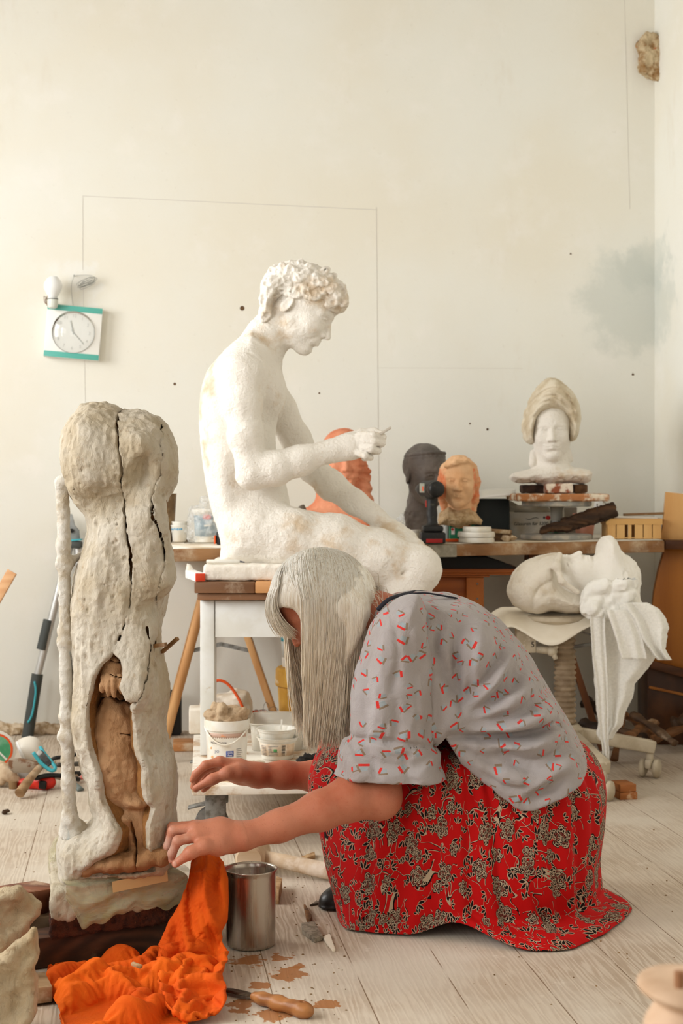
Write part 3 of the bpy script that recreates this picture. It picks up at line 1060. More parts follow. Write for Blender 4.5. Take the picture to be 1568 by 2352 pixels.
def body_ops(S):
    Y3 = (0, 1, 0)
    # trunk
    S.ell(P(1235, 1815, DW + 0.02), (0.105, 0.145, 0.09), None, 0.05)
    S.chain([P(1215, 1790, DW + 0.02), P(1095, 1655, DW + 0.02), P(1000, 1540, DW + 0.01), P(945, 1462, DW + 0.01)], [0.10, 0.095, 0.105, 0.068], 0.05)
    S.cone(P(945, 1478, DW - 0.11), P(945, 1478, DW + 0.12), 0.045, 0.045, 0.05)
    S.chain([P(945, 1445, DW), P(870, 1418, DW), P(800, 1392, DW)], [0.056, 0.05, 0.05], 0.03)
    head(S, P(727, 1392, DW), axes((-0.74, -0.06, -0.67), (-0.67, 0, 0.74)), 0.200, neck=False)
    # near arm
    E = P(868, 1828, 3.145)
    S.chain([P(935, 1490, 3.20), P(902, 1640, 3.18), E], [0.046, 0.044, 0.040], 0.03)
    S.chain([E, P(800, 1836, 3.12), P(735, 1862, 3.095), P(640, 1897, 3.06), P(560, 1921, 3.03)], [0.041, 0.043, 0.038, 0.030, 0.0265], 0.02)
    S.ball(P(876, 1836, 3.145), 0.034, 0.03)
    # near hand: palm, four fingers, thumb
    Wr = P(560, 1921, 3.03)
    kn = [P(452, 1921, 2.985), P(447, 1902, 3.0), P(449, 1897, 3.022), P(457, 1899, 3.044)]
    for i, q in enumerate(kn):
        S.chain([Wr + np.array([0, (i - 1.3) * 0.011, 0]), (Wr + q) / 2 + np.array([0, 0, 0.004]), q], [0.019, 0.016, 0.0128 - 0.0007 * i], 0.018)
    S.chain([kn[0], P(408, 1931, 2.972), P(395, 1960, 2.982), P(394, 1976, 2.988)], [0.0112, 0.0098, 0.0084, 0.0066], 0.005)
    S.chain([kn[1], P(397, 1908, 2.995), P(385, 1943, 3.002), P(384.5, 1960, 3.008)], [0.0115, 0.0098, 0.0083, 0.0066], 0.005)
    S.chain([kn[2], P(395, 1899, 3.024), P(382, 1930, 3.03), P(383, 1950, 3.032)], [0.0108, 0.0092, 0.0078, 0.0062], 0.005)
    S.chain([kn[3], P(418, 1897, 3.052), P(402, 1922, 3.055), P(400, 1940, 3.055)], [0.0100, 0.0082, 0.0072, 0.0058], 0.005)
    S.chain([P(530, 1938, 3.015), P(500, 1942, 2.99), P(468, 1945, 2.966), P(437, 1959, 2.955), P(403, 1984, 2.957)], [0.020, 0.0185, 0.0128, 0.0108, 0.0078], 0.012)
    # far arm and hand
    E = P(800, 1790, 3.60); Wr = P(592, 1780, 3.53)
    S.chain([P(925, 1470, DW + 0.15), P(860, 1640, 3.56), E], [0.056, 0.047, 0.04], 0.03)
    S.chain([E, P(725, 1783, 3.575), P(650, 1780, 3.55), Wr], [0.041, 0.034, 0.030, 0.027], 0.02)
    kn = [P(505, 1749, 3.495), P(502, 1756, 3.517), P(506, 1767, 3.538), P(515, 1780, 3.553)]
    for i, q in enumerate(kn):
        S.chain([Wr + np.array([0, (i - 1.3) * 0.010, 0.004 - 0.004 * i]), (Wr + q) / 2, q], [0.020, 0.017, 0.0128 - 0.0006 * i], 0.018)
    S.chain([kn[0], P(472, 1757, 3.485), P(449, 1778, 3.49), P(441, 1792, 3.495)], [0.0112, 0.0098, 0.0084, 0.0066], 0.005)
    S.chain([kn[1], P(468, 1768, 3.512), P(448, 1792, 3.515), P(443, 1808, 3.52)], [0.0112, 0.0098, 0.0084, 0.0066], 0.005)
    S.chain([kn[2], P(474, 1783, 3.538), P(456, 1802, 3.54), P(450, 1814, 3.54)], [0.0108, 0.0094, 0.0080, 0.0064], 0.005)
    S.chain([kn[3], P(489, 1794, 3.56), P(473, 1808, 3.56), P(467, 1815, 3.56)], [0.0100, 0.0084, 0.0072, 0.0058], 0.005)
    S.chain([P(570, 1778, 3.51), P(545, 1776, 3.485), P(522, 1776, 3.468), P(488, 1790, 3.462), P(449, 1811, 3.466)], [0.021, 0.0185, 0.0135, 0.0110, 0.0078], 0.012)
    # legs: one knee up, one knee on the floor
    S.chain([P(1220, 1815, DW + 0.09), P(1000, 1765, 3.45), P(790, 1725, 3.46)], [0.085, 0.075, 0.054], 0.05)
    S.chain([P(787, 1727, 3.46), P(805, 1860, 3.46), P(818, 2030, 3.43)], [0.052, 0.048, 0.034], 0.03)
    S.chain([P(818, 2058, 3.43), P(790, 2070, 3.42), P(765, 2078, 3.41)], [0.035, 0.03, 0.022], 0.02)
    S.chain([P(1220, 1825, DW - 0.03), P(1050, 1950, 3.33), P(900, 2040, 3.33)], [0.085, 0.07, 0.05], 0.05)
    S.chain([P(900, 2050, 3.33), P(1080, 2050, 3.38), P(1220, 2055, 3.40), P(1310, 2066, 3.41)], [0.047, 0.045, 0.034, 0.024], 0.02)


base_w = P(1080, 2112, DW); base_w[2] = 0.0
woman = thing('person', 'kneeling person bent over the clay figure, long grey hair, grey shirt, red flowered skirt', 'person', base_w)
lo = np.array([P(560, 0, 3.4)[0], 2.86, 0.0]); hi = np.array([P(1400, 0, 3.4)[0], 3.72, P(0, 1262, 3.3)[2]])
xn, xf = P(548, 1921, 3.03), P(606, 1780, 3.53)
nn = xn - P(640, 1897, 3.05); nn /= np.linalg.norm(nn)
nf = np.array([-1.0, 0, 0])
Sb = Sdf(lo, hi, 0.0048); body_ops(Sb)
X, Y, Z = Sb.field()
near = Y < 3.25
cutn = (X - xn[0]) * nn[0] + (Y - xn[1]) * nn[1] + (Z - xn[2]) * nn[2]
Sb.d = np.where(near & (Z < 0.45) & (X < -0.1), np.maximum(Sb.d, cutn), Sb.d)
cutf = (xf[0] - X)
Sb.d = np.where((Y > 3.40) & (X < -0.1), np.maximum(Sb.d, cutf), Sb.d)
nets = [Sb.net()]
S1 = Sdf(P(372, 2005, 3.0) - np.array([0, 0.09, 0]), P(575, 1865, 3.0) + np.array([0, 0.10, 0]), 0.0017); body_ops(S1); S1.clip(-nn, xn - nn * 0.014)
nets.append(S1.net())
S1 = Sdf(P(428, 1835, 3.52) - np.array([0, 0.09, 0]), P(625, 1725, 3.52) + np.array([0, 0.10, 0]), 0.0019); body_ops(S1); S1.clip(-nf, xf + np.array([0.014, 0, 0]))
nets.append(S1.net())
V, Q = join_nets(nets)
link_mesh('body', raw_mesh('body', V, Q), M_skin, woman)

# nails on the near hand
M_nail = mat('finger nail', sr(214, 160, 140), 0.3)
for (px, py, D, dx, dz) in ((394.5, 1974, 2.9815, -0.05, -1), (401, 1985, 2.9492, -0.8, -0.55)):
    b = MB(); q = P(px, py, D)
    b.sphere(q, 0.0046, 12, 8, (1, 0.35, 1.2))
    b.build('nail', M_nail, woman, smooth=True)

# ---- the shirt
t = NT('grey shirt cotton with chevrons')
at = t.n('Attribute', attribute_name='cloth'); uv = at.outputs['Vector']
v0 = t.coord('Object')
warp = t.noise(v0, 7, 3)
c = t.mix(t.step(warp, 0.3, 0.7), sr(158, 150, 147), sr(168, 162, 162))
weave = t.noise(v0, 420, 3, 0.6)
c = t.mix(t.math('MULTIPLY', weave, 0.25), c, sr(138, 130, 128))
for layer, (scale, off) in enumerate(((31.0, 0.0), (24.0, 13.7))):
    ad = t.n('VectorMath', operation='ADD'); t.set(ad, 0, uv); ad.inputs[1].default_value = (off, off * 0.7, 0)
    vo = t.n('TexVoronoi', voronoi_dimensions='2D', feature='F1'); t.set(vo, 'Vector', ad.outputs[0]); t.set(vo, 'Scale', scale); t.set(vo, 'Randomness', 0.75)
    sb = t.n('VectorMath', operation='SUBTRACT'); t.set(sb, 0, ad.outputs[0]); t.set(sb, 1, vo.outputs['Position'])
    cs = t.n('SeparateColor'); t.set(cs, 0, vo.outputs['Color'])
    ro = t.n('VectorRotate', rotation_type='Z_AXIS'); t.set(ro, 'Vector', sb.outputs[0]); t.set(ro, 'Angle', t.math('MULTIPLY', cs.outputs[0], 6.28))
    sp = t.n('SeparateXYZ'); t.set(sp, 0, ro.outputs[0]); lx, ly = sp.outputs[0], sp.outputs[1]
    size = t.math('ADD', t.math('MULTIPLY', cs.outputs[1], 0.42), 0.55)
    lx = t.math('DIVIDE', lx, size); ly = t.math('DIVIDE', ly, size)
    keep = t.math('GREATER_THAN', cs.outputs[2], 0.18 if layer == 0 else 0.5)

    def inside(x, y, hx, hy):
        return t.math('MULTIPLY', t.math('LESS_THAN', t.math('ABSOLUTE', x), hx), t.math('LESS_THAN', t.math('ABSOLUTE', y), hy))
    sq = inside(t.math('ADD', lx, 0.0005), t.math('ADD', ly, -0.0002), 0.0056, 0.0052)
    red = inside(t.math('ADD', lx, -0.0005), t.math('ADD', t.math('ADD', ly, -0.0078), t.math('MULTIPLY', lx, 0.28)), 0.0074, 0.0025)
    brn = inside(t.math('ADD', t.math('ADD', lx, 0.0072), t.math('MULTIPLY', ly, 0.2)), t.math('ADD', ly, -0.0016), 0.0021, 0.0082)
    c = t.mix(t.math('MULTIPLY', t.math('MULTIPLY', sq, keep), 0.8), c, sr(146, 158, 163))
    c = t.mix(t.math('MULTIPLY', t.math('MULTIPLY', brn, keep), 0.9), c, sr(128, 106, 84))
    c = t.mix(t.math('MULTIPLY', t.math('MULTIPLY', red, keep), 0.95), c, sr(206, 36, 26))
p = t.principled(Base_Color=c, Roughness=0.85); p.inputs['Specular IOR Level'].default_value = 0.15
p.inputs['Sheen Weight'].default_value = 0.15
wr = t.noise(t.coord('Object', (1, 1, 1)), 24, 5, 0.62, 0.8)
t.set(p, 'Normal', t.bump(t.math('ADD', t.math('MULTIPLY', wr, 1.0), t.math('MULTIPLY', weave, 0.08)), 0.5, 0.012))
M_shirt = t.m

S = Sdf(P(820, 1925, 3.3) - np.array([0, 0.3, 0]), P(1385, 1345, 3.3) + np.array([0, 0.36, 0]), 0.0045)
back = [(866, 1392), (905, 1369), (960, 1361), (1050, 1369), (1112, 1398), (1190, 1470), (1257, 1572), (1312, 1665), (1350, 1735), (1378, 1800), (1390, 1860), (1330, 1915), (1200, 1925),
        (1090, 1850), (1020, 1770), (960, 1740), (890, 1710), (850, 1600), (845, 1500), (852, 1430)]
bp = smooth_poly(back, 3.33, 3)
S.inflate(bp, 3.345, 0.105, 0.215, 0.01)
# hem: the body ends on this edge
hem = [(1020, 1690), (1060, 1752), (1110, 1797), (1160, 1836), (1182, 1853), (1200, 1860), (1222, 1858), (1290, 1830), (1340, 1796), (1368, 1766), (1430, 1700), (1430, 1300), (780, 1300), (780, 1700), (950, 1790)]
hp2 = XZ(hem, 3.16)
X, Y, Z = S.field()
# folds
for pts, w_, a_ in (
        ([(1012, 1430), (1000, 1480), (1012, 1530), (1035, 1570), (1045, 1610)], 0.014, 0.010),
        ([(1060, 1420), (1045, 1480), (1060, 1560), (1072, 1620)], 0.020, 0.012),
        ([(1110, 1430), (1090, 1500), (1060, 1600)], 0.018, -0.006),
        ([(1160, 1480), (1120, 1540), (1060, 1620)], 0.016, 0.010),
        ([(1215, 1530), (1150, 1590), (1060, 1650)], 0.016, 0.011),
        ([(1190, 1500), (1140, 1560), (1070, 1630)], 0.014, -0.007),
        ([(1255, 1600), (1170, 1640), (1050, 1670)], 0.015, 0.011),
        ([(1240, 1570), (1160, 1615), (1060, 1655)], 0.013, -0.006),
        ([(1290, 1670), (1180, 1690), (1030, 1688)], 0.013, 0.022),
        ([(1270, 1640), (1170, 1668), (1050, 1680)], 0.014, -0.009),
        ([(1310, 1715), (1220, 1745), (1110, 1720)], 0.016, 0.012),
        ([(1330, 1745), (1230, 1790), (1150, 1780)], 0.016, -0.006),
        ([(1050, 1710), (1100, 1735), (1150, 1760)], 0.012, 0.009),
        ([(1300, 1770), (1250, 1810), (1200, 1830)], 0.012, 0.007),
        ([(1040, 1480), (1050, 1560), (1060, 1640)], 0.007, 0.005), ([(1085, 1450), (1078, 1530), (1075, 1590)], 0.007, 0.005), ([(1135, 1460), (1110, 1530), (1085, 1580)], 0.006, -0.004), ([(1200, 1560), (1140, 1610), (1090, 1640)], 0.007, 0.005),
        ([(1235, 1620), (1160, 1660), (1080, 1672)], 0.006, 0.005), ([(1280, 1690), (1200, 1712), (1120, 1705)], 0.006, -0.004), ([(1300, 1735), (1230, 1765), (1150, 1750)], 0.006, 0.005), ([(1180, 1520), (1130, 1590), (1090, 1630)], 0.006, 0.004),
        ([(1260, 1650), (1190, 1676), (1110, 1684)], 0.006, 0.005), ([(1110, 1770), (1160, 1800), (1210, 1800)], 0.007, 0.005), ([(1250, 1780), (1210, 1810), (1180, 1835)], 0.006, -0.003), ([(1070, 1395), (1120, 1425), (1170, 1470)], 0.008, 0.004)):
    crease(S, pts, 3.16, w_, a_, ymax=3.40)
S.d = np.maximum(S.d, poly_sdf(X[:, 0, :], Z[0], hp2)[:, None, :]).astype(np.float32)
V, Q = S.net(lambda V, N: 0.0045 * vnoise(V, 11, 2) + 0.003 * fbm(V, 26, 2, 9), relax=2)
me = raw_mesh('shirt', V, Q)
A = P(900, 1400, 3.34); B_ = P(1250, 1770, 3.34); ax = (B_ - A) / np.linalg.norm(B_ - A)
up = np.array([ax[2] * -1, 0, ax[0]]); up = up if up[2] > 0 else -up
rel = V - A
point_uv(me, np.arctan2(rel[:, 1], rel @ up) * 0.20, rel @ ax)
shirt = link_mesh('shirt', me, M_shirt, woman, label='grey shirt printed with small red chevrons')

S = Sdf(P(735, 1830, 3.1) - np.array([0, 0.12, 0]), P(1050, 1350, 3.1) + np.array([0, 0.28, 0]), 0.0038)
sl = [(905, 1383), (938, 1368), (968, 1372), (990, 1430), (1004, 1500), (1006, 1580), (1002, 1640), (999, 1700), (1000, 1760), (1005, 1860), (770, 1860), (785, 1770), (803, 1690), (808, 1600), (818, 1540), (836, 1480), (865, 1420)]
S.inflate(smooth_poly(sl, 3.13, 3), 3.165, 0.07, 0.088, 0.01)
cuff = [(792, 1702), (900, 1712), (1003, 1722), (1012, 1760), (1014, 1830), (765, 1830), (774, 1770)]
S.inflate(XZ(curve_pts(cuff, 2, True), 3.13), 3.165, 0.08, 0.095, 0.006)
crease(S, [(800, 1693), (860, 1692), (930, 1702), (1000, 1716)], 3.13, 0.006, 0.008, ymax=3.2)
for pts, w_, a_ in (
        ([(985, 1420), (1000, 1520), (1000, 1620)], 0.010, 0.012),
        ([(930, 1430), (950, 1540), (930, 1660)], 0.016, 0.007),
        ([(880, 1440), (870, 1560), (880, 1680)], 0.018, -0.006),
        ([(860, 1470), (845, 1580), (840, 1680)], 0.014, 0.006),
        ([(965, 1480), (975, 1600), (970, 1690)], 0.014, 0.007),
        ([(905, 1600), (910, 1660), (900, 1700)], 0.010, 0.006),
        ([(800, 1730), (880, 1745), (990, 1752)], 0.010, 0.004),
        ([(830, 1700), (850, 1730), (870, 1780)], 0.008, 0.006),
        ([(940, 1710), (930, 1750), (945, 1790)], 0.010, 0.005),
        ([(905, 1420), (912, 1500), (898, 1580)], 0.007, 0.004), ([(950, 1560), (958, 1630), (950, 1690)], 0.006, 0.004), ([(850, 1520), (858, 1600), (850, 1690)], 0.006, -0.004), ([(890, 1640), (882, 1670), (888, 1700)], 0.005, 0.004), ([(985, 1640), (978, 1680), (985, 1705)], 0.006, 0.004), ([(870, 1715), (900, 1730), (940, 1728)], 0.005, 0.003)):
    crease(S, pts, 3.13, w_, a_, ymax=3.2)
X, Y, Z = S.field()
cl = P(770, 1788, 3.12); cr_ = P(1012, 1799, 3.12); e = cr_ - cl
cn2 = np.array([e[2], 0, -e[0]]) / np.linalg.norm([e[0], e[2]]); cn2 = cn2 if cn2[2] < 0 else -cn2
out = (X - cl[0]) * cn2[0] + (Z - cl[2]) * cn2[2]
inner = np.maximum(S.d + 0.007, -(out + 0.075))
S.d = np.maximum(np.maximum(S.d, out), -inner).astype(np.float32)
V, Q = S.net(lambda V, N: 0.003 * vnoise(V, 14, 4) + 0.002 * fbm(V, 34, 2, 3), relax=2)
me = raw_mesh('sleeve', V, Q)
rel = V - P(900, 1600, 3.2)
point_uv(me, np.arctan2(rel[:, 0], -rel[:, 1] + 0.02) * 0.10 + 3.0, V[:, 2])
sl_o = link_mesh('sleeve', me, M_shirt, shirt)
# far sleeve, hidden behind the near one
S = Sdf(P(760, 1800, 3.5) - np.array([0, 0.14, 0]), P(1010, 1390, 3.5) + np.array([0, 0.2, 0]), 0.006)
S.chain([P(930, 1455, DW + 0.12), P(862, 1640, 3.56), P(835, 1720, 3.58)], [0.075, 0.078, 0.074], 0.03)
cp = P(838, 1712, 3.58); S.clip(P(835, 1720, 3.58) - P(862, 1640, 3.56), cp)
V, Q = S.net(lambda V, N: 0.003 * vnoise(V, 14, 4))
me = raw_mesh('sleeve', V, Q); point_uv(me, V[:, 0], V[:, 2]); link_mesh('sleeve', me, M_shirt, shirt)
# dark neck binding
M_navy = mat('navy binding', sr(34, 34, 46), 0.8)
b = MB()
b.tube(curve_pts([P(868, 1400, 3.22), P(892, 1377, 3.24), P(925, 1366, 3.29), P(955, 1360, 3.36), P(985, 1362, 3.40)], 6), 0.006, 8, flat=0.7)
b.build('collar', M_navy, shirt, smooth=True, label='navy neck binding')
b = MB()
b.tube(curve_pts([P(940, 1364, 3.235), P(975, 1362, 3.26), P(1010, 1367, 3.28), P(1050, 1374, 3.30)], 6), [0.0035] * 18 + [0.002], 6, flat=0.6)
b.build('back_seam', M_navy, shirt, smooth=True)
# hem seam and breast pocket edge
M_seam = mat('shirt seam', sr(128, 122, 122), 0.9)
# ---- the skirt
t = NT('red floral skirt cotton')
at = t.n('Attribute', attribute_name='cloth'); uv = at.outputs['Vector']
v0 = t.coord('Object')
base = t.mix(t.noise(v0, 5, 3), sr(172, 9, 10), sr(190, 15, 14))
wob = t.n('TexNoise', noise_dimensions='2D'); t.set(wob, 'Vector', uv); t.set(wob, 'Scale', 45); t.set(wob, 'Detail', 2)
wv = t.n('VectorMath', operation='MULTIPLY_ADD'); t.set(wv, 0, wob.outputs['Color']); wv.inputs[1].default_value = (0.008, 0.008, 0); t.set(wv, 2, uv)
uvw = wv.outputs[0]
cream, black = sr(178, 158, 132), sr(20, 8, 8)
c = base
# trailing stems
for (scale, lvl, off) in ((13.0, 0.5, 0.0), (11.0, 0.52, 7.3), (16.0, 0.47, 3.1)):
    ad = t.n('VectorMath', operation='ADD'); t.set(ad, 0, uv); ad.inputs[1].default_value = (off, off, 0)
    n = t.noise(ad.outputs[0], scale, 1.0, 0.5, 0.6, '2D')
    gate = t.math('GREATER_THAN', t.noise(ad.outputs[0], 17, 1, 0.5, 0, '2D'), 0.50)
    blk = t.math('LESS_THAN', t.math('ABSOLUTE', t.math('SUBTRACT', n, lvl + 0.008)), 0.0105)
    wht = t.math('LESS_THAN', t.math('ABSOLUTE', t.math('SUBTRACT', n, lvl)), 0.0062)
    c = t.mix(t.math('MULTIPLY', blk, gate), c, black)
    c = t.mix(t.math('MULTIPLY', wht, gate), c, cream)


def cell(scale, off, rnd, vec):
    ad = t.n('VectorMath', operation='ADD'); t.set(ad, 0, vec); ad.inputs[1].default_value = (off, off * 0.6, 0)
    vo = t.n('TexVoronoi', voronoi_dimensions='2D', feature='F1'); t.set(vo, 'Vector', ad.outputs[0]); t.set(vo, 'Scale', scale); t.set(vo, 'Randomness', rnd)
    sb = t.n('VectorMath', operation='SUBTRACT'); t.set(sb, 0, ad.outputs[0]); t.set(sb, 1, vo.outputs['Position'])
    cs = t.n('SeparateColor'); t.set(cs, 0, vo.outputs['Color'])
    ro = t.n('VectorRotate', rotation_type='Z_AXIS'); t.set(ro, 'Vector', sb.outputs[0]); t.set(ro, 'Angle', t.math('MULTIPLY', cs.outputs[0], 6.28))
    sp = t.n('SeparateXYZ'); t.set(sp, 0, ro.outputs[0])
    return sp.outputs[0], sp.outputs[1], cs.outputs[1], cs.outputs[2]


# sprigs of pointed leaves
for (scale, off, L, wd, cut) in ((19.0, 2.0, 0.022, 0.0042, 0.25), (23.0, 5.0, 0.018, 0.0036, 0.4), (28.0, 8.0, 0.013, 0.0030, 0.5)):
    x, y, r1, r2 = cell(scale, off, 0.95, uv)
    keep = t.math('GREATER_THAN', r1, cut)
    for ang in (-0.75, 0.0, 0.75):
        ca, sa = math.cos(ang), math.sin(ang)
        lx = t.math('ADD', t.math('MULTIPLY', x, ca), t.math('MULTIPLY', y, sa)); ly = t.math('SUBTRACT', t.math('MULTIPLY', y, ca), t.math('MULTIPLY', x, sa))
        lx = t.math('SUBTRACT', lx, 0.003)
        s = t.math('SUBTRACT', t.math('DIVIDE', lx, L / 2), 1.0)
        prof = t.math('MULTIPLY', t.math('SUBTRACT', 1.0, t.math('MULTIPLY', s, s)), wd)
        q = t.math('SUBTRACT', t.math('ABSOLUTE', ly), prof)
        m1 = t.math('MULTIPLY', t.math('LESS_THAN', q, 0.0), keep)
        m2 = t.math('MULTIPLY', t.math('LESS_THAN', q, -0.0011), keep)
        c = t.mix(m1, c, cream); c = t.mix(m2, c, black)
# flower heads: lobed outline, crowded line work inside
for (scale, off, R0, lob, cut) in ((10.5, 1.0, 0.025, 5, 0.22), (13.0, 4.0, 0.016, 6, 0.5)):
    x, y, r1, r2 = cell(scale, off, 0.7, uvw)
    keep = t.math('GREATER_THAN', r1, cut)
    rr = t.math('SQRT', t.math('ADD', t.math('MULTIPLY', x, x), t.math('MULTIPLY', y, y)))
    th = t.math('ARCTAN2', y, x)
    pet = t.math('ABSOLUTE', t.math('COSINE', t.math('MULTIPLY', th, lob / 2)))
    R = t.math('MULTIPLY', t.math('ADD', 0.62, t.math('MULTIPLY', pet, 0.38)), R0)
    q = t.math('SUBTRACT', rr, R)
    m0 = t.math('MULTIPLY', t.math('LESS_THAN', q, 0.0016), keep)
    m1 = t.math('MULTIPLY', t.math('LESS_THAN', q, 0.0), keep)
    m2 = t.math('MULTIPLY', t.math('LESS_THAN', q, -0.0013), keep)
    c = t.mix(m0, c, black); c = t.mix(m1, c, cream)
    sw = t.n('TexVoronoi', voronoi_dimensions='2D', feature='DISTANCE_TO_EDGE'); t.set(sw, 'Vector', uvw); t.set(sw, 'Scale', 150)
    lines = t.math('LESS_THAN', sw.outputs['Distance'], 0.085)
    ring = t.math('GREATER_THAN', t.math('SINE', t.math('ADD', t.math('MULTIPLY', q, 1150), t.math('MULTIPLY', pet, 3.0))), 0.66)
    fill = t.mix(t.math('MAXIMUM', lines, t.math('MULTIPLY', ring, 0.9)), black, cream)
    fill = t.mix(t.math('MULTIPLY', t.math('GREATER_THAN', t.noise(uv, 120, 1, 0.5, 0, '2D'), 0.57), 0.8), fill, sr(96, 14, 12))
    c = t.mix(m2, c, fill)
p = t.principled(Base_Color=c, Roughness=0.8); p.inputs['Specular IOR Level'].default_value = 0.15
t.set(p, 'Normal', t.bump(t.noise(v0, 16, 4, 0.6), 0.15, 0.01))
M_skirt = t.m

# closed outlines in plan, one per level: front-left, near side left to right, back right, far side right to left
def plan(pts):
    """pts: (px, D) pairs -> plan points."""
    return curve_pts([((px - CX) / F * D, D) for px, D in pts], 16, True)


LV = [
    (0.40, [(800, 3.40), (880, 3.36), (960, 3.34), (1040, 3.32), (1120, 3.31), (1200, 3.31), (1260, 3.34), (1240, 3.44), (1140, 3.50), (1000, 3.52), (880, 3.52), (800, 3.50)]),
    (0.375, [(758, 3.36), (860, 3.27), (960, 3.22), (1050, 3.19), (1140, 3.18), (1230, 3.20), (1325, 3.28), (1310, 3.46), (1150, 3.56), (1000, 3.58), (860, 3.58), (770, 3.54)]),
    (0.33, [(728, 3.36), (840, 3.23), (950, 3.18), (1050, 3.16), (1150, 3.155), (1260, 3.17), (1358, 3.28), (1350, 3.48), (1160, 3.60), (1000, 3.62), (850, 3.62), (745, 3.55)]),
    (0.27, [(714, 3.37), (830, 3.22), (940, 3.17), (1050, 3.155), (1160, 3.15), (1280, 3.17), (1379, 3.28), (1368, 3.50), (1170, 3.62), (1000, 3.64), (850, 3.63), (740, 3.55)]),
    (0.19, [(733, 3.36), (830, 3.21), (940, 3.17), (1050, 3.16), (1160, 3.15), (1280, 3.165), (1378, 3.28), (1366, 3.50), (1170, 3.62), (1000, 3.64), (850, 3.62), (752, 3.53)]),
    (0.11, [(750, 3.34), (830, 3.21), (935, 3.18), (1050, 3.165), (1160, 3.155), (1285, 3.17), (1364, 3.28), (1358, 3.50), (1170, 3.62), (1000, 3.64), (850, 3.62), (765, 3.52)]),
    (0.055, [(766, 3.33), (830, 3.21), (932, 3.185), (1050, 3.168), (1160, 3.165), (1285, 3.19), (1366, 3.30), (1362, 3.49), (1180, 3.62), (1000, 3.64), (850, 3.62), (772, 3.50)]),
    (0.034, [(772, 3.31), (828, 3.212), (930, 3.188), (1050, 3.168), (1162, 3.160), (1290, 3.185), (1372, 3.305), (1370, 3.48), (1190, 3.63), (1000, 3.65), (850, 3.62), (775, 3.48)]),
    (0.020, [(777, 3.29), (828, 3.213), (930, 3.188), (1050, 3.166), (1185, 3.105), (1320, 3.135), (1428, 3.32), (1404, 3.46), (1200, 3.64), (1000, 3.65), (850, 3.63), (778, 3.46)]),
    (0.005, [(782, 3.26), (828, 3.214), (930, 3.188), (1050, 3.165), (1215, 3.085), (1340, 3.125), (1446, 3.34), (1412, 3.46), (1200, 3.64), (1000, 3.65), (850, 3.63), (780, 3.45)]),
]
rows0 = np.stack([np.concatenate([plan(pts), np.full((12 * 16, 1), z)], 1) for z, pts in LV])
# hem lifted off the floor between the knee and the trailing end
ang = np.arange(12 * 16) / 16.0
lift = 0.032 * np.exp(-((ang - 3.0) / 0.55) ** 2)
for i, wgt in ((-1, 1.0), (-2, 0.9), (-3, 0.7), (-4, 0.45), (-5, 0.15)):
    rows0[i, :, 2] += lift * wgt
rows = curve_pts(rows0.reshape(len(LV), -1), 7).reshape(-1, 12 * 16, 3)
nR, nC = rows.shape[:2]
cen = rows.mean(1, keepdims=True)
seg = np.linalg.norm(np.diff(rows, axis=0), axis=2); vv = np.concatenate([np.zeros((1, nC)), np.cumsum(seg, 0)], 0)
uu = np.broadcast_to(np.arange(nC)[None] / nC * 1.95, (nR, nC))
# folds hanging from under the shirt
Vr = rows.reshape(-1, 3).copy(); th = np.broadcast_to(ang[None], (nR, nC)).ravel(); tt = np.broadcast_to((np.arange(nR) / (nR - 1))[:, None], (nR, nC)).ravel()
off = np.zeros(len(Vr))
for (a0, a1, w_, amp) in ((3.9, 5.0, 0.10, -0.013), (3.55, 4.2, 0.10, -0.011), (3.2, 3.35, 0.12, -0.010), (4.15, 4.75, 0.12, 0.010), (5.3, 5.6, 0.10, -0.010), (5.75, 5.9, 0.08, -0.010), (2.7, 2.5, 0.14, -0.006),
                          (1.9, 1.7, 0.12, -0.007), (1.2, 1.15, 0.14, -0.006), (4.7, 5.2, 0.10, -0.008), (2.3, 2.15, 0.12, 0.006), (5.05, 5.35, 0.1, 0.007), (8.2, 8.0, 0.2, -0.014), (9.3, 9.4, 0.2, -0.014)):
    cpos = a0 + (a1 - a0) * tt
    off += amp * np.exp(-((th - cpos) / w_) ** 2) * np.clip(tt * 5, 0, 1) * np.clip((1 - tt) * 4 + 0.25, 0, 1)
off += 0.004 * vnoise(Vr, 9, 5)
dirv = Vr - np.broadcast_to(cen, rows.shape).reshape(-1, 3); dirv[:, 2] = 0; dirv /= np.linalg.norm(dirv, axis=1)[:, None] + 1e-9
Vr += dirv * off[:, None]
Vr[:, 2] = np.maximum(Vr[:, 2], 0.003)
ii, kk = np.meshgrid(np.arange(nR - 1), np.arange(nC), indexing='ij'); k2 = (kk + 1) % nC
Qs = np.stack([ii * nC + kk, ii * nC + k2, (ii + 1) * nC + k2, (ii + 1) * nC + kk], -1).reshape(-1, 4)[:, ::-1]
# close the top
topc = len(Vr); Vr = np.vstack([Vr, Vr[:nC].mean(0)[None] + np.array([0, 0, 0.006])])
kk = np.arange(nC)
cap = np.stack([kk, np.full(nC, topc), np.full(nC, topc), (kk + 1) % nC], 1)
me = bpy.data.meshes.new('skirt')
me.from_pydata(Vr.tolist(), [], Qs.tolist() + [(int((k + 1) % nC), int(k), topc) for k in range(nC)])
me.update()
point_uv(me, np.concatenate([uu.ravel(), [0]]), np.concatenate([vv.ravel(), [0]]))
sk = link_mesh('skirt', me, M_skirt, woman, label='long red skirt with black and cream flowers')
m = sk.modifiers.new('thick', 'SOLIDIFY'); m.thickness = 0.003; m.offset = -1

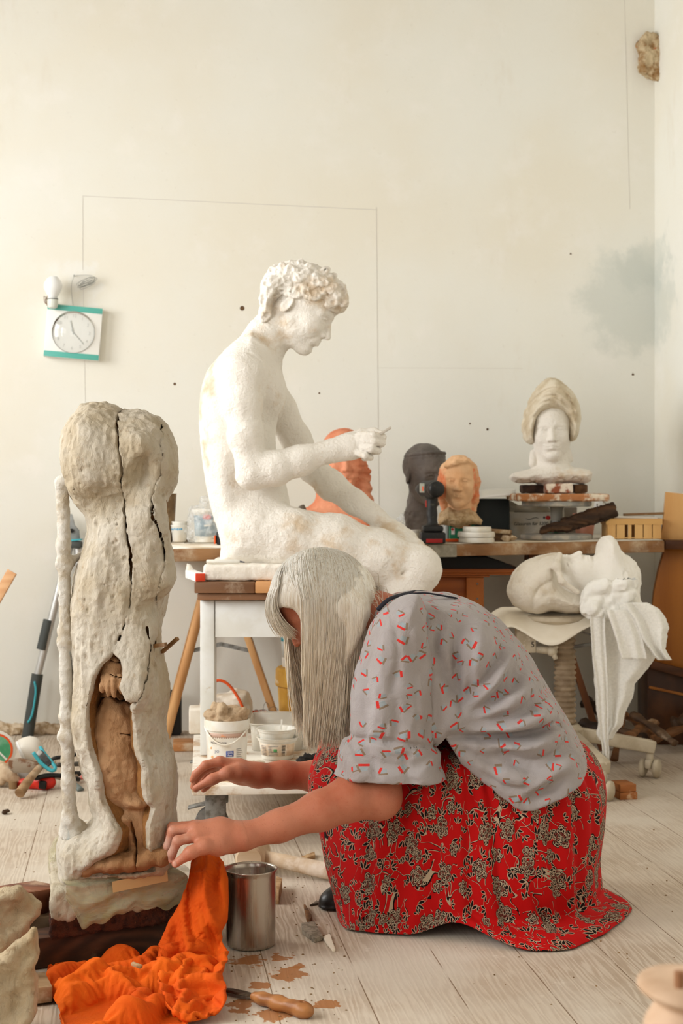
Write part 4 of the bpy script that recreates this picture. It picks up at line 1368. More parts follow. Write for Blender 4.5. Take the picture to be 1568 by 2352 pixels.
# ---- the shoe that shows under the hem
S = Sdf(P(725, 2110, 3.40) - np.array([0, 0.06, 0]), P(850, 2020, 3.42) + np.array([0, 0.07, 0]), 0.003)
S.chain([P(762, 2074, 3.41), P(790, 2066, 3.42), P(825, 2060, 3.43)], [0.030, 0.036, 0.036], 0.02)
S.chain([P(760, 2086, 3.405), P(790, 2088, 3.42), P(825, 2088, 3.43)], [0.030, 0.032, 0.030], 0.01, flat=(0, 0, 1), fs=2.6)
S.put(S.lo, S.lo + 1, lambda X, Y, Z: 0.003 - Z + 0 * X + 0 * Y, 0.004, 'i')
link_mesh('shoe', S.mesh('shoe'), mat('black leather', sr(26, 22, 20), 0.35, sr(52, 38, 26), 30), woman, label='black shoe')

# ---- the hair
def hair_material():
    t = NT('grey blond hair')
    at = t.n('Attribute', attribute_name='tone')
    geo = t.n('NewGeometry'); sp = t.n('SeparateXYZ'); t.set(sp, 0, geo.outputs['Position'])
    n = t.noise(t.coord('Object', (9, 9, 0.6)), 26, 4, 0.6)
    c = t.mix(at.outputs['Fac'], sr(246, 243, 234), sr(206, 190, 164))
    c = t.mix(t.step(n, 0.42, 0.7), c, sr(250, 248, 240))
    c = t.mix(t.math('MULTIPLY', t.step(n, 0.40, 0.26), 0.6), c, sr(130, 108, 82))
    warm = t.step(sp.outputs[2], 0.78, 0.55)
    c = t.mix(t.math('MULTIPLY', warm, 0.5), c, sr(236, 210, 168))
    p = t.principled(Base_Color=c, Roughness=0.36); p.inputs['Specular IOR Level'].default_value = 0.5
    p.inputs['Anisotropic'].default_value = 0.0
    t.set(p, 'Normal', t.bump(t.noise(t.coord('Object', (12, 12, 0.5)), 32, 3, 0.6), 0.55, 0.006))
    return t.m


M_hair = hair_material()
HC = P(738, 1370, DW)                                   # middle of the head of hair
HR = np.array([0.110, 0.102, 0.104])
S = Sdf(P(600, 1690, 3.3) - np.array([0, 0.14, 0]), P(905, 1255, 3.3) + np.array([0, 0.2, 0]), 0.004)
S.ell(HC, HR * 0.985, None, 0.01)
S.ell(P(785, 1380, DW), (0.070, 0.078, 0.082), None, 0.04)
# side curtain of hair, near and far
for sy, ex in ((-1, 0), (1, 0)):
    cur = [(696, 1430), (740, 1380), (800, 1370), (846, 1400), (830, 1460), (806, 1520), (786, 1548), (765, 1540), (745, 1550), (728, 1548), (712, 1530), (698, 1480)]
    S.inflate(smooth_poly(cur, DW + sy * 0.075, 3), DW + sy * 0.075, 0.02, 0.018, 0.03)
# opening for the face
S.ell(P(648, 1462, DW), (0.052, 0.12, 0.050), None, 0.02, 's')
S.ell(P(664, 1432, DW), (0.030, 0.14, 0.044), None, 0.015, 's')
V, Q = S.net(lambda V, N: 0.002 * fbm(V * np.array([1, 1, 0.12]), 90, 2), relax=1)
me = raw_mesh('hair', V, Q); nb = len(V)
strV, strQ, tone = [V], [Q], [np.clip(0.35 + 0.5 * vnoise(V * np.array([1, 1, 0.05]), 120, 3), 0, 1)]
rng = np.random.RandomState(11)
base_n = len(V)


def strand(pts, r0, tn):
    global base_n
    pts = np.array(pts); n = len(pts)
    d = np.gradient(pts, axis=0); d /= np.linalg.norm(d, axis=1)[:, None] + 1e-9
    a = np.cross(d, np.array([0.13, -0.95, 0.2])); a /= np.linalg.norm(a, axis=1)[:, None] + 1e-9
    b_ = np.cross(d, a)
    rr = r0 * np.clip(np.minimum(np.linspace(0.4, 8, n), np.linspace(6, 0.25, n)), 0.2, 1)[:, None]
    ring = []
    for k in range(3):
        an = 2 * PI * k / 3
        ring.append(pts + (a * math.cos(an) + b_ * math.sin(an)) * rr)
    VV = np.stack(ring, 1).reshape(-1, 3)
    i = np.arange(n - 1)[:, None]; k = np.arange(3)[None]; k2 = (k + 1) % 3
    QQ = np.stack([i * 3 + k, (i + 1) * 3 + k, (i + 1) * 3 + k2, i * 3 + k2], -1).reshape(-1, 4) + base_n
    strV.append(VV); strQ.append(QQ); tone.append(np.full(len(VV), tn)); base_n += len(VV)


def fall(p, ylo, conv, wave):
    """Straight down from p to picture height ylo, drawing together a little."""
    z1 = P(0, ylo, DW)[2]; out = []
    x0, y0, z0 = p
    ph, fr = rng.rand() * 6.28, 10 + 10 * rng.rand()
    for k in range(1, 13):
        s = k / 12
        z = z0 + (z1 - z0) * s
        out.append([x0 + conv * s ** 1.3 + wave * math.sin(ph + fr * (z0 - z)) * s, y0 + (DW - 0.06 - y0) * 0.12 * s + wave * 0.6 * math.cos(ph + fr * (z0 - z)) * s, z])
    return out


for i in range(4000):
    # root somewhere along the parting, from the brow to the nape
    s = rng.rand()
    side = -1 if rng.rand() < 0.72 else 1
    az0 = -0.25 + s * 1.2                                # 0 near the brow, 1 at the nape
    root_dir = np.array([-math.cos(0.55 + 1.75 * s), 0, 0]); root_dir[2] = math.sin(0.55 + 1.75 * s)
    az = (PI * (0.03 + 0.94 * s) + rng.normal() * 0.12)    # spread of directions in which the hair falls from the top
    target = np.array([-math.cos(az), side * max(math.sin(az), 0.05), 0.0]); target /= np.linalg.norm(target)
    depth = 1.0 + 0.045 * rng.rand()
    pts = []
    a_end = 1.52 + 0.12 * rng.rand()
    for k in range(9):
        a = k / 8
        dvec = root_dir * math.cos(a * PI / 2) + target * math.sin(a * PI / 2)
        dvec /= np.linalg.norm(dvec)
        pts.append(HC + dvec * HR * depth)
    end = pts[-1]
    px_end = CX + end[0] / end[1] * F
    if px_end < 646:                                       # fringe: swings forward, then curls back to the cheek
        if rng.rand() < 0.72:
            pts = pts[:7]
            e0 = pts[-1]; ylo = 1440 + 25 * rng.rand()
            z1 = P(0, ylo, DW)[2]; bow = -0.006 - 0.012 * rng.rand(); fin = 0.022 + 0.03 * rng.rand()
            yend = e0[1]
            for k in range(1, 10):
                q = k / 9
                pts.append([e0[0] + bow * math.sin(q * PI * 0.8) + fin * q ** 2.6, yend, e0[2] + (z1 - e0[2]) * q])
            strand(pts, 0.00085, np.clip(0.12 + 0.2 * rng.rand(), 0, 1))
        continue
    if px_end < 690 and side < 0:
        pts = [q + np.array([(k / 8) ** 2 * (694 - px_end) / 1045, 0, 0]) for k, q in enumerate(pts)]; px_end = 694
    ylo = 1560 + 145 * rng.rand() ** 0.8 - 30 * (px_end > 830)
    if rng.rand() < 0.10: ylo = 1690 + 25 * rng.rand()
    conv = (748 - px_end) / 1045 * (0.15 + 0.40 * rng.rand()) if px_end > 780 else (730 - px_end) / 1045 * (0.3 + 0.25 * rng.rand())
    pts += fall(pts[-1], ylo, conv - 0.012 * (px_end > 800), 0.003 + 0.007 * rng.rand())
    strand(pts, 0.0009 + 0.0006 * rng.rand(), np.clip(0.30 + 0.32 * rng.normal(), 0, 1))
# wisps at the nape and stray hairs
for i in range(70):
    s = rng.rand(); p0 = HC + np.array([0.085 + 0.03 * rng.rand(), -0.06 * rng.rand(), 0.02 * rng.normal()])
    pts = [p0 + np.array([0.03 * q + 0.02 * rng.rand() * q, 0.0, -0.06 * q * q * (0.5 + rng.rand()) + 0.004 * math.sin(5 * q)]) for q in np.linspace(0, 1.4, 8)]
    strand(pts, 0.0006, 0.9)
V = np.concatenate(strV); Q = np.concatenate(strQ)
me = raw_mesh('hair', V, Q); point_attr(me, 'tone', np.concatenate(tone))
link_mesh('hair', me, M_hair, woman, label='long straight grey blond hair')
# ================================================================== the cracked clay figure in its mould
DC = 3.10


def clay_material(name, c1, c2, c3, inner=None, bump=0.9):
    t = NT(name); v = t.coord('Object')
    n1 = t.noise(v, 6, 5, 0.6); n2 = t.noise(v, 38, 6, 0.62); n3 = t.noise(t.coord('Object', (1, 1, 0.4)), 70, 5, 0.65, 1.2)
    c = t.mix(t.step(n1, 0.38, 0.65), c1, c2)
    c = t.mix(t.math('MULTIPLY', t.step(n2, 0.56, 0.72), 0.6), c, c3)
    if inner is not None:
        at = t.n('Attribute', attribute_name='cut')
        ci = t.mix(t.step(n2, 0.35, 0.68), inner, tuple(q * 0.62 for q in inner))
        c = t.mix(t.step(at.outputs['Fac'], 0.35, 0.65), c, ci)
    p = t.principled(Base_Color=c, Roughness=0.9); p.inputs['Specular IOR Level'].default_value = 0.2
    h = t.math('ADD', t.math('MULTIPLY', n2, 1.0), t.math('MULTIPLY', n3, 0.7))
    t.set(p, 'Normal', t.bump(h, bump, 0.006))
    return t.m


M_shell = clay_material('dried pale clay', sr(192, 184, 170), sr(174, 160, 136), sr(150, 128, 98), sr(150, 104, 58))
M_core = clay_material('damp brown clay', sr(172, 134, 98), sr(144, 104, 68), sr(104, 66, 38), bump=0.8)
outer = [(240, 935), (262, 942), (285, 950), (320, 947), (350, 960), (372, 974), (388, 1000), (396, 1035), (396, 1075), (391, 1108), (384, 1130), (374, 1152), (362, 1168), (363, 1188), (374, 1215), (386, 1260), (387, 1310),
         (381, 1360), (373, 1410), (367, 1470), (372, 1505), (384, 1550), (386, 1610), (380, 1660), (383, 1702), (398, 1735), (404, 1780), (407, 1850), (404, 1900), (395, 1960), (388, 2000), (300, 2012), (215, 2020), (150, 2028),
         (139, 1985), (136, 1938), (156, 1902), (196, 1892), (219, 1872), (212, 1842), (205, 1800), (190, 1750), (174, 1700), (168, 1640), (171, 1580), (172, 1530), (169, 1480), (163, 1420), (166, 1380), (175, 1320), (190, 1270),
         (204, 1220), (209, 1182), (198, 1160), (181, 1130), (167, 1095), (157, 1045), (159, 1000), (173, 965), (202, 942)]
hole = [(263, 1488), (232, 1520), (212, 1553), (202, 1599), (194, 1640), (189, 1679), (192, 1725), (201, 1755), (209, 1782), (210, 1810), (212, 1838), (232, 1874), (262, 1911), (252, 1938), (199, 1971), (159, 2004), (152, 2040), (300, 2045), (392, 2030), (381, 1971),
        (361, 1938), (358, 1901), (372, 1872), (385, 1848), (351, 1825), (348, 1788), (352, 1762), (342, 1735), (332, 1705), (318, 1652), (312, 1622), (322, 1606), (298, 1599), (286, 1573), (288, 1540), (285, 1513)]
h = 0.0021
S = Sdf(P(115, 2050, DC) - np.array([0, 0.2, 0]), P(425, 915, DC) + np.array([0, 0.2, 0]), h)
S.inflate(smooth_poly(outer, DC, 2), DC, 0.072, 0.125, 0.01)
# fuller head; shoulders; foot slab
S.ell(P(228, 1055, DC - 0.02), (0.062, 0.115, 0.105), None, 0.05)
S.ell(P(330, 1060, DC - 0.03), (0.058, 0.105, 0.085), None, 0.04)
S.ell(P(350, 1075, DC - 0.06), (0.035, 0.05, 0.05), None, 0.04)
S.ell(P(327, 1090, DC - 0.125), (0.018, 0.02, 0.03), None, 0.03, 's')
S.ell(P(318, 1020, DC - 0.13), (0.016, 0.014, 0.016), None, 0.02)
S.ell(P(270, 1160, DC - 0.13), (0.09, 0.03, 0.02), None, 0.04, 's')
S.cone(P(345, 1190, DC - 0.10), P(365, 1330, DC - 0.085), 0.035, 0.03, 0.05)
S.cone(P(330, 1440, DC - 0.09), P(310, 1590, DC - 0.125), 0.026, 0.024, 0.03)
full = S.d.copy()
S.clip((0, 0, -1), (0, 0, 0.158))
X, Y, Z = S.field()
XX, ZZ = X[:, 0, :], Z[0]
# body strokes
wob = lambda V: np.stack([V[:, 0] * 1.0, V[:, 1], V[:, 2] * 0.45], 1)
# the opening, its walls leaning inwards
hs = poly_sdf(XX, ZZ, XZ(curve_pts(hole, 1, True), DC - 0.1))[:, None, :]
lean = np.clip(Y - (DC - 0.135), 0, 0.2)
cutf = np.maximum(hs + (0.6 - 0.38 * np.clip((Z - P(0, 1700, DC)[2]) / 0.08, 0, 1)) * lean, Y - (DC - 0.015))
S.d = np.maximum(S.d, -cutf).astype(np.float32)
# long cracks
rngc = np.random.RandomState(2)
for pts, r in (
        ([(265, 935), (268, 975), (275, 1020), (282, 1062), (285, 1080), (281, 1100), (280, 1120), (285, 1145), (285, 1170), (291, 1205), (295, 1240), (302, 1265), (303, 1290), (304, 1330), (303, 1360), (298, 1395)], 0.0018),
        ([(292, 1415), (284, 1445)], 0.0016), ([(277, 1460), (273, 1470)], 0.0016),
        ([(364, 972), (366, 1000), (364, 1025), (370, 1060), (366, 1090), (355, 1120), (348, 1145), (353, 1165), (353, 1188), (365, 1210), (374, 1240), (378, 1270), (376, 1310), (366, 1345), (354, 1380), (350, 1392)], 0.0012),
        ([(338, 1440), (345, 1480), (344, 1520), (338, 1560), (330, 1590), (322, 1604)], 0.0014)):
    q = [np.array(p) for p in pts]
    jag = []
    for a, b_ in zip(q[:-1], q[1:]):
        for k in range(4):
            jag.append(a + (b_ - a) * k / 4 + rngc.normal(size=2) * 1.0)
    jag.append(q[-1])
    ld = line_dist(XX, ZZ, XZ(jag, DC - 0.11))[:, None, :] - r
    S.d = np.maximum(S.d, -np.maximum(np.maximum(ld, -(full + 0.016)), Y - DC)).astype(np.float32)
# pock marks
for i in range(70):
    x, y = rngc.uniform(165, 380), rngc.uniform(950, 1500)
    r = rngc.uniform(0.0012, 0.0024)
    q = P(x, y, DC)
    ix, iz = int((q[0] - S.lo[0]) / h), int((q[2] - S.lo[2]) / h)
    col = full[ix, :, iz]; j = np.nonzero(col < 0)[0]
    if len(j): S.ell((q[0], S.lo[1] + j[0] * h, q[2]), (r, r * 1.2, r * rngc.uniform(1, 2.6)), None, 0.004, 's')
disp = lambda V, N: (0.0030 * fbm(wob(V), 42, 3, 8, 0.55) + 0.0035 * vnoise(V, 17, 4) + 0.0022 * (1 - 2 * np.abs(vnoise(wob(V), 60, 21))) + 0.0012 * vnoise(V, 150, 5))
Vs, Qs_ = S.net(None, relax=1)
# how deep each point lies below the original outside: the cut faces
gi = np.clip(((Vs - S.lo) / h).round().astype(int), 0, np.array(full.shape) - 1)
depth = -full[gi[:, 0], gi[:, 1], gi[:, 2]]
hsn = np.broadcast_to(hs, full.shape)[gi[:, 0], gi[:, 1], gi[:, 2]]
N = normals(Vs, Qs_)
cutv = np.clip((depth - 0.006) / 0.006, 0, 1) * (hsn < 0.03)
Vs = Vs + N * (disp(Vs, N) * (1 - 0.6 * cutv))[:, None]
me = raw_mesh('clay_shell', Vs, Qs_); point_attr(me, 'cut', np.clip((depth - 0.008) / 0.006, 0, 1))
base_c = P(275, 2005, DC)
fig = thing('clay_figure', 'tall cracked clay figure, open at the front over a brown clay core', 'sculpture', base_c)
link_mesh('clay_shell', me, M_shell, fig, label='pale cracked outer clay')

# brown core seen through the opening
S = Sdf(P(140, 2050, DC) - np.array([0, 0.16, 0]), P(405, 1470, DC) + np.array([0, 0.05, 0]), 0.0021)
core = [(268, 1492), (235, 1540), (222, 1580), (226, 1612), (214, 1650), (209, 1690), (212, 1740), (226, 1780), (238, 1805), (240, 1835), (258, 1868), (292, 1888), (300, 1925), (250, 1975), (205, 2010), (300, 2020), (372, 2010), (362, 1950), (362, 1890), (378, 1850), (350, 1828), (347, 1780), (338, 1725), (326, 1690), (316, 1650), (308, 1622), (285, 1600), (284, 1540)]
S.inflate(XZ(curve_pts(core, 2, True), DC - 0.06), DC - 0.02, 0.045, 0.062, 0.01)
S.ell(P(262, 1715, DC - 0.055), (0.052, 0.042, 0.085), None, 0.03)
S.ell(P(262, 1790, DC - 0.06), (0.036, 0.035, 0.05), None, 0.03)
S.ell(P(306, 1715, DC - 0.045), (0.03, 0.03, 0.05), None, 0.02)
S.ell(P(352, 1852, DC - 0.09), (0.030, 0.03, 0.016), None, 0.012, 's')
S.ell(P(318, 1842, DC - 0.075), (0.03, 0.03, 0.012), None, 0.015)
S.ell(P(290, 1880, DC - 0.075), (0.016, 0.02, 0.012), None, 0.012)
S.ell(P(320, 1912, DC - 0.06), (0.03, 0.03, 0.035), None, 0.02)
# base ledge of rough clay in front
for i in range(24):
    x = 195 + 8.2 * i; y = 2004 - 1.3 * i
    S.ell(P(x + rngc.normal() * 2, y - 10 + rngc.normal() * 4, DC - 0.085), (0.014, 0.028, 0.013), None, 0.010)
# hand hanging over the belly
S.chain([P(266, 1500, DC - 0.06), P(260, 1530, DC - 0.085), P(256, 1556, DC - 0.095)], [0.014, 0.019, 0.022], 0.012)
for x0, x1, y1, dd in ((241, 238, 1588, 0), (251, 250, 1597, -0.004), (263, 264, 1598, -0.005), (275, 279, 1588, -0.002)):
    S.chain([P(x0 - 2, 1554, DC - 0.108 + dd), P(x1 - 3, 1575, DC - 0.114 + dd), P(x1 - 2, y1, DC - 0.108 + dd)], [0.0062, 0.0060, 0.0050], 0.002)
S.chain([P(276, 1554, DC - 0.095), P(284, 1574, DC - 0.098), P(281, 1590, DC - 0.102)], [0.010, 0.008, 0.006], 0.006)
X, Y, Z = S.field()
for pts, r in (([(228, 1610), (245, 1602), (258, 1606), (272, 1617), (290, 1607), (310, 1612)], 0.0030), ([(300, 1890), (305, 1915), (312, 1950), (316, 1990)], 0.0024), ([(278, 1685), (300, 1690), (318, 1702), (330, 1705)], 0.0014),
               ([(255, 1515), (268, 1520), (280, 1521)], 0.0014), ([(258, 1545), (270, 1551), (285, 1553)], 0.0010), ([(315, 1745), (335, 1752), (348, 1757)], 0.0014)):
    ld = line_dist(X[:, 0, :], Z[0], XZ(curve_pts(pts, 3), DC - 0.09))[:, None, :] - r
    S.d = np.maximum(S.d, -np.maximum(np.maximum(ld, -(S.d + 0.03)), Y - DC)).astype(np.float32)
S.clip((0, 0, -1), (0, 0, 0.158))
me = S.mesh('clay_core', lambda V, N: 0.0028 * fbm(V, 40, 3, 4) + 0.002 * vnoise(V, 90, 6))
link_mesh('clay_core', me, M_core, fig, label='brown inner clay with a small hand and belly')

# plastered support pole
S = Sdf(P(112, 1925, 3.06) - np.array([0, 0.06, 0]), P(200, 1080, 3.06) + np.array([0, 0.09, 0]), 0.0028)
DP = 3.055
pole = [P(144, 1110, DP), P(146, 1250, DP), P(150, 1450, DP), P(153, 1650, DP), P(157, 1800, DP), P(161, 1885, DP), P(166, 1905, DP + 0.01)]
S.chain(pole, [0.0135, 0.0128, 0.0125, 0.0125, 0.0130, 0.0150, 0.030], 0.015)
for (x, y, r) in ((146, 1108, 0.018), (148, 1294, 0.019), (151, 1478, 0.017), (152, 1692, 0.0185)):
    S.ell(P(x, y, DP), (r, r, r * 0.75), None, 0.012)
for (x0, y0, x1, y1, r) in ((150, 1106, 176, 1082, 0.010), (152, 1292, 186, 1276, 0.008), (155, 1480, 178, 1488, 0.009), (155, 1690, 180, 1672, 0.006)):
    S.cone(P(x0, y0, DP), P(x1, y1, DP + 0.03), r, r * 0.9, 0.01)
me = S.mesh('support_pole', lambda V, N: 0.0014 * fbm(V, 60, 3, 3, 0.6) + 0.001 * vnoise(V, 160, 2))
t = NT('plastered pole'); v = t.coord('Object')
c = t.mix(t.step(t.noise(v, 26, 5), 0.42, 0.6), sr(205, 200, 190), sr(184, 172, 152))
c = t.mix(t.math('MULTIPLY', t.step(t.noise(t.coord('Object', (1, 1, 0.3), loc=(5, 0, 0)), 30, 4), 0.62, 0.7), 0.8), c, sr(140, 158, 164))
p = t.principled(Base_Color=c, Roughness=0.85); t.set(p, 'Normal', t.bump(t.noise(v, 150, 5, 0.65), 0.8, 0.004))
link_mesh('support_pole', me, t.m, fig, label='grey plaster coated support pole')

# wooden wedges
M_wedge = wood('split wedge wood', sr(150, 112, 70), sr(108, 76, 44), 'X', dust=sr(190, 172, 150))
for (x0, y0, x1, y1, D, w_, lab) in ((350, 1174, 380, 1153, 3.02, 0.013, 'short wooden stick stuck in the neck of the clay figure'),
                                     (344, 1485, 381, 1480, 2.99, 0.010, 'brown wooden peg pushed into the side crack of the clay figure'),
                                     (372, 1498, 408, 1466, 3.07, 0.009, 'thin wooden stick poking out behind the clay figure')):
    b = MB(); b.bar(P(x0, y0, D + 0.02), P(x1, y1, D), w_, w_ * 0.8)
    tag(b.build('wooden_wedge', M_wedge, bevel=0.0012), lab, 'wooden stick', 'wooden sticks in the clay figure')

# ---- the block under the figure
zb, zt = 0.062, 0.160
A_ = np.array([P(116, 0, 2.965)[0], 2.965]); B2 = np.array([P(434, 0, 3.09)[0], 3.09])
ed = (B2 - A_) / np.linalg.norm(B2 - A_); nd = np.array([-ed[1], ed[0]])
LB, DB = np.linalg.norm(B2 - A_), 0.25
vl = np.array([-A_[1], A_[0], 0.0]) / np.linalg.norm(A_); vl = vl if vl[0] < 0 else -vl; vp = np.array([A_[0], A_[1], 0])
mid = (A_ + B2) / 2 + nd * DB / 2
RB = np.array([[ed[0], nd[0], 0], [ed[1], nd[1], 0], [0, 0, 1]])
blk = thing('plinth_block', 'plaster smeared block wrapped in yellowed plastic under the clay figure', 'block', (mid[0], mid[1], zb))
S = Sdf((mid[0] - 0.28, mid[1] - 0.27, zb - 0.02), (mid[0] + 0.28, mid[1] + 0.27, zt + 0.05), 0.0036)
S.box((mid[0], mid[1], (zb + 0.03 + zt) / 2), (LB, DB, zt - zb - 0.03), RB, 0.012, 0.01); S.clip(vl, vp)
me = S.mesh('plaster_coat', lambda V, N: 0.004 * fbm(V, 30, 3, 3) + 0.002 * fbm(V, 90, 2, 5))
link_mesh('plaster_coat', me, clay_material('plaster coat', sr(190, 180, 160), sr(160, 142, 112), sr(96, 76, 52)), blk)
S = Sdf((mid[0] - 0.28, mid[1] - 0.27, zb - 0.03), (mid[0] + 0.28, mid[1] + 0.27, zb + 0.06), 0.0034)
S.box((mid[0], mid[1], zb + 0.020), (LB * 0.995, DB, 0.040), RB, 0.004, 0.01); S.clip(vl, vp)
me = S.mesh('fibre_board', lambda V, N: 0.003 * fbm(V, 80, 3, 13, 0.7))
link_mesh('fibre_board', me, mat('peaty fibreboard', sr(92, 44, 20), 0.95, sr(58, 26, 12), 60, bump=1.0, bscale=240, bdist=0.008, col3=sr(138, 76, 40), scale3=120), blk, label='dark red brown fibre board')
# plastic sheet round the front
t = NT('yellowed plastic sheet'); v = t.coord('Object')
n = t.noise(v, 16, 5, 0.6, 1.5)
c = t.mix(t.step(n, 0.35, 0.7), sr(208, 204, 170), sr(170, 158, 110))
p = t.principled(Base_Color=c, Roughness=0.14, Alpha=t.math('ADD', t.math('MULTIPLY', t.step(n, 0.3, 0.7), 0.36), 0.34))
p.inputs['Specular IOR Level'].default_value = 0.6
t.set(p, 'Normal', t.bump(t.noise(t.coord('Object', (1, 1, 3)), 22, 4, 0.6, 1.0), 0.6, 0.008))
M_plastic = t.m
rows = []
for j in range(26):
    r = []
    f = j / 25
    for i in range(60):
        g = i / 59
        s0 = 0.10 + 0.90 * g
        q = A_ + ed * LB * s0
        zlow = zb + 0.028 + 0.020 * max(0, g - 0.45) / 0.55 - 0.010 * math.sin(g * 9) + 0.004 * math.sin(g * 37)
        if g < 0.12: zlow += (0.12 - g) * 0.4
        z = zt + 0.012 + (zlow - zt - 0.012) * f
        o = 0.008 + 0.003 * math.sin(g * 21 + f * 6) * f + 0.003 * math.sin(f * 14 + g * 5) + (0.010 * (1 - f) if f < 0.1 else 0)
        o = max(o, 0.005)
        if f < 0.12:
            o = 0.008 - (0.12 - f) / 0.12 * 0.035; z = zt + 0.010
        q = q - nd * o
        r.append((q[0], q[1], z))
    rows.append(r)
b = MB(); b.grid(rows); b.build('plastic_sheet', M_plastic, blk, smooth=True, label='yellowed clear plastic sheet')
b = MB()
q0, q1 = A_ + ed * LB * 0.42 - nd * 0.016, A_ + ed * LB * 0.82 - nd * 0.016
b.bar((q0[0], q0[1], zt - 0.006), (q1[0], q1[1], zt + 0.004), 0.001, 0.022)
b.build('tape_strip', mat('brown packing tape', sr(196, 164, 112), 0.3), blk, label='strip of tan tape')
b = MB()
S = Sdf(P(95, 2020, 3.2) - 0.02, P(160, 1900, 3.2) + np.array([0.0, 0.08, 0.02]), 0.003)
S.inflate(XZ([(112, 1960), (125, 1925), (140, 1915), (148, 1990), (135, 2015), (110, 2010)], 3.2), 3.21, 0.02, 0.022)
me = S.mesh('plastic_scrap', lambda V, N: 0.005 * fbm(V, 45, 3, 1))
tag(link_mesh('plastic_scrap', me, M_plastic), 'crumpled clear plastic scrap behind the plastered pole foot', 'plastic scrap')

# timbers on the floor under the block
M_beam = wood('dark old timber', sr(92, 56, 34), sr(44, 26, 16), 'X', ring=14, dust=sr(160, 140, 116), dustlo=0.6, dusthi=0.8)
M_beam2 = wood('grey old timber', sr(128, 106, 82), sr(92, 70, 48), 'X', ring=12, dust=sr(176, 160, 138), dustlo=0.5, dusthi=0.75)
def beam(a, b_, w_, h_, m, lab):
    bb = MB(); bb.bar(a, b_, w_, h_)
    tag(bb.build('timber_beam', m, bevel=0.003), lab, 'wooden beam', 'timbers under the clay figure')
ev = np.array([ed[0], ed[1], 0]); nv = np.array([nd[0], nd[1], 0])
q = np.array([A_[0], A_[1], 0]) + nv * 0.055
beam(q - ev * 0.16 + [0, 0, 0.031], q + ev * 0.36 + [0, 0, 0.031], 0.07, 0.060, M_beam, 'dark timber under the front edge of the plastered block')
q = np.array([A_[0], A_[1], 0]) + nv * 0.20
beam(q - ev * 0.20 + [0, 0, 0.031], q + ev * 0.36 + [0, 0, 0.031], 0.08, 0.060, M_beam2, 'grey timber under the back of the plastered block')
q = P(40, 2075, 3.12)
beam(P(-60, 2090, 3.05), P(112, 2062, 3.22), 0.09, 0.060, wood('reddish timber', sr(140, 82, 52), sr(94, 50, 30), 'X', dust=sr(180, 150, 124)), 'reddish timber end left of the plastered block, behind the plaster shards')
a0, b0 = on_floor(-120, 2292, 0.02), on_floor(112, 2266, 0.02)
beam(a0, b0, 0.09, 0.030, wood('floor plank offcut', sr(176, 148, 112), sr(132, 100, 68), 'X', dust=sr(200, 184, 160)), 'flat plank on the floor under the orange cloth and the shards')

# ---- plaster shards, lower left
M_shard = clay_material('broken mould plaster', sr(190, 174, 146), sr(170, 148, 114), sr(118, 90, 58), bump=1.3)
def shard(poly, D, half, lean, lab, seed, hollow=None):
    S = Sdf(P(-90, 2420, D) - np.array([0.02, 0.26, 0]), P(110, 2000, D) + np.array([0.02, 0.26, 0]), 0.0036)
    S.inflate(XZ(poly, D), D, half * 0.30, half * 0.62, 0.004, tilt=(P(40, 0, D)[0], lean))
    if hollow:
        for (x, y, r) in hollow:
            S.ell(P(x, y, D - half), (r, half * 0.8, r * 1.1), None, 0.03, 's')
    S.put(S.lo, S.lo + 5, lambda X, Y, Z: 0.002 - Z + 0 * X + 0 * Y, 0.004, 'i')
    me = S.mesh('plaster_shard', lambda V, N: 0.005 * fbm(V, 20, 3, seed, 0.5) + 0.0045 * (1 - 2 * np.abs(vnoise(V * np.array([1, 1, 0.6]), 34, seed + 3))) + 0.002 * fbm(V, 90, 2, seed), relax=0)
    tag(link_mesh('plaster_shard', me, M_shard), lab, 'plaster shard', 'broken mould pieces, lower left')
shard([(-70, 2060), (0, 2040), (46, 2036), (60, 2062), (88, 2085), (86, 2108), (62, 2132), (40, 2160), (10, 2190), (-70, 2200)], 2.90, 0.055, 0.3, 'upper broken plaster mould piece, beside the plastered block', 3, [(30, 2120, 0.03), (70, 2100, 0.016)])
shard([(-80, 2210), (0, 2192), (30, 2168), (78, 2134), (86, 2165), (89, 2205), (80, 2225), (88, 2252), (86, 2300), (74, 2345), (52, 2372), (20, 2400), (0, 2400), (-80, 2400)], 2.64, 0.05, 0.15, 'lower pointed plaster mould piece, left of the orange cloth', 7, [(30, 2300, 0.05), (60, 2200, 0.02)])
shard([(-60, 2140), (0, 2146), (20, 2166), (8, 2192), (0, 2296), (-60, 2310)], 2.80, 0.03, 0.0, 'small plaster piece wedged between the two larger shards', 9)

# ---- orange cloth
M_orange = None
t = NT('orange jersey cloth'); v = t.coord('Object')
c = t.mix(t.step(t.noise(v, 7, 4), 0.35, 0.7), sr(220, 96, 16), sr(200, 72, 9))
c = t.mix(t.math('MULTIPLY', t.noise(v, 600, 2), 0.25), c, sr(226, 106, 34))
p = t.principled(Base_Color=c, Roughness=0.85); p.inputs['Specular IOR Level'].default_value = 0.15; t.set(p, 'Normal', t.bump(t.noise(v, 42, 5, 0.6, 1.4), 0.35, 0.010))
M_orange = t.m
zx = lambda x, y: (x / 2.063, 1900 + y / 2.063)


def heap(x, y, zc=0.035):
    px, py = zx(x, y); D = (H - zc) * F / (py - HY)
    return P(px, py, D)


def drape(x, y):
    px, py = zx(x, y)
    D = np.interp(py, [1955, 2000, 2080, 2140, 2190, 2240, 2300], [3.11, 3.055, 3.01, 2.975, 2.93, 2.80, 2.66])
    return P(px, py, D)


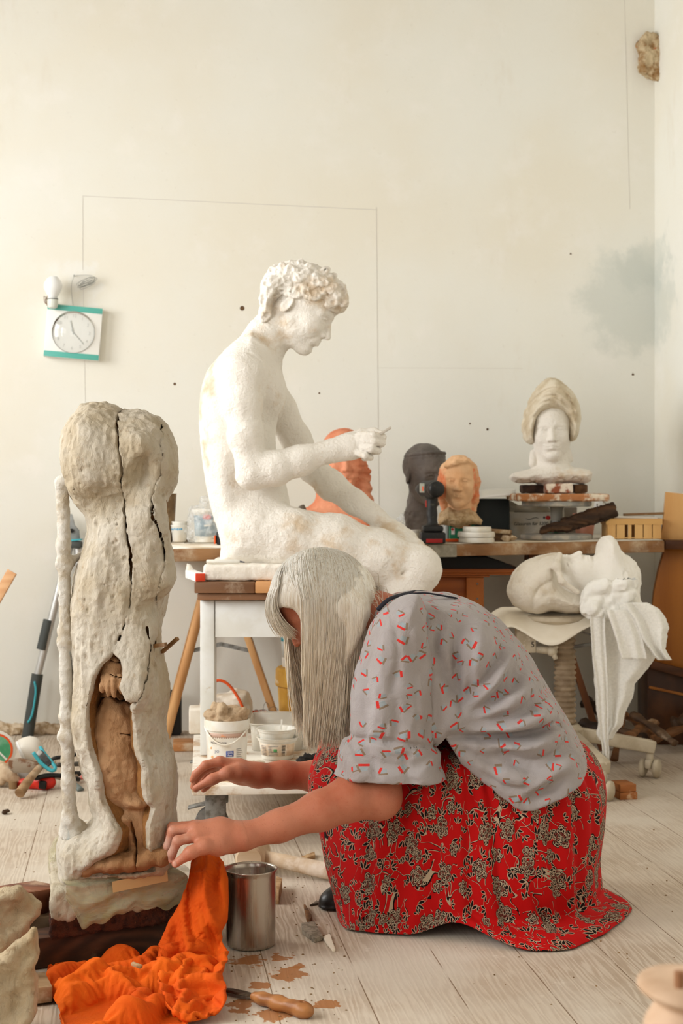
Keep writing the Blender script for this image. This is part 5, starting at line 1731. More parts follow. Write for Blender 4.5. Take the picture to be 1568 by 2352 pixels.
def settle(G, act, pin, fu, fv, iters, limit, grav, amp, seed, bend=0.9):
    """Let a sheet with too much cloth in it buckle into folds: G (n,m,3) start points, rest lengths fu, fv times the start."""
    X = G.copy(); n, m = act.shape
    rs = np.random.RandomState(seed)
    flat = X.reshape(-1, 3)
    wq = flat @ np.array(limit[2]).T; wq = wq + 0.5 * vnoise(flat, 11, seed + 2)[:, None]
    X = X + (np.array(limit[1])[None, None] * (amp * (1.0 - 2.6 * np.abs(vnoise(wq, 1.0, seed)) + 0.35 * vnoise(flat, 26, seed + 1)).reshape(n, m, 1))) * (act & ~pin)[..., None]
    sets = []
    for di, dj, f, kind in ((1, 0, fv, 0), (0, 1, fu, 0), (1, 1, (fu + fv) / 2, 0), (1, -1, (fu + fv) / 2, 0), (3, 0, fv * bend, 1), (0, 3, fu * bend, 1)):
        a = (slice(0, n - di), slice(max(0, -dj), m - max(0, dj))); b = (slice(di, n), slice(max(0, dj), m + min(0, dj)))
        ok = act[a] & act[b]
        L = np.linalg.norm(G[b] - G[a], axis=-1) * (f if np.isscalar(f) else f[a])
        sets.append((a, b, ok, L, kind))
    w = (act & ~pin).astype(float)
    for it in range(iters):
        acc = np.zeros_like(X); cnt = np.full((n, m), 1e-6)
        for a, b, ok, L, kind in sets:
            d = X[b] - X[a]; l = np.linalg.norm(d, axis=-1) + 1e-9
            c = np.where(ok, (l - L) / l, 0)
            if kind: c = np.where(c < 0, c * 0.35, 0)
            c = (0.5 * c)[..., None] * d
            acc[a] += c; acc[b] -= c; cnt[a] += ok * 0.55; cnt[b] += ok * 0.55
        X = X + (acc / cnt[..., None] + np.array(grav)[None, None]) * w[..., None]
        X = limit[0](X)
    return X


def sheet_mesh(X, act):
    n, m = act.shape; idx = np.full((n, m), -1); idx[act] = np.arange(act.sum())
    q = np.stack([idx[:-1, :-1], idx[:-1, 1:], idx[1:, 1:], idx[1:, :-1]], -1).reshape(-1, 4); q = q[(q >= 0).all(1)]
    return X[act], q


hp_ = [(99, 2259), (111, 2214), (165, 2206), (205, 2216), (240, 2196), (271, 2178), (292, 2192), (325, 2202), (359, 2198), (420, 2205), (500, 2212), (522, 2204), (506, 2239), (519, 2288), (490, 2322), (440, 2338), (417, 2362), (380, 2410), (250, 2428), (165, 2400), (131, 2310)]
plan_ = [(lambda q: (q[0], q[1]))(heap((x) * 2.063, (y - 1900) * 2.063, 0.012)) for x, y in hp_]
g_ = 0.0042
xs_ = np.arange(min(p_[0] for p_ in plan_), max(p_[0] for p_ in plan_), g_); ys_ = np.arange(min(p_[1] for p_ in plan_), max(p_[1] for p_ in plan_), g_)
GX, GY = np.meshgrid(xs_, ys_); sdp = poly_sdf(GX, GY, plan_); act = sdp < 0; pin = act & (sdp > -g_ * 1.3)
G = np.stack([GX, GY, np.where(sdp < -0.02, 0.02, 0.012)], -1)
gy_, gx_ = np.gradient(sdp, g_); gn_ = np.hypot(gx_, gy_) + 1e-9
G[..., 0] -= np.where(pin, gx_ / gn_ * (sdp + 0.001), 0); G[..., 1] -= np.where(pin, gy_ / gn_ * (sdp + 0.001), 0)
nf = G.reshape(-1, 3) * np.array([1, 1, 0])
fu = 1.30 + 0.22 * vnoise(nf, 9, 3).reshape(GX.shape); fv = 1.42 + 0.25 * vnoise(nf, 8, 6).reshape(GX.shape)
def lim_floor(X):
    X[..., 2] = np.maximum(X[..., 2], 0.004); X[..., 2] = np.minimum(X[..., 2], 0.085); return X
Xh = settle(G, act, pin, fu, fv, 150, (lim_floor, (0, 0, 1), ((5, 4.5, 0), (-11, 13, 0), (0, 0, 0))), (0, 0, -0.00005), 0.042, 4)
V1, Q1 = sheet_mesh(Xh, act)
tabl = [(1958, 446, 488), (1987, 436, 509), (2026, 430, 521), (2079, 412, 522), (2123, 386, 520), (2150, 374, 506), (2175, 364, 508), (2198, 359, 522), (2240, 358, 508), (2288, 372, 518), (2325, 402, 486)]
nS, nT = 96, 44
G = np.zeros((nS, nT, 3))
for i in range(nS):
    py = 1958 + (2325 - 1958) * i / (nS - 1); a_ = np.interp(py, [r[0] for r in tabl], [r[1] for r in tabl]); b_ = np.interp(py, [r[0] for r in tabl], [r[2] for r in tabl])
    for j in range(nT):
        G[i, j] = drape((a_ + (b_ - a_) * j / (nT - 1)) * 2.063, (py - 1900) * 2.063)
        G[i, j, 1] += 0.030 * ((j / (nT - 1) - 0.5) * 2) ** 2
for i in range(60, nS): G[i, :, 2] -= 0.020 * (i - 60) / (nS - 60)
act = np.ones((nS, nT), bool); pin = np.zeros((nS, nT), bool); pin[0] = pin[:, 0] = pin[:, -1] = True; pin[-1] = True
G0 = G.copy()
tt2 = np.arange(nS)[:, None] / nS
fu = 1.45 + 0.2 * vnoise(G.reshape(-1, 3), 10, 2).reshape(nS, nT); fv = (1.10 + 0.25 * np.exp(-((tt2 - 0.60) / 0.10) ** 2)) * np.ones((nS, nT))
def lim_front(X):
    X[..., 1] = np.clip(X[..., 1], G0[..., 1] - 0.040, G0[..., 1] + 0.014); X[..., 2] = np.maximum(X[..., 2], 0.012); return X
Xd = settle(G, act, pin, fu, fv, 150, (lim_front, (0, -0.8, 0.4), ((34, 0, 9), (0, 0, 7), (0, 0, 0))), (0, -0.00005, -0.00002), 0.030, 9)
V2, Q2 = sheet_mesh(Xd, act)
V, Q = join_nets([(V1, Q1), (V2, Q2[:, ::-1])])
o = tag(link_mesh('cloth', raw_mesh('orange_cloth', V, Q), M_orange), 'crumpled orange cloth draped from the plastered block onto the floor', 'cloth')
m = o.modifiers.new('thick', 'SOLIDIFY'); m.thickness = 0.0022; m.offset = 0
m = o.modifiers.new('sub', 'SUBSURF'); m.levels = 1; m.render_levels = 1

# ---- steel jug
jc = on_floor(575, 2170); D_ = jc[1] = 3.135; jc[0] = (576 - CX) / F * D_; jc[2] = 0.001
jug = thing('steel_jug', 'tall stainless steel beaker standing beside the orange cloth', 'jug', jc)
t = NT('brushed steel'); v = t.coord('Object', (1, 1, 0.02))
n = t.noise(v, 60, 3)
p = t.principled(Base_Color=sr(186, 176, 164), Metallic=1.0, Roughness=t.math('ADD', t.math('MULTIPLY', n, 0.15), 0.2))
M_steel = t.m
b = MB()
b.lathe([(0.0001, 0.002), (0.046, 0.0), (0.0495, 0.003), (0.0505, 0.008), (0.0508, 0.145), (0.0525, 0.152), (0.0545, 0.1555), (0.0548, 0.1575), (0.0535, 0.158), (0.0515, 0.154), (0.0495, 0.145), (0.0490, 0.008), (0.0001, 0.006)], jc, (0, 0, 1), 64)
o = b.build('body', M_steel, jug, smooth=True)
co_ = verts(o.data)
m_ = (co_[:, 2] > 0.142) & (co_[:, 0] < -0.02)
k_ = np.clip((co_[:, 2] - 0.142) / 0.016, 0, 1) * np.exp(-(co_[:, 1] / 0.018) ** 2) * (co_[:, 0] < 0)
co_[:, 0] -= 0.009 * k_; co_[:, 2] += 0.002 * k_
o.data.vertices.foreach_set('co', co_.astype(np.float32).ravel())
b = MB(); b.tube([jc + np.array([0.0530 * math.cos(2 * PI * k / 48), 0.0530 * math.sin(2 * PI * k / 48), 0.1565]) for k in range(10, 39)], 0.0016, 6)
# ---- wooden mallet
ml = thing('wooden_mallet', 'pale wooden mallet lying behind the steel beaker', 'mallet', on_floor(590, 2005, 0.0))
M_mal = wood('mallet wood', sr(214, 192, 164), sr(184, 156, 122), 'X', ring=7, dust=sr(226, 212, 194))
c0 = P(572, 1992, 3.68); c1 = P(612, 1950, 3.95); c0[2] = c1[2] = 0.040
b = MB(); d_ = (c1 - c0)
b.lathe([(0.0001, 0.0), (0.030, 0.0), (0.035, 0.005), (0.037, 0.04), (0.037, 0.075), (0.035, 0.11), (0.030, 0.115), (0.0001, 0.116)], c0, d_, 28)
b.build('mallet_head', M_mal, ml, smooth=False)
b = MB(); h0 = c0 + d_ / np.linalg.norm(d_) * 0.055; h1 = P(790, 2012, 3.62); h1[2] = 0.02
b.tube(curve_pts([h0, h0 * 0.5 + h1 * 0.5, h1], 6), [0.015, 0.0155, 0.016, 0.0165, 0.0175, 0.018, 0.0185, 0.019, 0.0195, 0.0195, 0.019, 0.018, 0.014], 16)
b.build('handle', M_mal, ml, smooth=True)
# ---- palette knife
kn = thing('putty_knife', 'putty knife with worn wooden handle lying by the orange cloth', 'knife', on_floor(610, 2300, 0.0))
a0, a1, a2, a3 = on_floor(508, 2270, 0.006), on_floor(582, 2287, 0.009), on_floor(586, 2289, 0.013), on_floor(704, 2322, 0.013)
dv = (a1 - a0) / np.linalg.norm(a1 - a0); sv = np.array([-dv[1], dv[0], 0])
b = MB()
prof = [(0.0, 0.003), (0.25, 0.011), (0.6, 0.012), (0.85, 0.010), (1.0, 0.008)]
b.grid([[a0 + (a1 - a0) * f - sv * w_, a0 + (a1 - a0) * f + sv * w_] for f, w_ in prof]); b.build('blade', mat('dull steel', sr(110, 98, 84), 0.4, sr(70, 56, 42), 60, metal=0.9), kn, solid=0.0012)
S = Sdf(np.minimum(a2, a3) - 0.03, np.maximum(a2, a3) + 0.03, 0.002)
S.chain([a2 + (a3 - a2) * f for f in (0, 0.15, 0.45, 0.75, 0.92, 1)], [0.010, 0.012, 0.0145, 0.013, 0.0155, 0.0135], 0.01, flat=(0, 0, 1), fs=1.15)
S.cone(a3 - (a3 - a2) * 0.08 + [0, 0, 0.012], a3 - (a3 - a2) * 0.08 + [0, 0, 0.03], 0.0035, 0.0035, 0.003, 's')
link_mesh('handle', S.mesh('handle'), wood('knife handle wood', sr(176, 120, 70), sr(128, 78, 40), 'X', rough=0.4), kn)

# ---- chips on the floor
def chip(name, pts, hgt, m, lab, cat, group):
    b = MB(); q = [on_floor(x, y, 0.0005) for x, y in pts]
    b.prism(q, (0, 0, 0), (0, 0, hgt)); o = b.build(name, m, bevel=0.0008)
    tag(o, lab, cat, group)
M_chipw = mat('wood chip', sr(188, 156, 116), 0.8, sr(150, 114, 74), 60); M_chipb = mat('brown chip', sr(128, 84, 40), 0.7, sr(84, 54, 26), 50)
M_chipg = mat('grey stone chip', sr(150, 138, 120), 0.8, sr(112, 100, 84), 80, bump=0.5, bscale=200); M_chipp = mat('plaster chip', sr(226, 214, 194), 0.85)
GG = 'chips scattered on the floor'
chip('wood_chip', [(692, 1976), (722, 1964), (724, 1972), (698, 1982)], 0.010, M_chipw, 'small wedge of wood behind the mallet handle', 'wood chip', GG)
chip('plaster_chip', [(634, 2040), (648, 2044), (640, 2078), (628, 2076)], 0.028, M_chipw, 'tan plaster chip standing close behind the steel beaker', 'plaster chip', GG)
chip('metal_sliver', [(711, 2082), (724, 2074), (736, 2072), (730, 2078)], 0.004, mat('dark sliver', sr(96, 84, 68), 0.6), 'thin dark sliver pointing at the black shoe', 'chip', GG)
chip('clay_chip', [(697, 2085), (702, 2086), (717, 2112), (712, 2120), (704, 2118)], 0.008, M_chipb, 'brown elongated clay chip left of the black shoe', 'clay chip', GG)
chip('stone_chip', [(692, 2130), (722, 2126), (741, 2160), (722, 2166), (694, 2146)], 0.010, M_chipg, 'flat grey five-sided chip in front of the black shoe', 'stone chip', GG)
chip('plaster_chip', [(741, 2158), (757, 2150), (770, 2186), (764, 2187)], 0.006, M_chipp, 'pale pointed plaster splinter beside the grey five-sided chip', 'plaster chip', GG)
b = MB(); b.bar(P(303, 2213, 2.83), P(325, 2221, 2.82), 0.008, 0.006); tag(b.build('wood_chip', M_chipw, bevel=0.001), 'little splinter of wood lying on the orange cloth', 'wood chip', GG)
b = MB(); rngd = np.random.RandomState(4)
for i in range(240):
    if i < 150: px, py = rngd.uniform(520, 800), rngd.uniform(2010, 2352)
    elif i < 200: px, py = rngd.uniform(-100, 160), rngd.uniform(1760, 2040)
    else: px, py = rngd.uniform(1000, 1560), rngd.uniform(1840, 2340)
    q = on_floor(px, py); r = rngd.uniform(0.0006, 0.0017)
    b.sphere(q + np.array([0, 0, r * 0.5]), r, 6, 4, (1 + rngd.rand(), 1 + rngd.rand(), 0.8))
tag(b.build('clay_crumbs', mat('clay crumbs', sr(150, 122, 88), 0.9, sr(110, 82, 54), 20), smooth=True), 'tiny clay crumbs scattered over the floorboards', 'crumbs', kind='stuff')
# ================================================================== workbench along the back wall and what stands on it
def zbench(X):
    return 0.731 + (X + 0.69) * 0.0093


def on_bench(px, py):
    D = 5.4
    for _ in range(12):
        X = (px - CX) / F * D; D = (H - zbench(X)) * F / (py - HY)
    q = P(px, py, D); q[2] = zbench(q[0]) + 0.003
    return q


def bench_at(px, D):
    X = (px - CX) / F * D
    return np.array([X, D, zbench(X) + 0.0032])


M_bw = wood('bench timber', sr(168, 126, 84), sr(124, 84, 50), 'X', ring=8, dust=sr(206, 188, 160), dustlo=0.48, dusthi=0.75)
M_white = mat('white plastic', sr(232, 230, 222), 0.35, sr(224, 216, 200), 20)
M_black = mat('black plastic', sr(22, 22, 22), 0.45, sr(60, 54, 46), 60, lo=0.55, hi=0.8)
M_orange_p = mat('orange plastic', sr(222, 84, 24), 0.4)
M_grey = mat('grey painted metal', sr(150, 150, 144), 0.5, sr(186, 178, 164), 30)
M_iron = mat('zinc plated steel', sr(150, 152, 150), 0.4, sr(110, 108, 104), 50, metal=0.6)
M_terra = mat('terracotta', sr(222, 150, 116), 0.8, sr(204, 120, 84), 9, bump=0.3, bscale=140, col3=sr(190, 96, 60), scale3=30)

bench = thing('workbench', 'long timber worktop on trestles along the back wall', 'workbench', (0.3, 5.45, 0.69))
th_ = 0.042
def bslab(x0, x1, m, name, lab=None, dy=0.0):
    X0, X1 = x0, x1
    f = lambda X: 5.15 + 0.2 * X + dy
    bk = lambda X: 5.936 + 0.138 * X - 0.03
    b = MB()
    vs = []
    for X in (X0, X1):
        for (D, dz) in ((f(X), 0), (bk(X), 0), (bk(X), -th_), (f(X), -th_)):
            vs.append((X, D, zbench(X) + dz))
    b.add(vs, [(0, 1, 2, 3), (7, 6, 5, 4), (0, 4, 5, 1), (1, 5, 6, 2), (2, 6, 7, 3), (3, 7, 4, 0)])
    return b.build(name, m, bench, bevel=0.004, label=lab)
bslab(-0.72, 1.139, M_bw, 'worktop')
t = NT('white dusty work surface'); v = t.coord('Object')
c = t.mix(t.step(t.noise(v, 8, 5), 0.42, 0.62), sr(226, 220, 208), sr(196, 178, 150))
t.principled(Base_Color=c, Roughness=0.8)
b = MB()
vs = []
for X in (-0.72, 1.135):
    for D in (5.153 + 0.2 * X, 5.90 + 0.138 * X):
        vs.append((X, D, zbench(X) + 0.0012))
b.add(vs, [(0, 1, 3, 2)]); b.build('plaster_dust', t.m, bench, solid=0.001, label='white plaster dust on the worktop')
b = MB()
for (x0, x1) in ((985, 1049),):
    a0 = P(x0, 1251, 5.19); a1 = P(x1, 1250, 5.215)
    b.bar((a0[0], 5.15 + 0.2 * a0[0] - 0.001, zbench(a0[0]) - 0.022), (a1[0], 5.15 + 0.2 * a1[0] - 0.001, zbench(a1[0]) - 0.022), 0.002, 0.043)
b.build('grey_paint', mat('grey paint', sr(140, 134, 118), 0.7, sr(160, 152, 136), 60), bench, label='grey painted front edge')

M_trestle = wood('trestle pine', sr(206, 160, 108), sr(176, 124, 74), 'Z', ring=6)
M_trestle2 = wood('dark trestle', sr(120, 74, 40), sr(84, 48, 26), 'Z', ring=6)
def trestle(px, D0, D1, sl, srr, m, lab, round_left=True):
    tr = thing('trestle', lab, 'trestle', ((px - CX) / F * (D0 + D1) / 2, (D0 + D1) / 2, 0), 'trestles under the workbench')
    X0, X1 = (px - CX) / F * D0, (px - 3 - CX) / F * D1
    zt_ = zbench(X0) - th_ - 0.025
    b = MB(); b.bar((X0, D0 - 0.03, zt_), (X1, D1 + 0.03, zt_), 0.045, 0.048); b.build('beam', m, tr, bevel=0.003)
    for X, D in ((X0, D0), (X1, D1)):
        for s, k in ((-1, sl), (1, srr)):
            b = MB(); top = np.array([X + s * 0.02, D, zt_]); ft = np.array([X + s * k * zt_ , D, 0.0])
            if s < 0 and round_left and D == D0:
                b.cyl(top, ft, 0.0155, 0.0155, 16)
            else:
                b.bar(top, ft, 0.042, 0.022, up=(1, 0, 0))
            b.build('leg', m, tr, bevel=0.002)
    for D, X, z in ((D0 + 0.012, X0, 0.38), (D1 - 0.02, X1, 0.46)):
        b = MB(); k = (zt_ - z)
        l = np.array([X - sl * k, D, z]); r = np.array([X + srr * k, D, z]); md = (l + r) / 2 + np.array([0, 0, 0.022])
        b.bar(l, md, 0.003, 0.014); b.bar(md, r, 0.003, 0.014)
        for q in (l, md, r): b.cyl(q - np.array([0, 0.006, 0]), q + np.array([0, 0.006, 0]), 0.006)
        b.build('stay', M_iron, tr, label='folding metal stay')
trestle(500, 5.18, 5.72, 0.30, 0.37, M_trestle, 'pale wooden folding trestle with metal stays behind the white table')
trestle(1226, 5.42, 5.86, 0.05, 0.36, M_trestle2, 'dark wooden folding trestle under the turntable end of the workbench', False)

# ---- left end of the bench
q = bench_at(372, 5.58)
b = MB(); b.lathe([(0.0001, 0), (0.036, 0), (0.038, 0.004), (0.047, 0.08), (0.053, 0.176), (0.0545, 0.178), (0.0525, 0.178), (0.046, 0.08), (0.036, 0.01), (0.0001, 0.008)], q, seg=40)
tag(b.build('vase', mat('speckled brown glaze', sr(146, 120, 82), 0.4, sr(98, 72, 40), 18, lo=0.35, hi=0.6), smooth=True), 'tall brown speckled vase at the left end of the workbench', 'vase')
cup = thing('plastic_pot', 'two nested white plastic pots with blue print beside the brown vase', 'plastic pot', bench_at(412, 5.56))
q = bench_at(412, 5.56)
b = MB(); b.lathe([(0.0001, 0), (0.020, 0), (0.025, 0.008), (0.028, 0.035), (0.0295, 0.036), (0.031, 0.058), (0.033, 0.060), (0.033, 0.063), (0.030, 0.062), (0.024, 0.012), (0.0001, 0.010)], q, seg=32); b.build('outer_pot', M_white, cup, smooth=True)
b = MB(); b.lathe([(0.026, 0.045), (0.0275, 0.068), (0.0295, 0.074), (0.0295, 0.076), (0.027, 0.075), (0.022, 0.03), (0.0001, 0.028)], q, seg=32); b.build('inner_pot', M_white, cup, smooth=True)
b = MB(); rngk = np.random.RandomState(1)
for k in range(9):
    a = -PI * 0.95 + k * 0.22; r_ = 0.0303
    b.box(q + np.array([r_ * math.cos(a), r_ * math.sin(a), 0.049 + 0.002 * rngk.normal()]), (0.0008, 0.003 + 0.003 * rngk.rand(), 0.004 + 0.004 * rngk.rand()), (0, 0, a))
b.build('print', mat('blue print', sr(70, 150, 190), 0.5), cup)
# bucket in a clear bag
bb = thing('bagged_bucket', 'white bucket with red and grey label inside a clear plastic bag', 'bucket', bench_at(477, 5.55))
q = bench_at(477, 5.55)
b = MB(); b.lathe([(0.0001, 0), (0.048, 0), (0.050, 0.003), (0.056, 0.105), (0.0595, 0.106), (0.0595, 0.118), (0.056, 0.121), (0.0001, 0.122)], q, seg=40); b.build('bucket', M_white, bb, smooth=True)
def wrap(q, r0, r1, z0, z1, a0, a1, m, name, parent, n=20):
    b = MB(); rows = []
    for z, r in ((z0, r0), (z1, r1)):
        rows.append([q + np.array([r * math.cos(a0 + (a1 - a0) * k / n), r * math.sin(a0 + (a1 - a0) * k / n), z]) for k in range(n + 1)])
    b.grid(rows); return b.build(name, m, parent, smooth=True, solid=0.0006)
wrap(q, 0.0513, 0.0560, 0.022, 0.098, -2.6, -0.6, mat('grey blue label', sr(126, 148, 160), 0.5, sr(176, 190, 196), 40), 'label', bb)
b = MB(); b.sphere(q + np.array([0.002, -0.0562, 0.092]), 0.012, 16, 8, (1.3, 0.12, 0.8)); b.build('label_badge', mat('red badge', sr(214, 70, 60), 0.5), bb, smooth=True)
b = MB(); b.box(q + np.array([0.004, -0.0548, 0.062]), (0.026, 0.001, 0.007), (0, -0.12, 0)); b.box(q + np.array([0.028, -0.047, 0.078]), (0.014, 0.001, 0.012), (0, 0.6, 0.6)); b.build('label_tag', M_white, bb)
S = Sdf(q - np.array([0.10, 0.09, 0.002]), q + np.array([0.09, 0.09, 0.19]), 0.0035)
S.inflate([(q[0] - 0.070, q[2]), (q[0] - 0.085, q[2] + 0.035), (q[0] - 0.070, q[2] + 0.07), (q[0] - 0.066, q[2] + 0.128), (q[0] - 0.03, q[2] + 0.138), (q[0] - 0.022, q[2] + 0.165), (q[0] + 0.02, q[2] + 0.168), (q[0] + 0.03, q[2] + 0.138), (q[0] + 0.066, q[2] + 0.128), (q[0] + 0.075, q[2])], q[1], 0.05, 0.070, 0.01)
t = NT('clear bag film'); v = t.coord('Object')
n = t.noise(v, 40, 4, 0.6, 1.0)
p = t.principled(Base_Color=sr(240, 244, 246), Roughness=0.15, Alpha=t.math('ADD', t.math('MULTIPLY', t.step(n, 0.4, 0.75), 0.42), 0.16))
t.set(p, 'Normal', t.bump(n, 0.7, 0.01))
M_film = t.m
link_mesh('bag', S.mesh('bag', lambda V, N: 0.006 * fbm(V, 38, 3, 2)), M_film, bb, label='clear crinkled plastic bag')
tm = thing('tape_measure', 'black and orange tape measure on the worktop behind the statue', 'tape measure', bench_at(505, 5.30))
b = MB(); b.box(bench_at(506, 5.30) + np.array([0, 0, 0.023]), (0.026, 0.05, 0.046)); b.build('case', M_black, tm, bevel=0.006, seg=3)
b = MB(); b.box(bench_at(494, 5.285) + np.array([0, 0, 0.018]), (0.006, 0.03, 0.030)); b.build('grip', M_orange_p, tm, bevel=0.002)
b = MB(); b.box(on_bench(424, 1246) + np.array([0, 0, 0.004]), (0.042, 0.03, 0.006), (0, 0, 0.1)); tag(b.build('wood_chip', M_chipw, bevel=0.001), 'thin flat wood offcut in front of the nested white pots', 'wood chip')
b = MB(); b.box(on_bench(458, 1251) + np.array([0, 0, 0.003]), (0.11, 0.012, 0.003), (0, 0, 0.12)); tag(b.build('file', mat('worn file steel', sr(150, 142, 128), 0.6, sr(110, 96, 70), 70), bevel=0.0006), 'thin worn metal file lying in front of the bagged bucket', 'file')

# ---- terracotta bust behind the statue's hand
def bust(name, lab, base, mesh_fn, grid, h, m, disp=None, cat='bust'):
    pass
q = bench_at(782, 5.48)
S = Sdf(P(680, 1262, 5.48) - np.array([0, 0.17, 0]), P(890, 972, 5.48) + np.array([0, 0.17, 0]), 0.003)
hc_ = P(792, 1056, 5.44)
Rt = axes((0.05, -1, -0.06), (0, 0, 1))
head(S, hc_, Rt, 0.200, ears=False)
S.ell(P(789, 1038, 5.47), (0.082, 0.092, 0.085), None, 0.02)
S.ell(hc_ + np.array([0.004, -0.083, -0.012]), (0.048, 0.05, 0.062), None, 0.025, 's')
head(S, hc_, Rt, 0.194, ears=False, neck=False)
for pts in ([(822, 1050), (834, 1085), (836, 1120), (842, 1155), (838, 1180)], [(815, 1060), (828, 1100), (826, 1140), (832, 1170)], [(757, 1050), (748, 1090), (742, 1130), (738, 1160)], [(765, 1070), (756, 1110), (752, 1150)]):
    S.chain([P(x, y, 5.45) for x, y in pts], [0.021, 0.024, 0.023, 0.022, 0.014][:len(pts)], 0.012)
S.inflate(XZ([(686, 1190), (700, 1168), (735, 1148), (765, 1138), (810, 1138), (845, 1155), (868, 1180), (874, 1215), (868, 1250), (700, 1250), (684, 1215)], 5.48), 5.48, 0.05, 0.085, 0.03)
V, Q = S.net(lambda V, N: 0.0012 * fbm(V, 80, 2))
curl = lambda V: 0.003 * np.sin(V[:, 2] * 170 + 3 * vnoise(V, 30, 2)) * ((V[:, 0] > P(808, 0, 5.45)[0]) & (V[:, 2] > P(0, 1185, 5.45)[2]) & (V[:, 2] < P(0, 1070, 5.45)[2]))
V = V + normals(V, Q) * curl(V)[:, None]
V[:, 2] = np.maximum(V[:, 2], q[2] + 0.001)
tag(link_mesh('bust', raw_mesh('bust', V, Q), M_terra, base=q), 'terracotta bust with long wavy hair behind the statue\'s hand', 'bust')
b = MB(); S = Sdf(P(675, 1190, 5.36) - 0.04, P(710, 1150, 5.36) + 0.04, 0.003)
S.chain([P(682, 1172, 5.37), P(694, 1168, 5.37), P(700, 1176, 5.37)], [0.008, 0.012, 0.008], 0.006)
me = S.mesh('clay_lump', lambda V, N: 0.003 * fbm(V, 90, 2))
tag(link_mesh('clay_lump', me, mat('dark clay lump', sr(96, 86, 74), 0.9)), 'small dark clay lump on the shoulder of the terracotta bust', 'clay lump')

# ---- dark bust
q = bench_at(972, 5.62)
S = Sdf(P(905, 1245, 5.62) - np.array([0, 0.16, 0]), P(1060, 1008, 5.62) + np.array([0, 0.15, 0]), 0.0027)
hc_ = P(978, 1088, 5.58); Rd = axes((0.52, -0.85, -0.12), (0.02, -0.05, 1))
T = head(S, hc_, Rd, 0.222, neck=False)
S.ell(P(975, 1070, 5.66), (0.060, 0.075, 0.070), None, 0.02)
S.chain([P(974, 1120, 5.63), P(964, 1180, 5.64), P(964, 1232, 5.64)], [0.050, 0.047, 0.056], 0.03)
for z_, k_ in ((0.30, 0.30), (0.36, 0.27), (0.25, 0.325)):
    pts = [T(0.345 * math.cos(a) - 0.06, 0.305 * math.sin(a), z_ - 0.06 * (1 - math.cos(a)) + 0.02 * math.cos(a)) for a in np.linspace(-2.4, 2.4, 22)]
    S.chain(pts, [0.006] * 22, 0.003)
S.chain([P(950, 1122, 5.66), P(946, 1150, 5.66), P(948, 1175, 5.65), P(946, 1195, 5.64)], [0.016, 0.016, 0.018, 0.020], 0.012)
V, Q = S.net(lambda V, N: 0.0015 * fbm(V, 70, 3, 2) + 0.003 * fbm(V, 60, 2, 5) * (V[:, 2] < P(0, 1175, 5.6)[2]))
V[:, 2] = np.maximum(V[:, 2], q[2] + 0.001)
tag(link_mesh('bust', raw_mesh('bust', V, Q), mat('dark grey clay', sr(112, 105, 100), 0.55, sr(88, 82, 78), 10, bump=0.4, bscale=160, col3=sr(118, 112, 104), scale3=26), base=q), 'dark grey clay head with a headband on the workbench', 'bust')

# ---- child's head
q = bench_at(1056, 5.36); zc0 = P(0, 1206, 5.36)[2]
S = Sdf(P(990, 1216, 5.36) - np.array([0, 0.14, 0]), P(1122, 1035, 5.36) + np.array([0, 0.14, 0]), 0.0024)
hc_ = P(1053, 1104, 5.33); Rc = axes((-0.10, -1, -0.04), (0.03, 0, 1))
T = head(S, hc_, Rc, 0.176, ears=False, neck=False)
S.cone(P(1055, 1140, 5.37), P(1056, 1186, 5.375), 0.042, 0.043, 0.02)
S.ell(P(1053, 1093, 5.375), (0.064, 0.070, 0.069), None, 0.012)
S.ell(hc_ + np.array([-0.004, -0.080, -0.012]), (0.049, 0.05, 0.062), None, 0.018, 's')
T = head(S, hc_, Rc, 0.172, ears=False, neck=False)
for sgn in (-1, 1):
    x = 1053 + sgn * 36
    S.chain([P(x - sgn * 2, 1075, 5.35), P(x + sgn * 3, 1110, 5.36), P(x, 1145, 5.37), P(x - sgn * 4, 1172, 5.375)], [0.014, 0.0155, 0.0155, 0.012], 0.010)
S.chain([P(1024, 1070, 5.285), P(1045, 1062, 5.268), P(1070, 1058, 5.28), P(1088, 1068, 5.31)], [0.008, 0.009, 0.008, 0.007], 0.010)
hv = len(S.d)
V, Q = S.net(lambda V, N: 0.0008 * fbm(V, 80, 2))
hairm = (np.abs(V[:, 0] - hc_[0]) > 0.047) | (V[:, 2] > P(0, 1066, 5.3)[2])
V = V + normals(V, Q) * (0.0022 * fbm(V, 95, 2, 4) * hairm)[:, None]
kid = thing('bust', 'small pale orange child\'s head with bobbed hair beside the drill', 'bust', (q[0], q[1], zc0))
t = NT('pale terracotta'); v = t.coord('Object')
at = t.n('Attribute', attribute_name='hair')
c = t.mix(t.step(t.noise(v, 12, 4), 0.35, 0.7), sr(226, 184, 142), sr(216, 164, 118))
c = t.mix(t.math('MULTIPLY', at.outputs['Fac'], t.step(t.noise(v, 24, 4), 0.30, 0.66)), c, sr(220, 118, 70))
p = t.principled(Base_Color=c, Roughness=0.85); t.set(p, 'Normal', t.bump(t.noise(v, 200, 4), 0.35, 0.003))
me = raw_mesh('head', V, Q); point_attr(me, 'hair', hairm * (V[:, 2] < P(0, 1076, 5.3)[2]) * 0.9)
link_mesh('head', me, t.m, kid)
S = Sdf(P(990, 1222, 5.36) - np.array([0, 0.12, 0]), P(1122, 1150, 5.36) + np.array([0, 0.12, 0]), 0.003)
S.inflate(XZ([(1006, 1206), (1008, 1180), (1028, 1164), (1055, 1168), (1080, 1166), (1094, 1180), (1108, 1196), (1104, 1205), (1082, 1204), (1050, 1212), (1025, 1206)], 5.36), 5.37, 0.03, 0.06, 0.015)
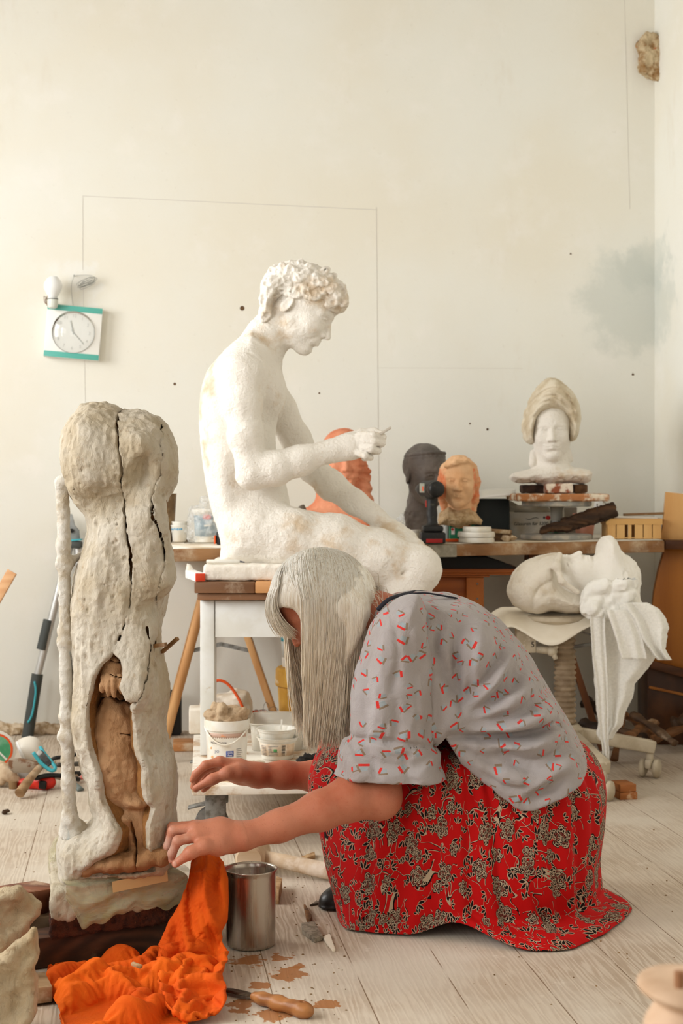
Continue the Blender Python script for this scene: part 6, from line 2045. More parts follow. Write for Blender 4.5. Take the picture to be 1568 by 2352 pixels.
link_mesh('shoulders', S.mesh('shoulders', lambda V, N: 0.003 * fbm(V, 90, 2, 3)), mat('pitted stone', sr(212, 184, 144), 0.9, sr(184, 150, 108), 60, bump=1.0, bscale=180, bdist=0.006), kid, label='rough pitted stone shoulders')

# things under and round it
def tube_thing(name, px, D, r, z0, z1, m, lab, cat, cap=None):
    q = bench_at(px, D); b = MB()
    b.lathe([(0.0001, z0), (r * 0.95, z0), (r, z0 + 0.002), (r, z1 - 0.003), (r * 0.94, z1), (0.0001, z1)], q, seg=24)
    return tag(b.build(name, m, smooth=False), lab, cat)
hh = zc0 - zbench(q[0]) - 0.002
gb = thing('glue_box', 'green and white carton under the child\'s head', 'box', bench_at(1048, 5.40))
b = MB(); b.box(bench_at(1048, 5.40) + np.array([0, 0, hh / 2]), (0.05, 0.05, hh)); b.build('carton', mat('green carton', sr(30, 120, 84), 0.5), gb, bevel=0.001)
b = MB(); b.box(bench_at(1040, 5.374) + np.array([0, 0, hh * 0.62]), (0.012, 0.001, hh * 0.4)); b.build('label', M_white, gb)
b = MB(); b.box(bench_at(1039, 5.3735) + np.array([0, 0, hh * 0.72]), (0.008, 0.001, 0.008), (0, 0.6, 0)); b.build('label_mark', mat('red mark', sr(210, 60, 50), 0.5), gb)
b = MB(); b.box(bench_at(1078, 5.41) + np.array([0, 0, hh / 2]), (0.03, 0.07, hh)); tag(b.build('tin', mat('green orange tin', sr(40, 110, 76), 0.5, sr(214, 110, 40), 30, lo=0.55, hi=0.56), bevel=0.002), 'green and orange box behind the white lids', 'box')
tube_thing('tube', 1026, 5.45, 0.014, 0, 0.06, mat('grey tube', sr(170, 170, 166), 0.4), 'grey cylinder standing between drill and green carton', 'tube')
jar = thing('glass_jar', 'small jar with clear lid left of the drill', 'jar', bench_at(952, 5.34)); q = bench_at(952, 5.34)
b = MB(); b.lathe([(0.0001, 0), (0.020, 0), (0.0215, 0.003), (0.0215, 0.034), (0.0001, 0.034)], q, seg=28); b.build('jar_body', mat('cloudy jar', sr(222, 214, 196), 0.3), jar)
b = MB(); b.lathe([(0.0001, 0.0345), (0.022, 0.0345), (0.022, 0.044), (0.0001, 0.045)], q, seg=28); b.build('lid', mat('clear lid', sr(206, 200, 190), 0.25), jar)
S = Sdf(P(900, 1240, 5.72) - 0.06, P(960, 1170, 5.72) + 0.06, 0.004)
S.ell(P(932, 1214, 5.74), (0.04, 0.035, 0.055), None, 0.01)
me = S.mesh('plastic_bag', lambda V, N: 0.008 * fbm(V, 40, 3, 2))
tag(link_mesh('plastic_bag', me, M_film), 'crumpled clear plastic bag behind the dark head', 'plastic bag')

# ---- cordless drill, seen from behind
dr = thing('cordless_drill', 'black cordless drill standing on its battery, seen from behind', 'drill', bench_at(993, 5.24)); q = bench_at(993, 5.24)
S = Sdf(q - np.array([0.08, 0.12, 0.01]), q + np.array([0.08, 0.25, 0.24]), 0.0022)
dirn = np.array([-0.28, 0.96, 0.0])
mz = 0.186
c0 = q + np.array([0.006, -0.025, mz])
S.chain([c0, c0 + dirn * 0.10], [0.0285, 0.027], 0.01, flat=(0, 0, 1), fs=0.92)
S.chain([q + np.array([0.0, 0.03, 0.165]), q + np.array([-0.002, 0.012, 0.10]), q + np.array([0.0, 0.0, 0.05])], [0.019, 0.0165, 0.0185], 0.012)
S.box(q + np.array([0, 0.01, 0.050]), (0.072, 0.085, 0.022), None, 0.008, 0.015)
link_mesh('housing', S.mesh('housing'), mat('worn black rubber', sr(30, 30, 29), 0.55, sr(96, 92, 76), 26, lo=0.58, hi=0.7), dr)
b = MB(); b.lathe([(0.0001, 0.0), (0.020, 0.0), (0.0275, 0.006), (0.0285, 0.016), (0.0285, 0.030)], c0 - dirn * 0.030, dirn, 28); b.build('rear_cap', M_black, dr, smooth=True)
b = MB(); b.box(c0 + dirn * 0.045 + np.array([-0.027, 0, 0.004]), (0.006, 0.05, 0.032), (0, 0, 0.28)); b.build('side_plate', mat('grey green plate', sr(150, 156, 144), 0.4), dr, bevel=0.002)
b = MB(); b.box(c0 + dirn * 0.030 + np.array([-0.0308, 0, 0.002]), (0.001, 0.014, 0.016), (0, 0, 0.28)); b.build('side_mark', mat('orange mark', sr(214, 92, 50), 0.5), dr)
b = MB(); b.lathe([(0.022, 0), (0.020, 0.02), (0.015, 0.04), (0.012, 0.05), (0.0001, 0.052)], c0 + dirn * 0.12, dirn, 24); b.build('chuck', M_black, dr)
b = MB(); b.box(q + np.array([0, 0.012, 0.0195]), (0.086, 0.11, 0.038)); b.build('battery', M_black, dr, bevel=0.006, seg=3)
b = MB(); b.box(q + np.array([0.004, -0.0435, 0.010]), (0.056, 0.002, 0.014)); b.build('battery_stripe', mat('dark red stripe', sr(150, 24, 22), 0.5), dr, bevel=0.0006)
b = MB(); b.box(q + np.array([-0.016, 0.045, 0.135]), (0.012, 0.012, 0.024)); b.build('trigger', mat('red trigger', sr(180, 50, 40), 0.5), dr, bevel=0.003)

# ---- right of the drill
b = MB(); b.box(on_bench(1038, 1247) + np.array([0, 0.01, 0.006]), (0.046, 0.016, 0.011), (0, 0, 0.08)); tag(b.build('chisel_handle', M_orange_p, bevel=0.004), 'orange plastic handle lying right of the drill', 'tool handle')
ld = thing('lid_stack', 'stack of white plastic lids on the front of the worktop', 'lid', bench_at(1094, 5.30)); ld_q = bench_at(1094, 5.30)
bpy.data.objects.remove(ld)
for i, (r, z0, z1, dx, lab) in enumerate(((0.062, 0.0, 0.018, 0, 'bottom white lid of the stack on the worktop'), (0.065, 0.019, 0.037, -0.001, 'wide middle white lid of the stack on the worktop'), (0.050, 0.038, 0.054, 0.002, 'small top white lid of the stack on the worktop'))):
    b = MB(); b.lathe([(0.0001, z0), (r * 0.985, z0), (r, z0 + 0.002), (r, z1 - 0.006), (r * 0.975, z1 - 0.005), (r * 0.97, z1), (r * 0.93, z1), (r * 0.92, z1 - 0.003), (0.0001, z1 - 0.003)], ld_q + np.array([dx, 0, 0]), seg=48)
    tag(b.build('jar_cap', M_white, smooth=False), lab, 'lid', 'stacked white lids')
M_scrap = wood('scrap wood', sr(176, 142, 100), sr(112, 80, 50), 'X', dust=sr(200, 184, 156))
b = MB(); b.box(bench_at(1152, 5.40) + np.array([0, 0, 0.014]), (0.07, 0.05, 0.026), (0, 0, -0.2)); tag(b.build('wood_block', mat('dark wood block', sr(84, 60, 38), 0.8, sr(120, 90, 58), 30), bevel=0.002), 'dark wood block behind the plaster chunk', 'wood block')
b = MB(); b.box(bench_at(1150, 5.40) + np.array([-0.004, -0.004, 0.034]), (0.078, 0.05, 0.013), (0.0, 0.05, -0.25)); tag(b.build('wood_block', M_scrap, bevel=0.002), 'light wood strip lying on the dark wood block', 'wood block')
S = Sdf(on_bench(1168, 1245) - 0.05, on_bench(1168, 1245) + 0.07, 0.003)
S.ell(on_bench(1168, 1245) + np.array([0, 0.01, 0.012]), (0.034, 0.02, 0.014), None, 0.01)
me = S.mesh('plaster_chunk', lambda V, N: 0.008 * fbm(V, 38, 3, 7)); V = verts(me); V[:, 2] = np.maximum(V[:, 2], zbench(0.58) + 0.002); me.vertices.foreach_set('co', V.astype(np.float32).ravel())
tag(link_mesh('plaster_chunk', me, M_crumb), 'rough plaster chunk in front of the wood blocks on the worktop', 'plaster chunk')

# dark box with orange leaves, white lid sheet over it
bx = thing('dark_box', 'dark carton with orange leaf print under a white lid, behind the child\'s head', 'box', bench_at(1120, 5.72)); q = bench_at(1120, 5.72)
zt2 = P(0, 1146, 5.62)[2] - q[2]
b = MB(); b.box(q + np.array([0, 0, zt2 / 2]), (0.145, 0.15, zt2)); b.build('carton', mat('dark navy card', sr(20, 30, 32), 0.5), bx, bevel=0.002)
for dx, an in ((-0.028, -0.3), (0.024, 0.3)):
    b = MB(); b.sphere(q + np.array([dx, -0.0755, 0.016]), 0.014, 14, 10, (0.5, 0.08, 1.0)); b.build('leaf_print', M_orange_p, bx, smooth=True)
S = None
b = MB(); rows = []
for j in range(5):
    f = j / 4; rows.append([P(x, y, D) for x, y, D in ((1086, 1146 - 16 * f, 5.58 + 0.16 * f), (1112, 1143 - 18 * f, 5.575 + 0.16 * f), (1140, 1140 - 17 * f, 5.57 + 0.16 * f), (1170, 1138 - 15 * f, 5.57 + 0.16 * f), (1184, 1136 - 12 * f, 5.60 + 0.16 * f))])
b.grid(rows); tag(b.build('card_sheet', mat('white card', sr(236, 234, 230), 0.6), solid=0.004), 'white card sheet lying over the dark carton', 'card')
# glaze box
gl = thing('glaze_box', 'white carton hand lettered Glasuren with a ladybird drawing', 'box', bench_at(1222, 5.76)); q = bench_at(1222, 5.76)
M_card = mat('white carton card', sr(222, 216, 202), 0.7, sr(206, 194, 170), 14)
yf = 5.70; x0, x1 = P(1171, 0, yf)[0], P(1272, 0, yf)[0]; z0, z1 = zbench(0.69) + 0.001, P(0, 1177, yf)[2]
b = MB()
for (c_, s_) in ((((x0 + x1) / 2, yf, (z0 + z1) / 2), (x1 - x0, 0.004, z1 - z0)), (((x0 + x1) / 2, yf + 0.12, (z0 + z1) / 2), (x1 - x0, 0.004, z1 - z0)), ((x0, yf + 0.06, (z0 + z1) / 2), (0.004, 0.12, z1 - z0)), ((x1, yf + 0.06, (z0 + z1) / 2), (0.004, 0.12, z1 - z0)), (((x0 + x1) / 2, yf + 0.06, z0 + 0.003), (x1 - x0, 0.12, 0.004))):
    b.box(c_, s_)
b.build('carton', M_card, gl)
b = MB(); b.grid([[P(1150, 1146, 5.74), P(1172, 1150, 5.72), P(1190, 1160, 5.70)], [P(1160, 1176, 5.73), P(1178, 1176, 5.71), P(1196, 1178, 5.70)]]); b.grid([[P(1186, 1160, 5.67), P(1260, 1165, 5.67)], [P(1180, 1177, 5.70), P(1268, 1177, 5.70)]])
b.build('flap', M_card, gl, solid=0.002)
M_ink = mat('black ink', sr(30, 26, 24), 0.8)
xd, yd = (1, 0, 0.012), (0, 0, 1)
me = text_mesh('Glasuren für 1200-', 0.0175, ((x0 + x1) / 2 - 0.002, yf - 0.0028, P(0, 1203, yf)[2]), xd, yd, 0.0003, shear=0.15); link_mesh('lettering', me, M_ink, gl, smooth=False)
b = MB(); b.tube([P(1207 + 6 * k, 1191 + 2.2 * math.sin(k * 1.25), yf - 0.003) for k in range(6)], [0.0004, 0.001, 0.0012, 0.001, 0.0012, 0.0003], 5); b.build('wavy_line', M_ink, gl)
b = MB(); b.sphere(P(1258, 1189, yf - 0.003), 0.0085, 18, 10, (1.1, 0.12, 0.9)); b.build('ladybird', mat('ladybird red', sr(196, 40, 36), 0.6), gl, smooth=True)
b = MB(); b.sphere(P(1249, 1189, yf - 0.004), 0.0045, 12, 8, (0.8, 0.15, 1))
for dx, dy in ((1257, 1186), (1262, 1190), (1256, 1192)): b.sphere(P(dx, dy, yf - 0.0042), 0.0013, 8, 6, (1, 0.4, 1))
b.build('ladybird_marks', M_ink, gl, smooth=True)

# ---- modelling turntable with the turbaned bust
DT = 5.54
tt_ = thing('turntable', 'grey metal sculptor\'s turntable carrying a round plastered board', 'turntable', bench_at(1278, DT)); q = bench_at(1278, DT)
zz = lambda y: P(0, y, DT)[2] - q[2]
b = MB(); b.lathe([(0.0001, 0.0), (0.128, 0.0), (0.130, 0.004), (0.130, 0.014), (0.122, 0.018), (0.03, 0.022), (0.0001, 0.022)], q, seg=64); b.build('base', M_grey, tt_)
b = MB(); b.lathe([(0.028, 0.02), (0.0285, 0.030), (0.024, 0.034), (0.0235, zz(1196)), (0.0001, zz(1196))], q, seg=32); b.build('lower_column', M_iron, tt_)
b = MB(); b.lathe([(0.0265, 0.017), (0.0285, 0.019), (0.0285, 0.028), (0.0265, 0.030)], q, seg=32); b.build('ring', mat('green paint', sr(40, 120, 84), 0.5, sr(140, 150, 140), 80), tt_)
b = MB(); b.lathe([(0.0001, zz(1198)), (0.0205, zz(1198)), (0.022, zz(1190)), (0.022, zz(1172)), (0.028, zz(1162)), (0.0001, zz(1160))], q, seg=32); b.build('upper_column', mat('rusted grey iron', sr(150, 146, 136), 0.5, sr(120, 76, 40), 30, lo=0.66, hi=0.7), tt_)
b = MB(); b.lathe([(0.0001, zz(1163)), (0.120, zz(1163)), (0.126, zz(1161)), (0.126, zz(1151)), (0.0001, zz(1150.5))], q, seg=64); b.build('head_plate', M_grey, tt_)
S = Sdf(q + np.array([-0.19, -0.19, zz(1158)]), q + np.array([0.19, 0.19, zz(1126)]), 0.003)
S.box(q + np.array([0, 0, (zz(1150) + zz(1134)) / 2]), (0.326, 0.27, zz(1134) - zz(1150)), np.array(Matrix.Rotation(0.06, 3, 'Z')), 0.006, 0.01)
link_mesh('board', S.mesh('board', lambda V, N: 0.0014 * fbm(V, 70, 3)), mat('plastered board', sr(176, 116, 70), 0.85, sr(222, 208, 186), 26, lo=0.46, hi=0.6, bump=0.6, bscale=120), tt_, label='wooden board crusted with plaster')
def brick(px0, px1, y0, y1, D, m, lab, rz=0):
    X0, X1 = P(px0, 0, D)[0], P(px1, 0, D)[0]; z0, z1 = P(0, y1, D)[2], P(0, y0, D)[2]
    S = Sdf((X0 - 0.02, D - 0.06, z0 - 0.01), (X1 + 0.02, D + 0.09, z1 + 0.01), 0.0026)
    S.box(((X0 + X1) / 2, D + 0.02, (z0 + z1) / 2), (X1 - X0, 0.10, z1 - z0), np.array(Matrix.Rotation(rz, 3, 'Z')), 0.003, 0.01)
    tag(link_mesh('brick', S.mesh('brick', lambda V, N: 0.0015 * fbm(V, 80, 2)), m), lab, 'brick', 'bricks under the turbaned bust')
M_br = mat('sooty brick', sr(70, 50, 38), 0.9, sr(44, 32, 26), 30)
brick(1198, 1252, 1114, 1132.5, 5.55, M_br, 'dark brick under the left shoulder of the turbaned bust')
brick(1253, 1313, 1111, 1132.5, 5.46, mat('plastered brick', sr(150, 84, 56), 0.9, sr(226, 214, 196), 30, lo=0.44, hi=0.56), 'plaster spotted brick at the front under the turbaned bust')
brick(1316, 1346, 1113, 1132.5, 5.55, mat('brown brick', sr(120, 88, 58), 0.9, sr(84, 60, 40), 30), 'brown brick under the right shoulder of the turbaned bust')
S = Sdf(P(1155, 1122, DT) - np.array([0, 0.17, 0]), P(1380, 850, DT) + np.array([0, 0.17, 0]), 0.0028)
hc_ = P(1265, 988, DT - 0.02); Rb = axes((-0.10, -1, -0.02), (-0.02, 0, 1))
T = head(S, hc_, Rb, 0.214, ears=False, neck=False)
S.chain([P(1268, 1020, DT), P(1268, 1060, DT + 0.005), P(1266, 1082, DT + 0.01)], [0.052, 0.052, 0.064], 0.03)
S.inflate(XZ([(1172, 1096), (1178, 1087), (1205, 1080), (1240, 1072), (1268, 1066), (1296, 1070), (1330, 1074), (1352, 1078), (1360, 1085), (1356, 1104), (1340, 1111), (1300, 1108), (1260, 1114), (1225, 1108), (1200, 1111), (1180, 1106)], DT), DT + 0.01, 0.03, 0.085, 0.022)
S.chain([P(1224, 1040, DT), P(1222, 1066, DT - 0.01)], [0.012, 0.013], 0.008); S.chain([P(1305, 1035, DT), P(1310, 1056, DT)], [0.010, 0.010], 0.008)
face_cut = S.d.copy()
bn = thing('bust', 'white plaster bust in a tall turban on the turntable', 'bust', P(1266, 1112, DT))
V, Q = S.net(lambda V, N: 0.0008 * fbm(V, 60, 2) + 0.004 * fbm(V, 55, 3, 4) * np.clip((P(0, 1080, DT)[2] - V[:, 2]) / 0.03, 0, 1))
link_mesh('figure', raw_mesh('figure', V, Q), M_plaster, bn)
S = Sdf(P(1180, 1040, DT) - np.array([0, 0.17, 0]), P(1350, 850, DT) + np.array([0, 0.17, 0]), 0.0028)
tb = [(1199, 990), (1200, 965), (1206, 940), (1217, 915), (1235, 888), (1252, 872), (1264, 867), (1280, 870), (1300, 886), (1318, 905), (1329, 930), (1333, 955), (1330, 985), (1322, 1008), (1308, 1016), (1300, 1000), (1296, 975), (1285, 958), (1262, 951), (1240, 958), (1230, 975), (1226, 1000), (1226, 1020), (1208, 1014)]
S.inflate(smooth_poly(tb, DT, 2), DT + 0.015, 0.055, 0.125, 0.01)
S.ell(P(1265, 1000, DT - 0.13), (0.064, 0.10, 0.075), None, 0.015, 's')
X, Y, Z = S.field()
for pts in ([(1203, 950), (1240, 905), (1275, 893), (1320, 925)], [(1200, 975), (1235, 922), (1275, 912), (1328, 960)], [(1290, 890), (1312, 930), (1326, 985)], [(1282, 945), (1310, 965), (1325, 1000)], [(1215, 935), (1250, 900), (1280, 900), (1324, 940)], [(1207, 965), (1238, 930), (1270, 925), (1330, 972)], [(1230, 950), (1214, 975), (1208, 1005)]):
    crease(S, pts, DT - 0.08, 0.005, 0.004)
link_mesh('turban', S.mesh('turban', lambda V, N: 0.0018 * fbm(V, 60, 3, 3)), mat('turban clay', sr(222, 212, 192), 0.9, sr(200, 184, 156), 14, bump=0.8, bscale=140), bn, label='ochre grey wound turban')

# ---- behind and right of the turntable
S = Sdf(P(1230, 1235, 5.45) - np.array([0, 0.06, 0]), P(1430, 1150, 5.45) + np.array([0, 0.12, 0]), 0.003)
S.chain([P(1246, 1218, 5.46), P(1300, 1206, 5.47), P(1360, 1186, 5.48), P(1408, 1172, 5.49)], [0.010, 0.022, 0.024, 0.025], 0.01)
R_ = axes(P(1408, 1172, 5.49) - P(1246, 1218, 5.46), (0, 0, 1)); S.clip(P(1408, 1172, 5.49) - P(1360, 1186, 5.48), P(1410, 1171, 5.49))
cw = thing('charred_wood', 'charred splintered piece of wood leaning past the turntable, with a nail', 'wood', P(1250, 1222, 5.46))
link_mesh('log', S.mesh('log', lambda V, N: 0.006 * (1 - 2 * np.abs(vnoise(np.stack([V[:, 0] * 0.15 + V[:, 2] * 0.4, V[:, 1], V[:, 2]], 1), 90, 2))) + 0.002 * fbm(V, 120, 2)), mat('charred wood', sr(52, 36, 24), 0.85, sr(92, 64, 40), 30, stretch=(0.2, 1, 1)), cw)
b = MB(); b.cyl(P(1371, 1180, 5.46), P(1371, 1158, 5.455), 0.0016); b.cyl(P(1371, 1158, 5.455), P(1371, 1157, 5.455), 0.0035); b.build('nail', mat('rusty nail', sr(70, 54, 44), 0.6), cw)
q = bench_at(1342, 5.78); b = MB(); b.lathe([(0.0001, 0), (0.030, 0), (0.032, 0.003), (0.042, 0.072), (0.045, 0.073), (0.045, 0.086), (0.042, 0.087), (0.038, 0.07), (0.028, 0.01), (0.0001, 0.008)], q, seg=36)
tag(b.build('flower_pot', mat('pink clay pot', sr(206, 150, 130), 0.8, sr(190, 130, 108), 16), smooth=False), 'pink clay flower pot behind the charred wood', 'flower pot')
b = MB(); b.box(bench_at(1308, 5.86) + np.array([0, 0, 0.055]), (0.05, 0.05, 0.11)); tag(b.build('tin', mat('grey brown tin', sr(120, 112, 100), 0.5, sr(170, 160, 146), 12), bevel=0.004), 'grey square tin behind the turntable column', 'tin')
b = MB(); b.grid([[P(1362, 1176, 5.80), P(1384, 1172, 5.82)], [P(1366, 1146, 5.84), P(1384, 1148, 5.85)], [P(1372, 1142, 5.90), P(1396, 1160, 5.90)]]); tag(b.build('paper', mat('white paper', sr(236, 236, 238), 0.7), solid=0.001), 'folded white paper standing in the pink flower pot', 'paper')
# chip basket
bk = thing('chip_basket', 'low chipwood basket with loose papers at the right end of the workbench', 'basket', bench_at(1449, 5.54)); q = bench_at(1449, 5.54)
M_chip2 = wood('chipwood', sr(222, 180, 118), sr(200, 152, 92), 'Z', ring=4)
Lx = 0.195; Ly = 0.115; hb_ = 0.072
for sy in (-1, 1):
    for k in range(6):
        if sy < 0 and k == 2: wx = 0.012
        else: wx = 0.029
        b = MB(); x = -Lx / 2 + (k + 0.5) * Lx / 6
        b.box(q + np.array([x, sy * Ly / 2, hb_ * 0.45]), (wx, 0.0016, hb_ * 0.9)); b.build('slat', M_chip2, bk)
for sx in (-1, 1):
    for k in range(3):
        b = MB(); b.box(q + np.array([sx * Lx / 2, -Ly / 2 + (k + 0.5) * Ly / 3, hb_ * 0.45]), (0.0016, Ly / 3 - 0.003, hb_ * 0.9)); b.build('slat', M_chip2, bk)
b = MB()
for s in (-1, 1):
    b.box(q + np.array([0, s * (Ly / 2 + 0.002), hb_ * 0.86]), (Lx + 0.008, 0.002, 0.022)); b.box(q + np.array([s * (Lx / 2 + 0.002), 0, hb_ * 0.86]), (0.002, Ly + 0.004, 0.022))
b.build('rim_band', wood('chip band', sr(216, 172, 108), sr(190, 140, 80), 'X', ring=4), bk)
b = MB(); b.box(q + np.array([0, 0, 0.003]), (Lx, Ly, 0.003)); b.build('bottom', M_chip2, bk)
b = MB(); b.box(q + np.array([-0.01, 0, hb_ + 0.005]), (0.19, 0.10, 0.004), (0.02, 0.015, 0.05)); tag(b.build('paper', mat('white paper sheets', sr(226, 220, 208), 0.7)), 'white paper sheet lying across the chipwood basket', 'paper')
b = MB(); b.box(q + np.array([0.045, -0.01, hb_ + 0.016]), (0.15, 0.02, 0.009), (0, -0.03, 0.06)); tag(b.build('wood_strip', M_scrap, bevel=0.001), 'grey wooden strip on the papers over the basket', 'wood strip')

# ---- under the bench
cb = thing('drawer_cabinet', 'orange brown wooden cabinet under the middle of the workbench', 'cabinet', ((1010 - CX) / F * 5.45, 5.6, 0))
M_cab = wood('orange varnished pine', sr(176, 98, 40), sr(136, 68, 24), 'X', ring=6, rough=0.4)
M_cabz = wood('orange varnished post', sr(190, 112, 48), sr(150, 80, 30), 'Z', ring=5, rough=0.4)
def slabpx(x0, x1, y0, y1, D, dep, m, name, parent, bev=0.002):
    X0, X1 = P(x0, 0, D)[0], P(x1, 0, D)[0]; z0, z1 = max(P(0, y1, D)[2], 0.001), P(0, y0, D)[2]
    b = MB(); b.box(((X0 + X1) / 2, D + dep / 2, (z0 + z1) / 2), (X1 - X0, dep, z1 - z0)); return b.build(name, m, parent, bevel=bev)
slabpx(880, 1196, 1307, 1316, 5.36, 0.36, M_cab, 'top', cb)
slabpx(884, 1190, 1316, 1321, 5.368, 0.38, M_cab, 'moulding', cb)
slabpx(890, 1124, 1321, 1326, 5.375, 0.38, M_cab, 'rail', cb)
slabpx(890, 1072, 1326, 1470, 5.40, 0.02, M_cab, 'front_panel', cb)
slabpx(1071, 1111, 1326, 1740, 5.385, 0.05, M_cabz, 'post', cb)
slabpx(880, 912, 1326, 1740, 5.385, 0.05, M_cabz, 'post', cb)
slabpx(890, 1105, 1326, 1700, 5.70, 0.02, M_cab, 'back_panel', cb)
for y in (1341, 1375):
    b = MB(); qq = P(1096, y, 5.384); b.cyl(qq, qq + np.array([0, -0.0015, 0]), 0.0035, seg=12); b.build('screw', M_iron, cb)
b = MB(); X0, X1 = P(900, 0, 5.4)[0], P(1185, 0, 5.4)[0]; z0, z1 = P(0, 1307, 5.4)[2] + 0.001, P(0, 1279, 5.4)[2]
b.prism([(X0, 5.37, z0), (X1, 5.37, z0), (X1 - 0.02, 5.37, z0 + 0.012), (X0 + 0.33, 5.37, z1), (X0, 5.37, z1)], (0, 0, 0), (0, 0.30, 0)); tag(b.build('folder', mat('black card folder', sr(14, 13, 13), 0.6)), 'black folder lying on the cabinet just under the worktop', 'folder')
# ================================================================== white table under the statue, rolling platform and its load
M_tabw = mat('white lacquer', sr(232, 234, 232), 0.35, sr(222, 222, 216), 10, col3=sr(206, 196, 180), scale3=34, lo3=0.66, hi3=0.74)
zp = 0.16
tb_ = thing('white_table', 'small white table carrying the statue, boards laid on its top', 'table', P(650, 1733, 4.62) * np.array([1, 1, 0]) + np.array([0, 0, zp]))
DF = 4.42
zs = lambda y, D=DF: P(0, y, D)[2]
for (px, D) in ((477, 4.44), (788, 4.44), (481, 4.80), (786, 4.80)):
    X = P(px, 0, D)[0]; b = MB(); b.box((X, D, (zp + zs(1379)) / 2 + 0.0005), (0.041, 0.041, zs(1379) - zp)); b.build('leg', M_tabw, tb_, bevel=0.003)
X0, X1 = P(494, 0, DF)[0], P(772, 0, DF)[0]
for D in (4.432, 4.80):
    b = MB(); b.box(((X0 + X1) / 2, D, (zs(1380) + zs(1464)) / 2), (X1 - X0, 0.018, zs(1380) - zs(1464))); b.build('apron', M_tabw, tb_, bevel=0.001)
for px in (477, 788):
    X = P(px, 0, 4.44)[0]; b = MB(); b.box((X, 4.62, (zs(1380) + zs(1464)) / 2), (0.018, 0.32, zs(1380) - zs(1464))); b.build('apron', M_tabw, tb_, bevel=0.001)
M_top = wood('worn table board', sr(146, 106, 76), sr(104, 72, 48), 'X', ring=7, dust=sr(196, 178, 156), dustlo=0.5, dusthi=0.72)
M_top2 = wood('new pine board', sr(208, 156, 104), sr(172, 116, 66), 'X', ring=9)
def slab2(name, x0, x1, y0, y1, D0, D1, m, lab, cat='board', grp=None):
    X0, X1 = P(x0, 0, D0)[0], P(x1, 0, D0)[0]; z0, z1 = P(0, y1, D0)[2], P(0, y0, D0)[2]
    b = MB(); b.box(((X0 + X1) / 2, (D0 + D1) / 2, (z0 + z1) / 2), (X1 - X0, D1 - D0, z1 - z0 - 0.0006))
    return tag(b.build(name, m, bevel=0.003), lab, cat, grp)
GB = 'boards stacked on the white table'
slab2('board', 453, 808, 1363, 1379, 4.385, 4.84, M_top, 'lowest worn brown board directly on the white table', 'board', GB)
slab2('board', 446, 585, 1337, 1363, 4.37, 4.84, M_top, 'worn brown board with white spots under the left end of the plaster slab', 'board', GB)
slab2('board', 586, 812, 1336, 1363, 4.36, 4.84, M_top2, 'fresh orange pine board with a groove, right of the worn board', 'board', GB)
S = Sdf(P(455, 1345, 4.36) - 0.02, P(878, 1285, 4.36) + np.array([0.03, 0.5, 0.02]), 0.0045)
X0, X1 = P(466, 0, 4.38)[0], P(822, 0, 4.38)[0]; z0, z1 = zs(1336.5, 4.36) + 0.001, zs(1297, 4.38)
S.box(((X0 + X1) / 2, 4.61, (z0 + z1) / 2), (X1 - X0, 0.44, z1 - z0), None, 0.010, 0.01)
tag(link_mesh('plaster_slab', S.mesh('plaster_slab', lambda V, N: 0.0018 * fbm(V, 50, 3, 4)), plaster_material('slab plaster', sr(236, 230, 219), sr(212, 192, 166), 0.56, 0.75)), 'thick white plaster slab the statue sits on', 'slab')
mk = thing('marker_pen', 'white marker pen lying on the left end of the plaster slab', 'pen', P(520, 1296, 4.40))
zt3 = z1 + 0.0075
a0, a1 = P(474, 0, 4.41), P(546, 0, 4.41); a0[2] = a1[2] = zt3
b = MB(); b.tube([a0, a0 + [0.003, 0, 0], a1, a1 + [0.006, 0, 0]], [0.0045, 0.0058, 0.0058, 0.003], 14); b.build('barrel', M_white, mk)
b = MB(); b.tube([a1 + [0.006, 0, 0], a1 + [0.020, 0, -0.002]], [0.0028, 0.0016], 10); b.build('tip', mat('marker tip', sr(70, 74, 90), 0.5), mk)
gx = thing('glue_carton', 'slim white carton with an orange red end on the corner of the boards', 'carton', P(452, 1336, 4.42))
zt4 = P(0, 1337, 4.37)[2]
ax0, ax1 = P(459, 0, 4.39), P(436, 0, 4.56); ax0[2] = ax1[2] = zt4 + 0.0125
b = MB(); b.bar(ax0 + [0, 0.002, 0], ax1, 0.028, 0.024); b.build('carton', mat('white printed carton', sr(232, 230, 226), 0.6, sr(190, 196, 206), 60, lo=0.58, hi=0.6), gx, bevel=0.001)
b = MB(); dvv = (ax0 - ax1) / np.linalg.norm(ax0 - ax1); b.bar(ax0 + dvv * 0.0005, ax0 + dvv * 0.010, 0.0275, 0.0225); b.build('end_flap', mat('orange red card', sr(214, 66, 34), 0.6), gx, bevel=0.0008)
b = MB(); b.grid([[ax1 + [-0.012, 0, 0.012], ax1 + [0.012, 0, 0.012]], [ax1 + [-0.010, 0.01, 0.030], ax1 + [0.002, 0.01, 0.026]]]); b.build('open_flap', M_white, gx, solid=0.001)

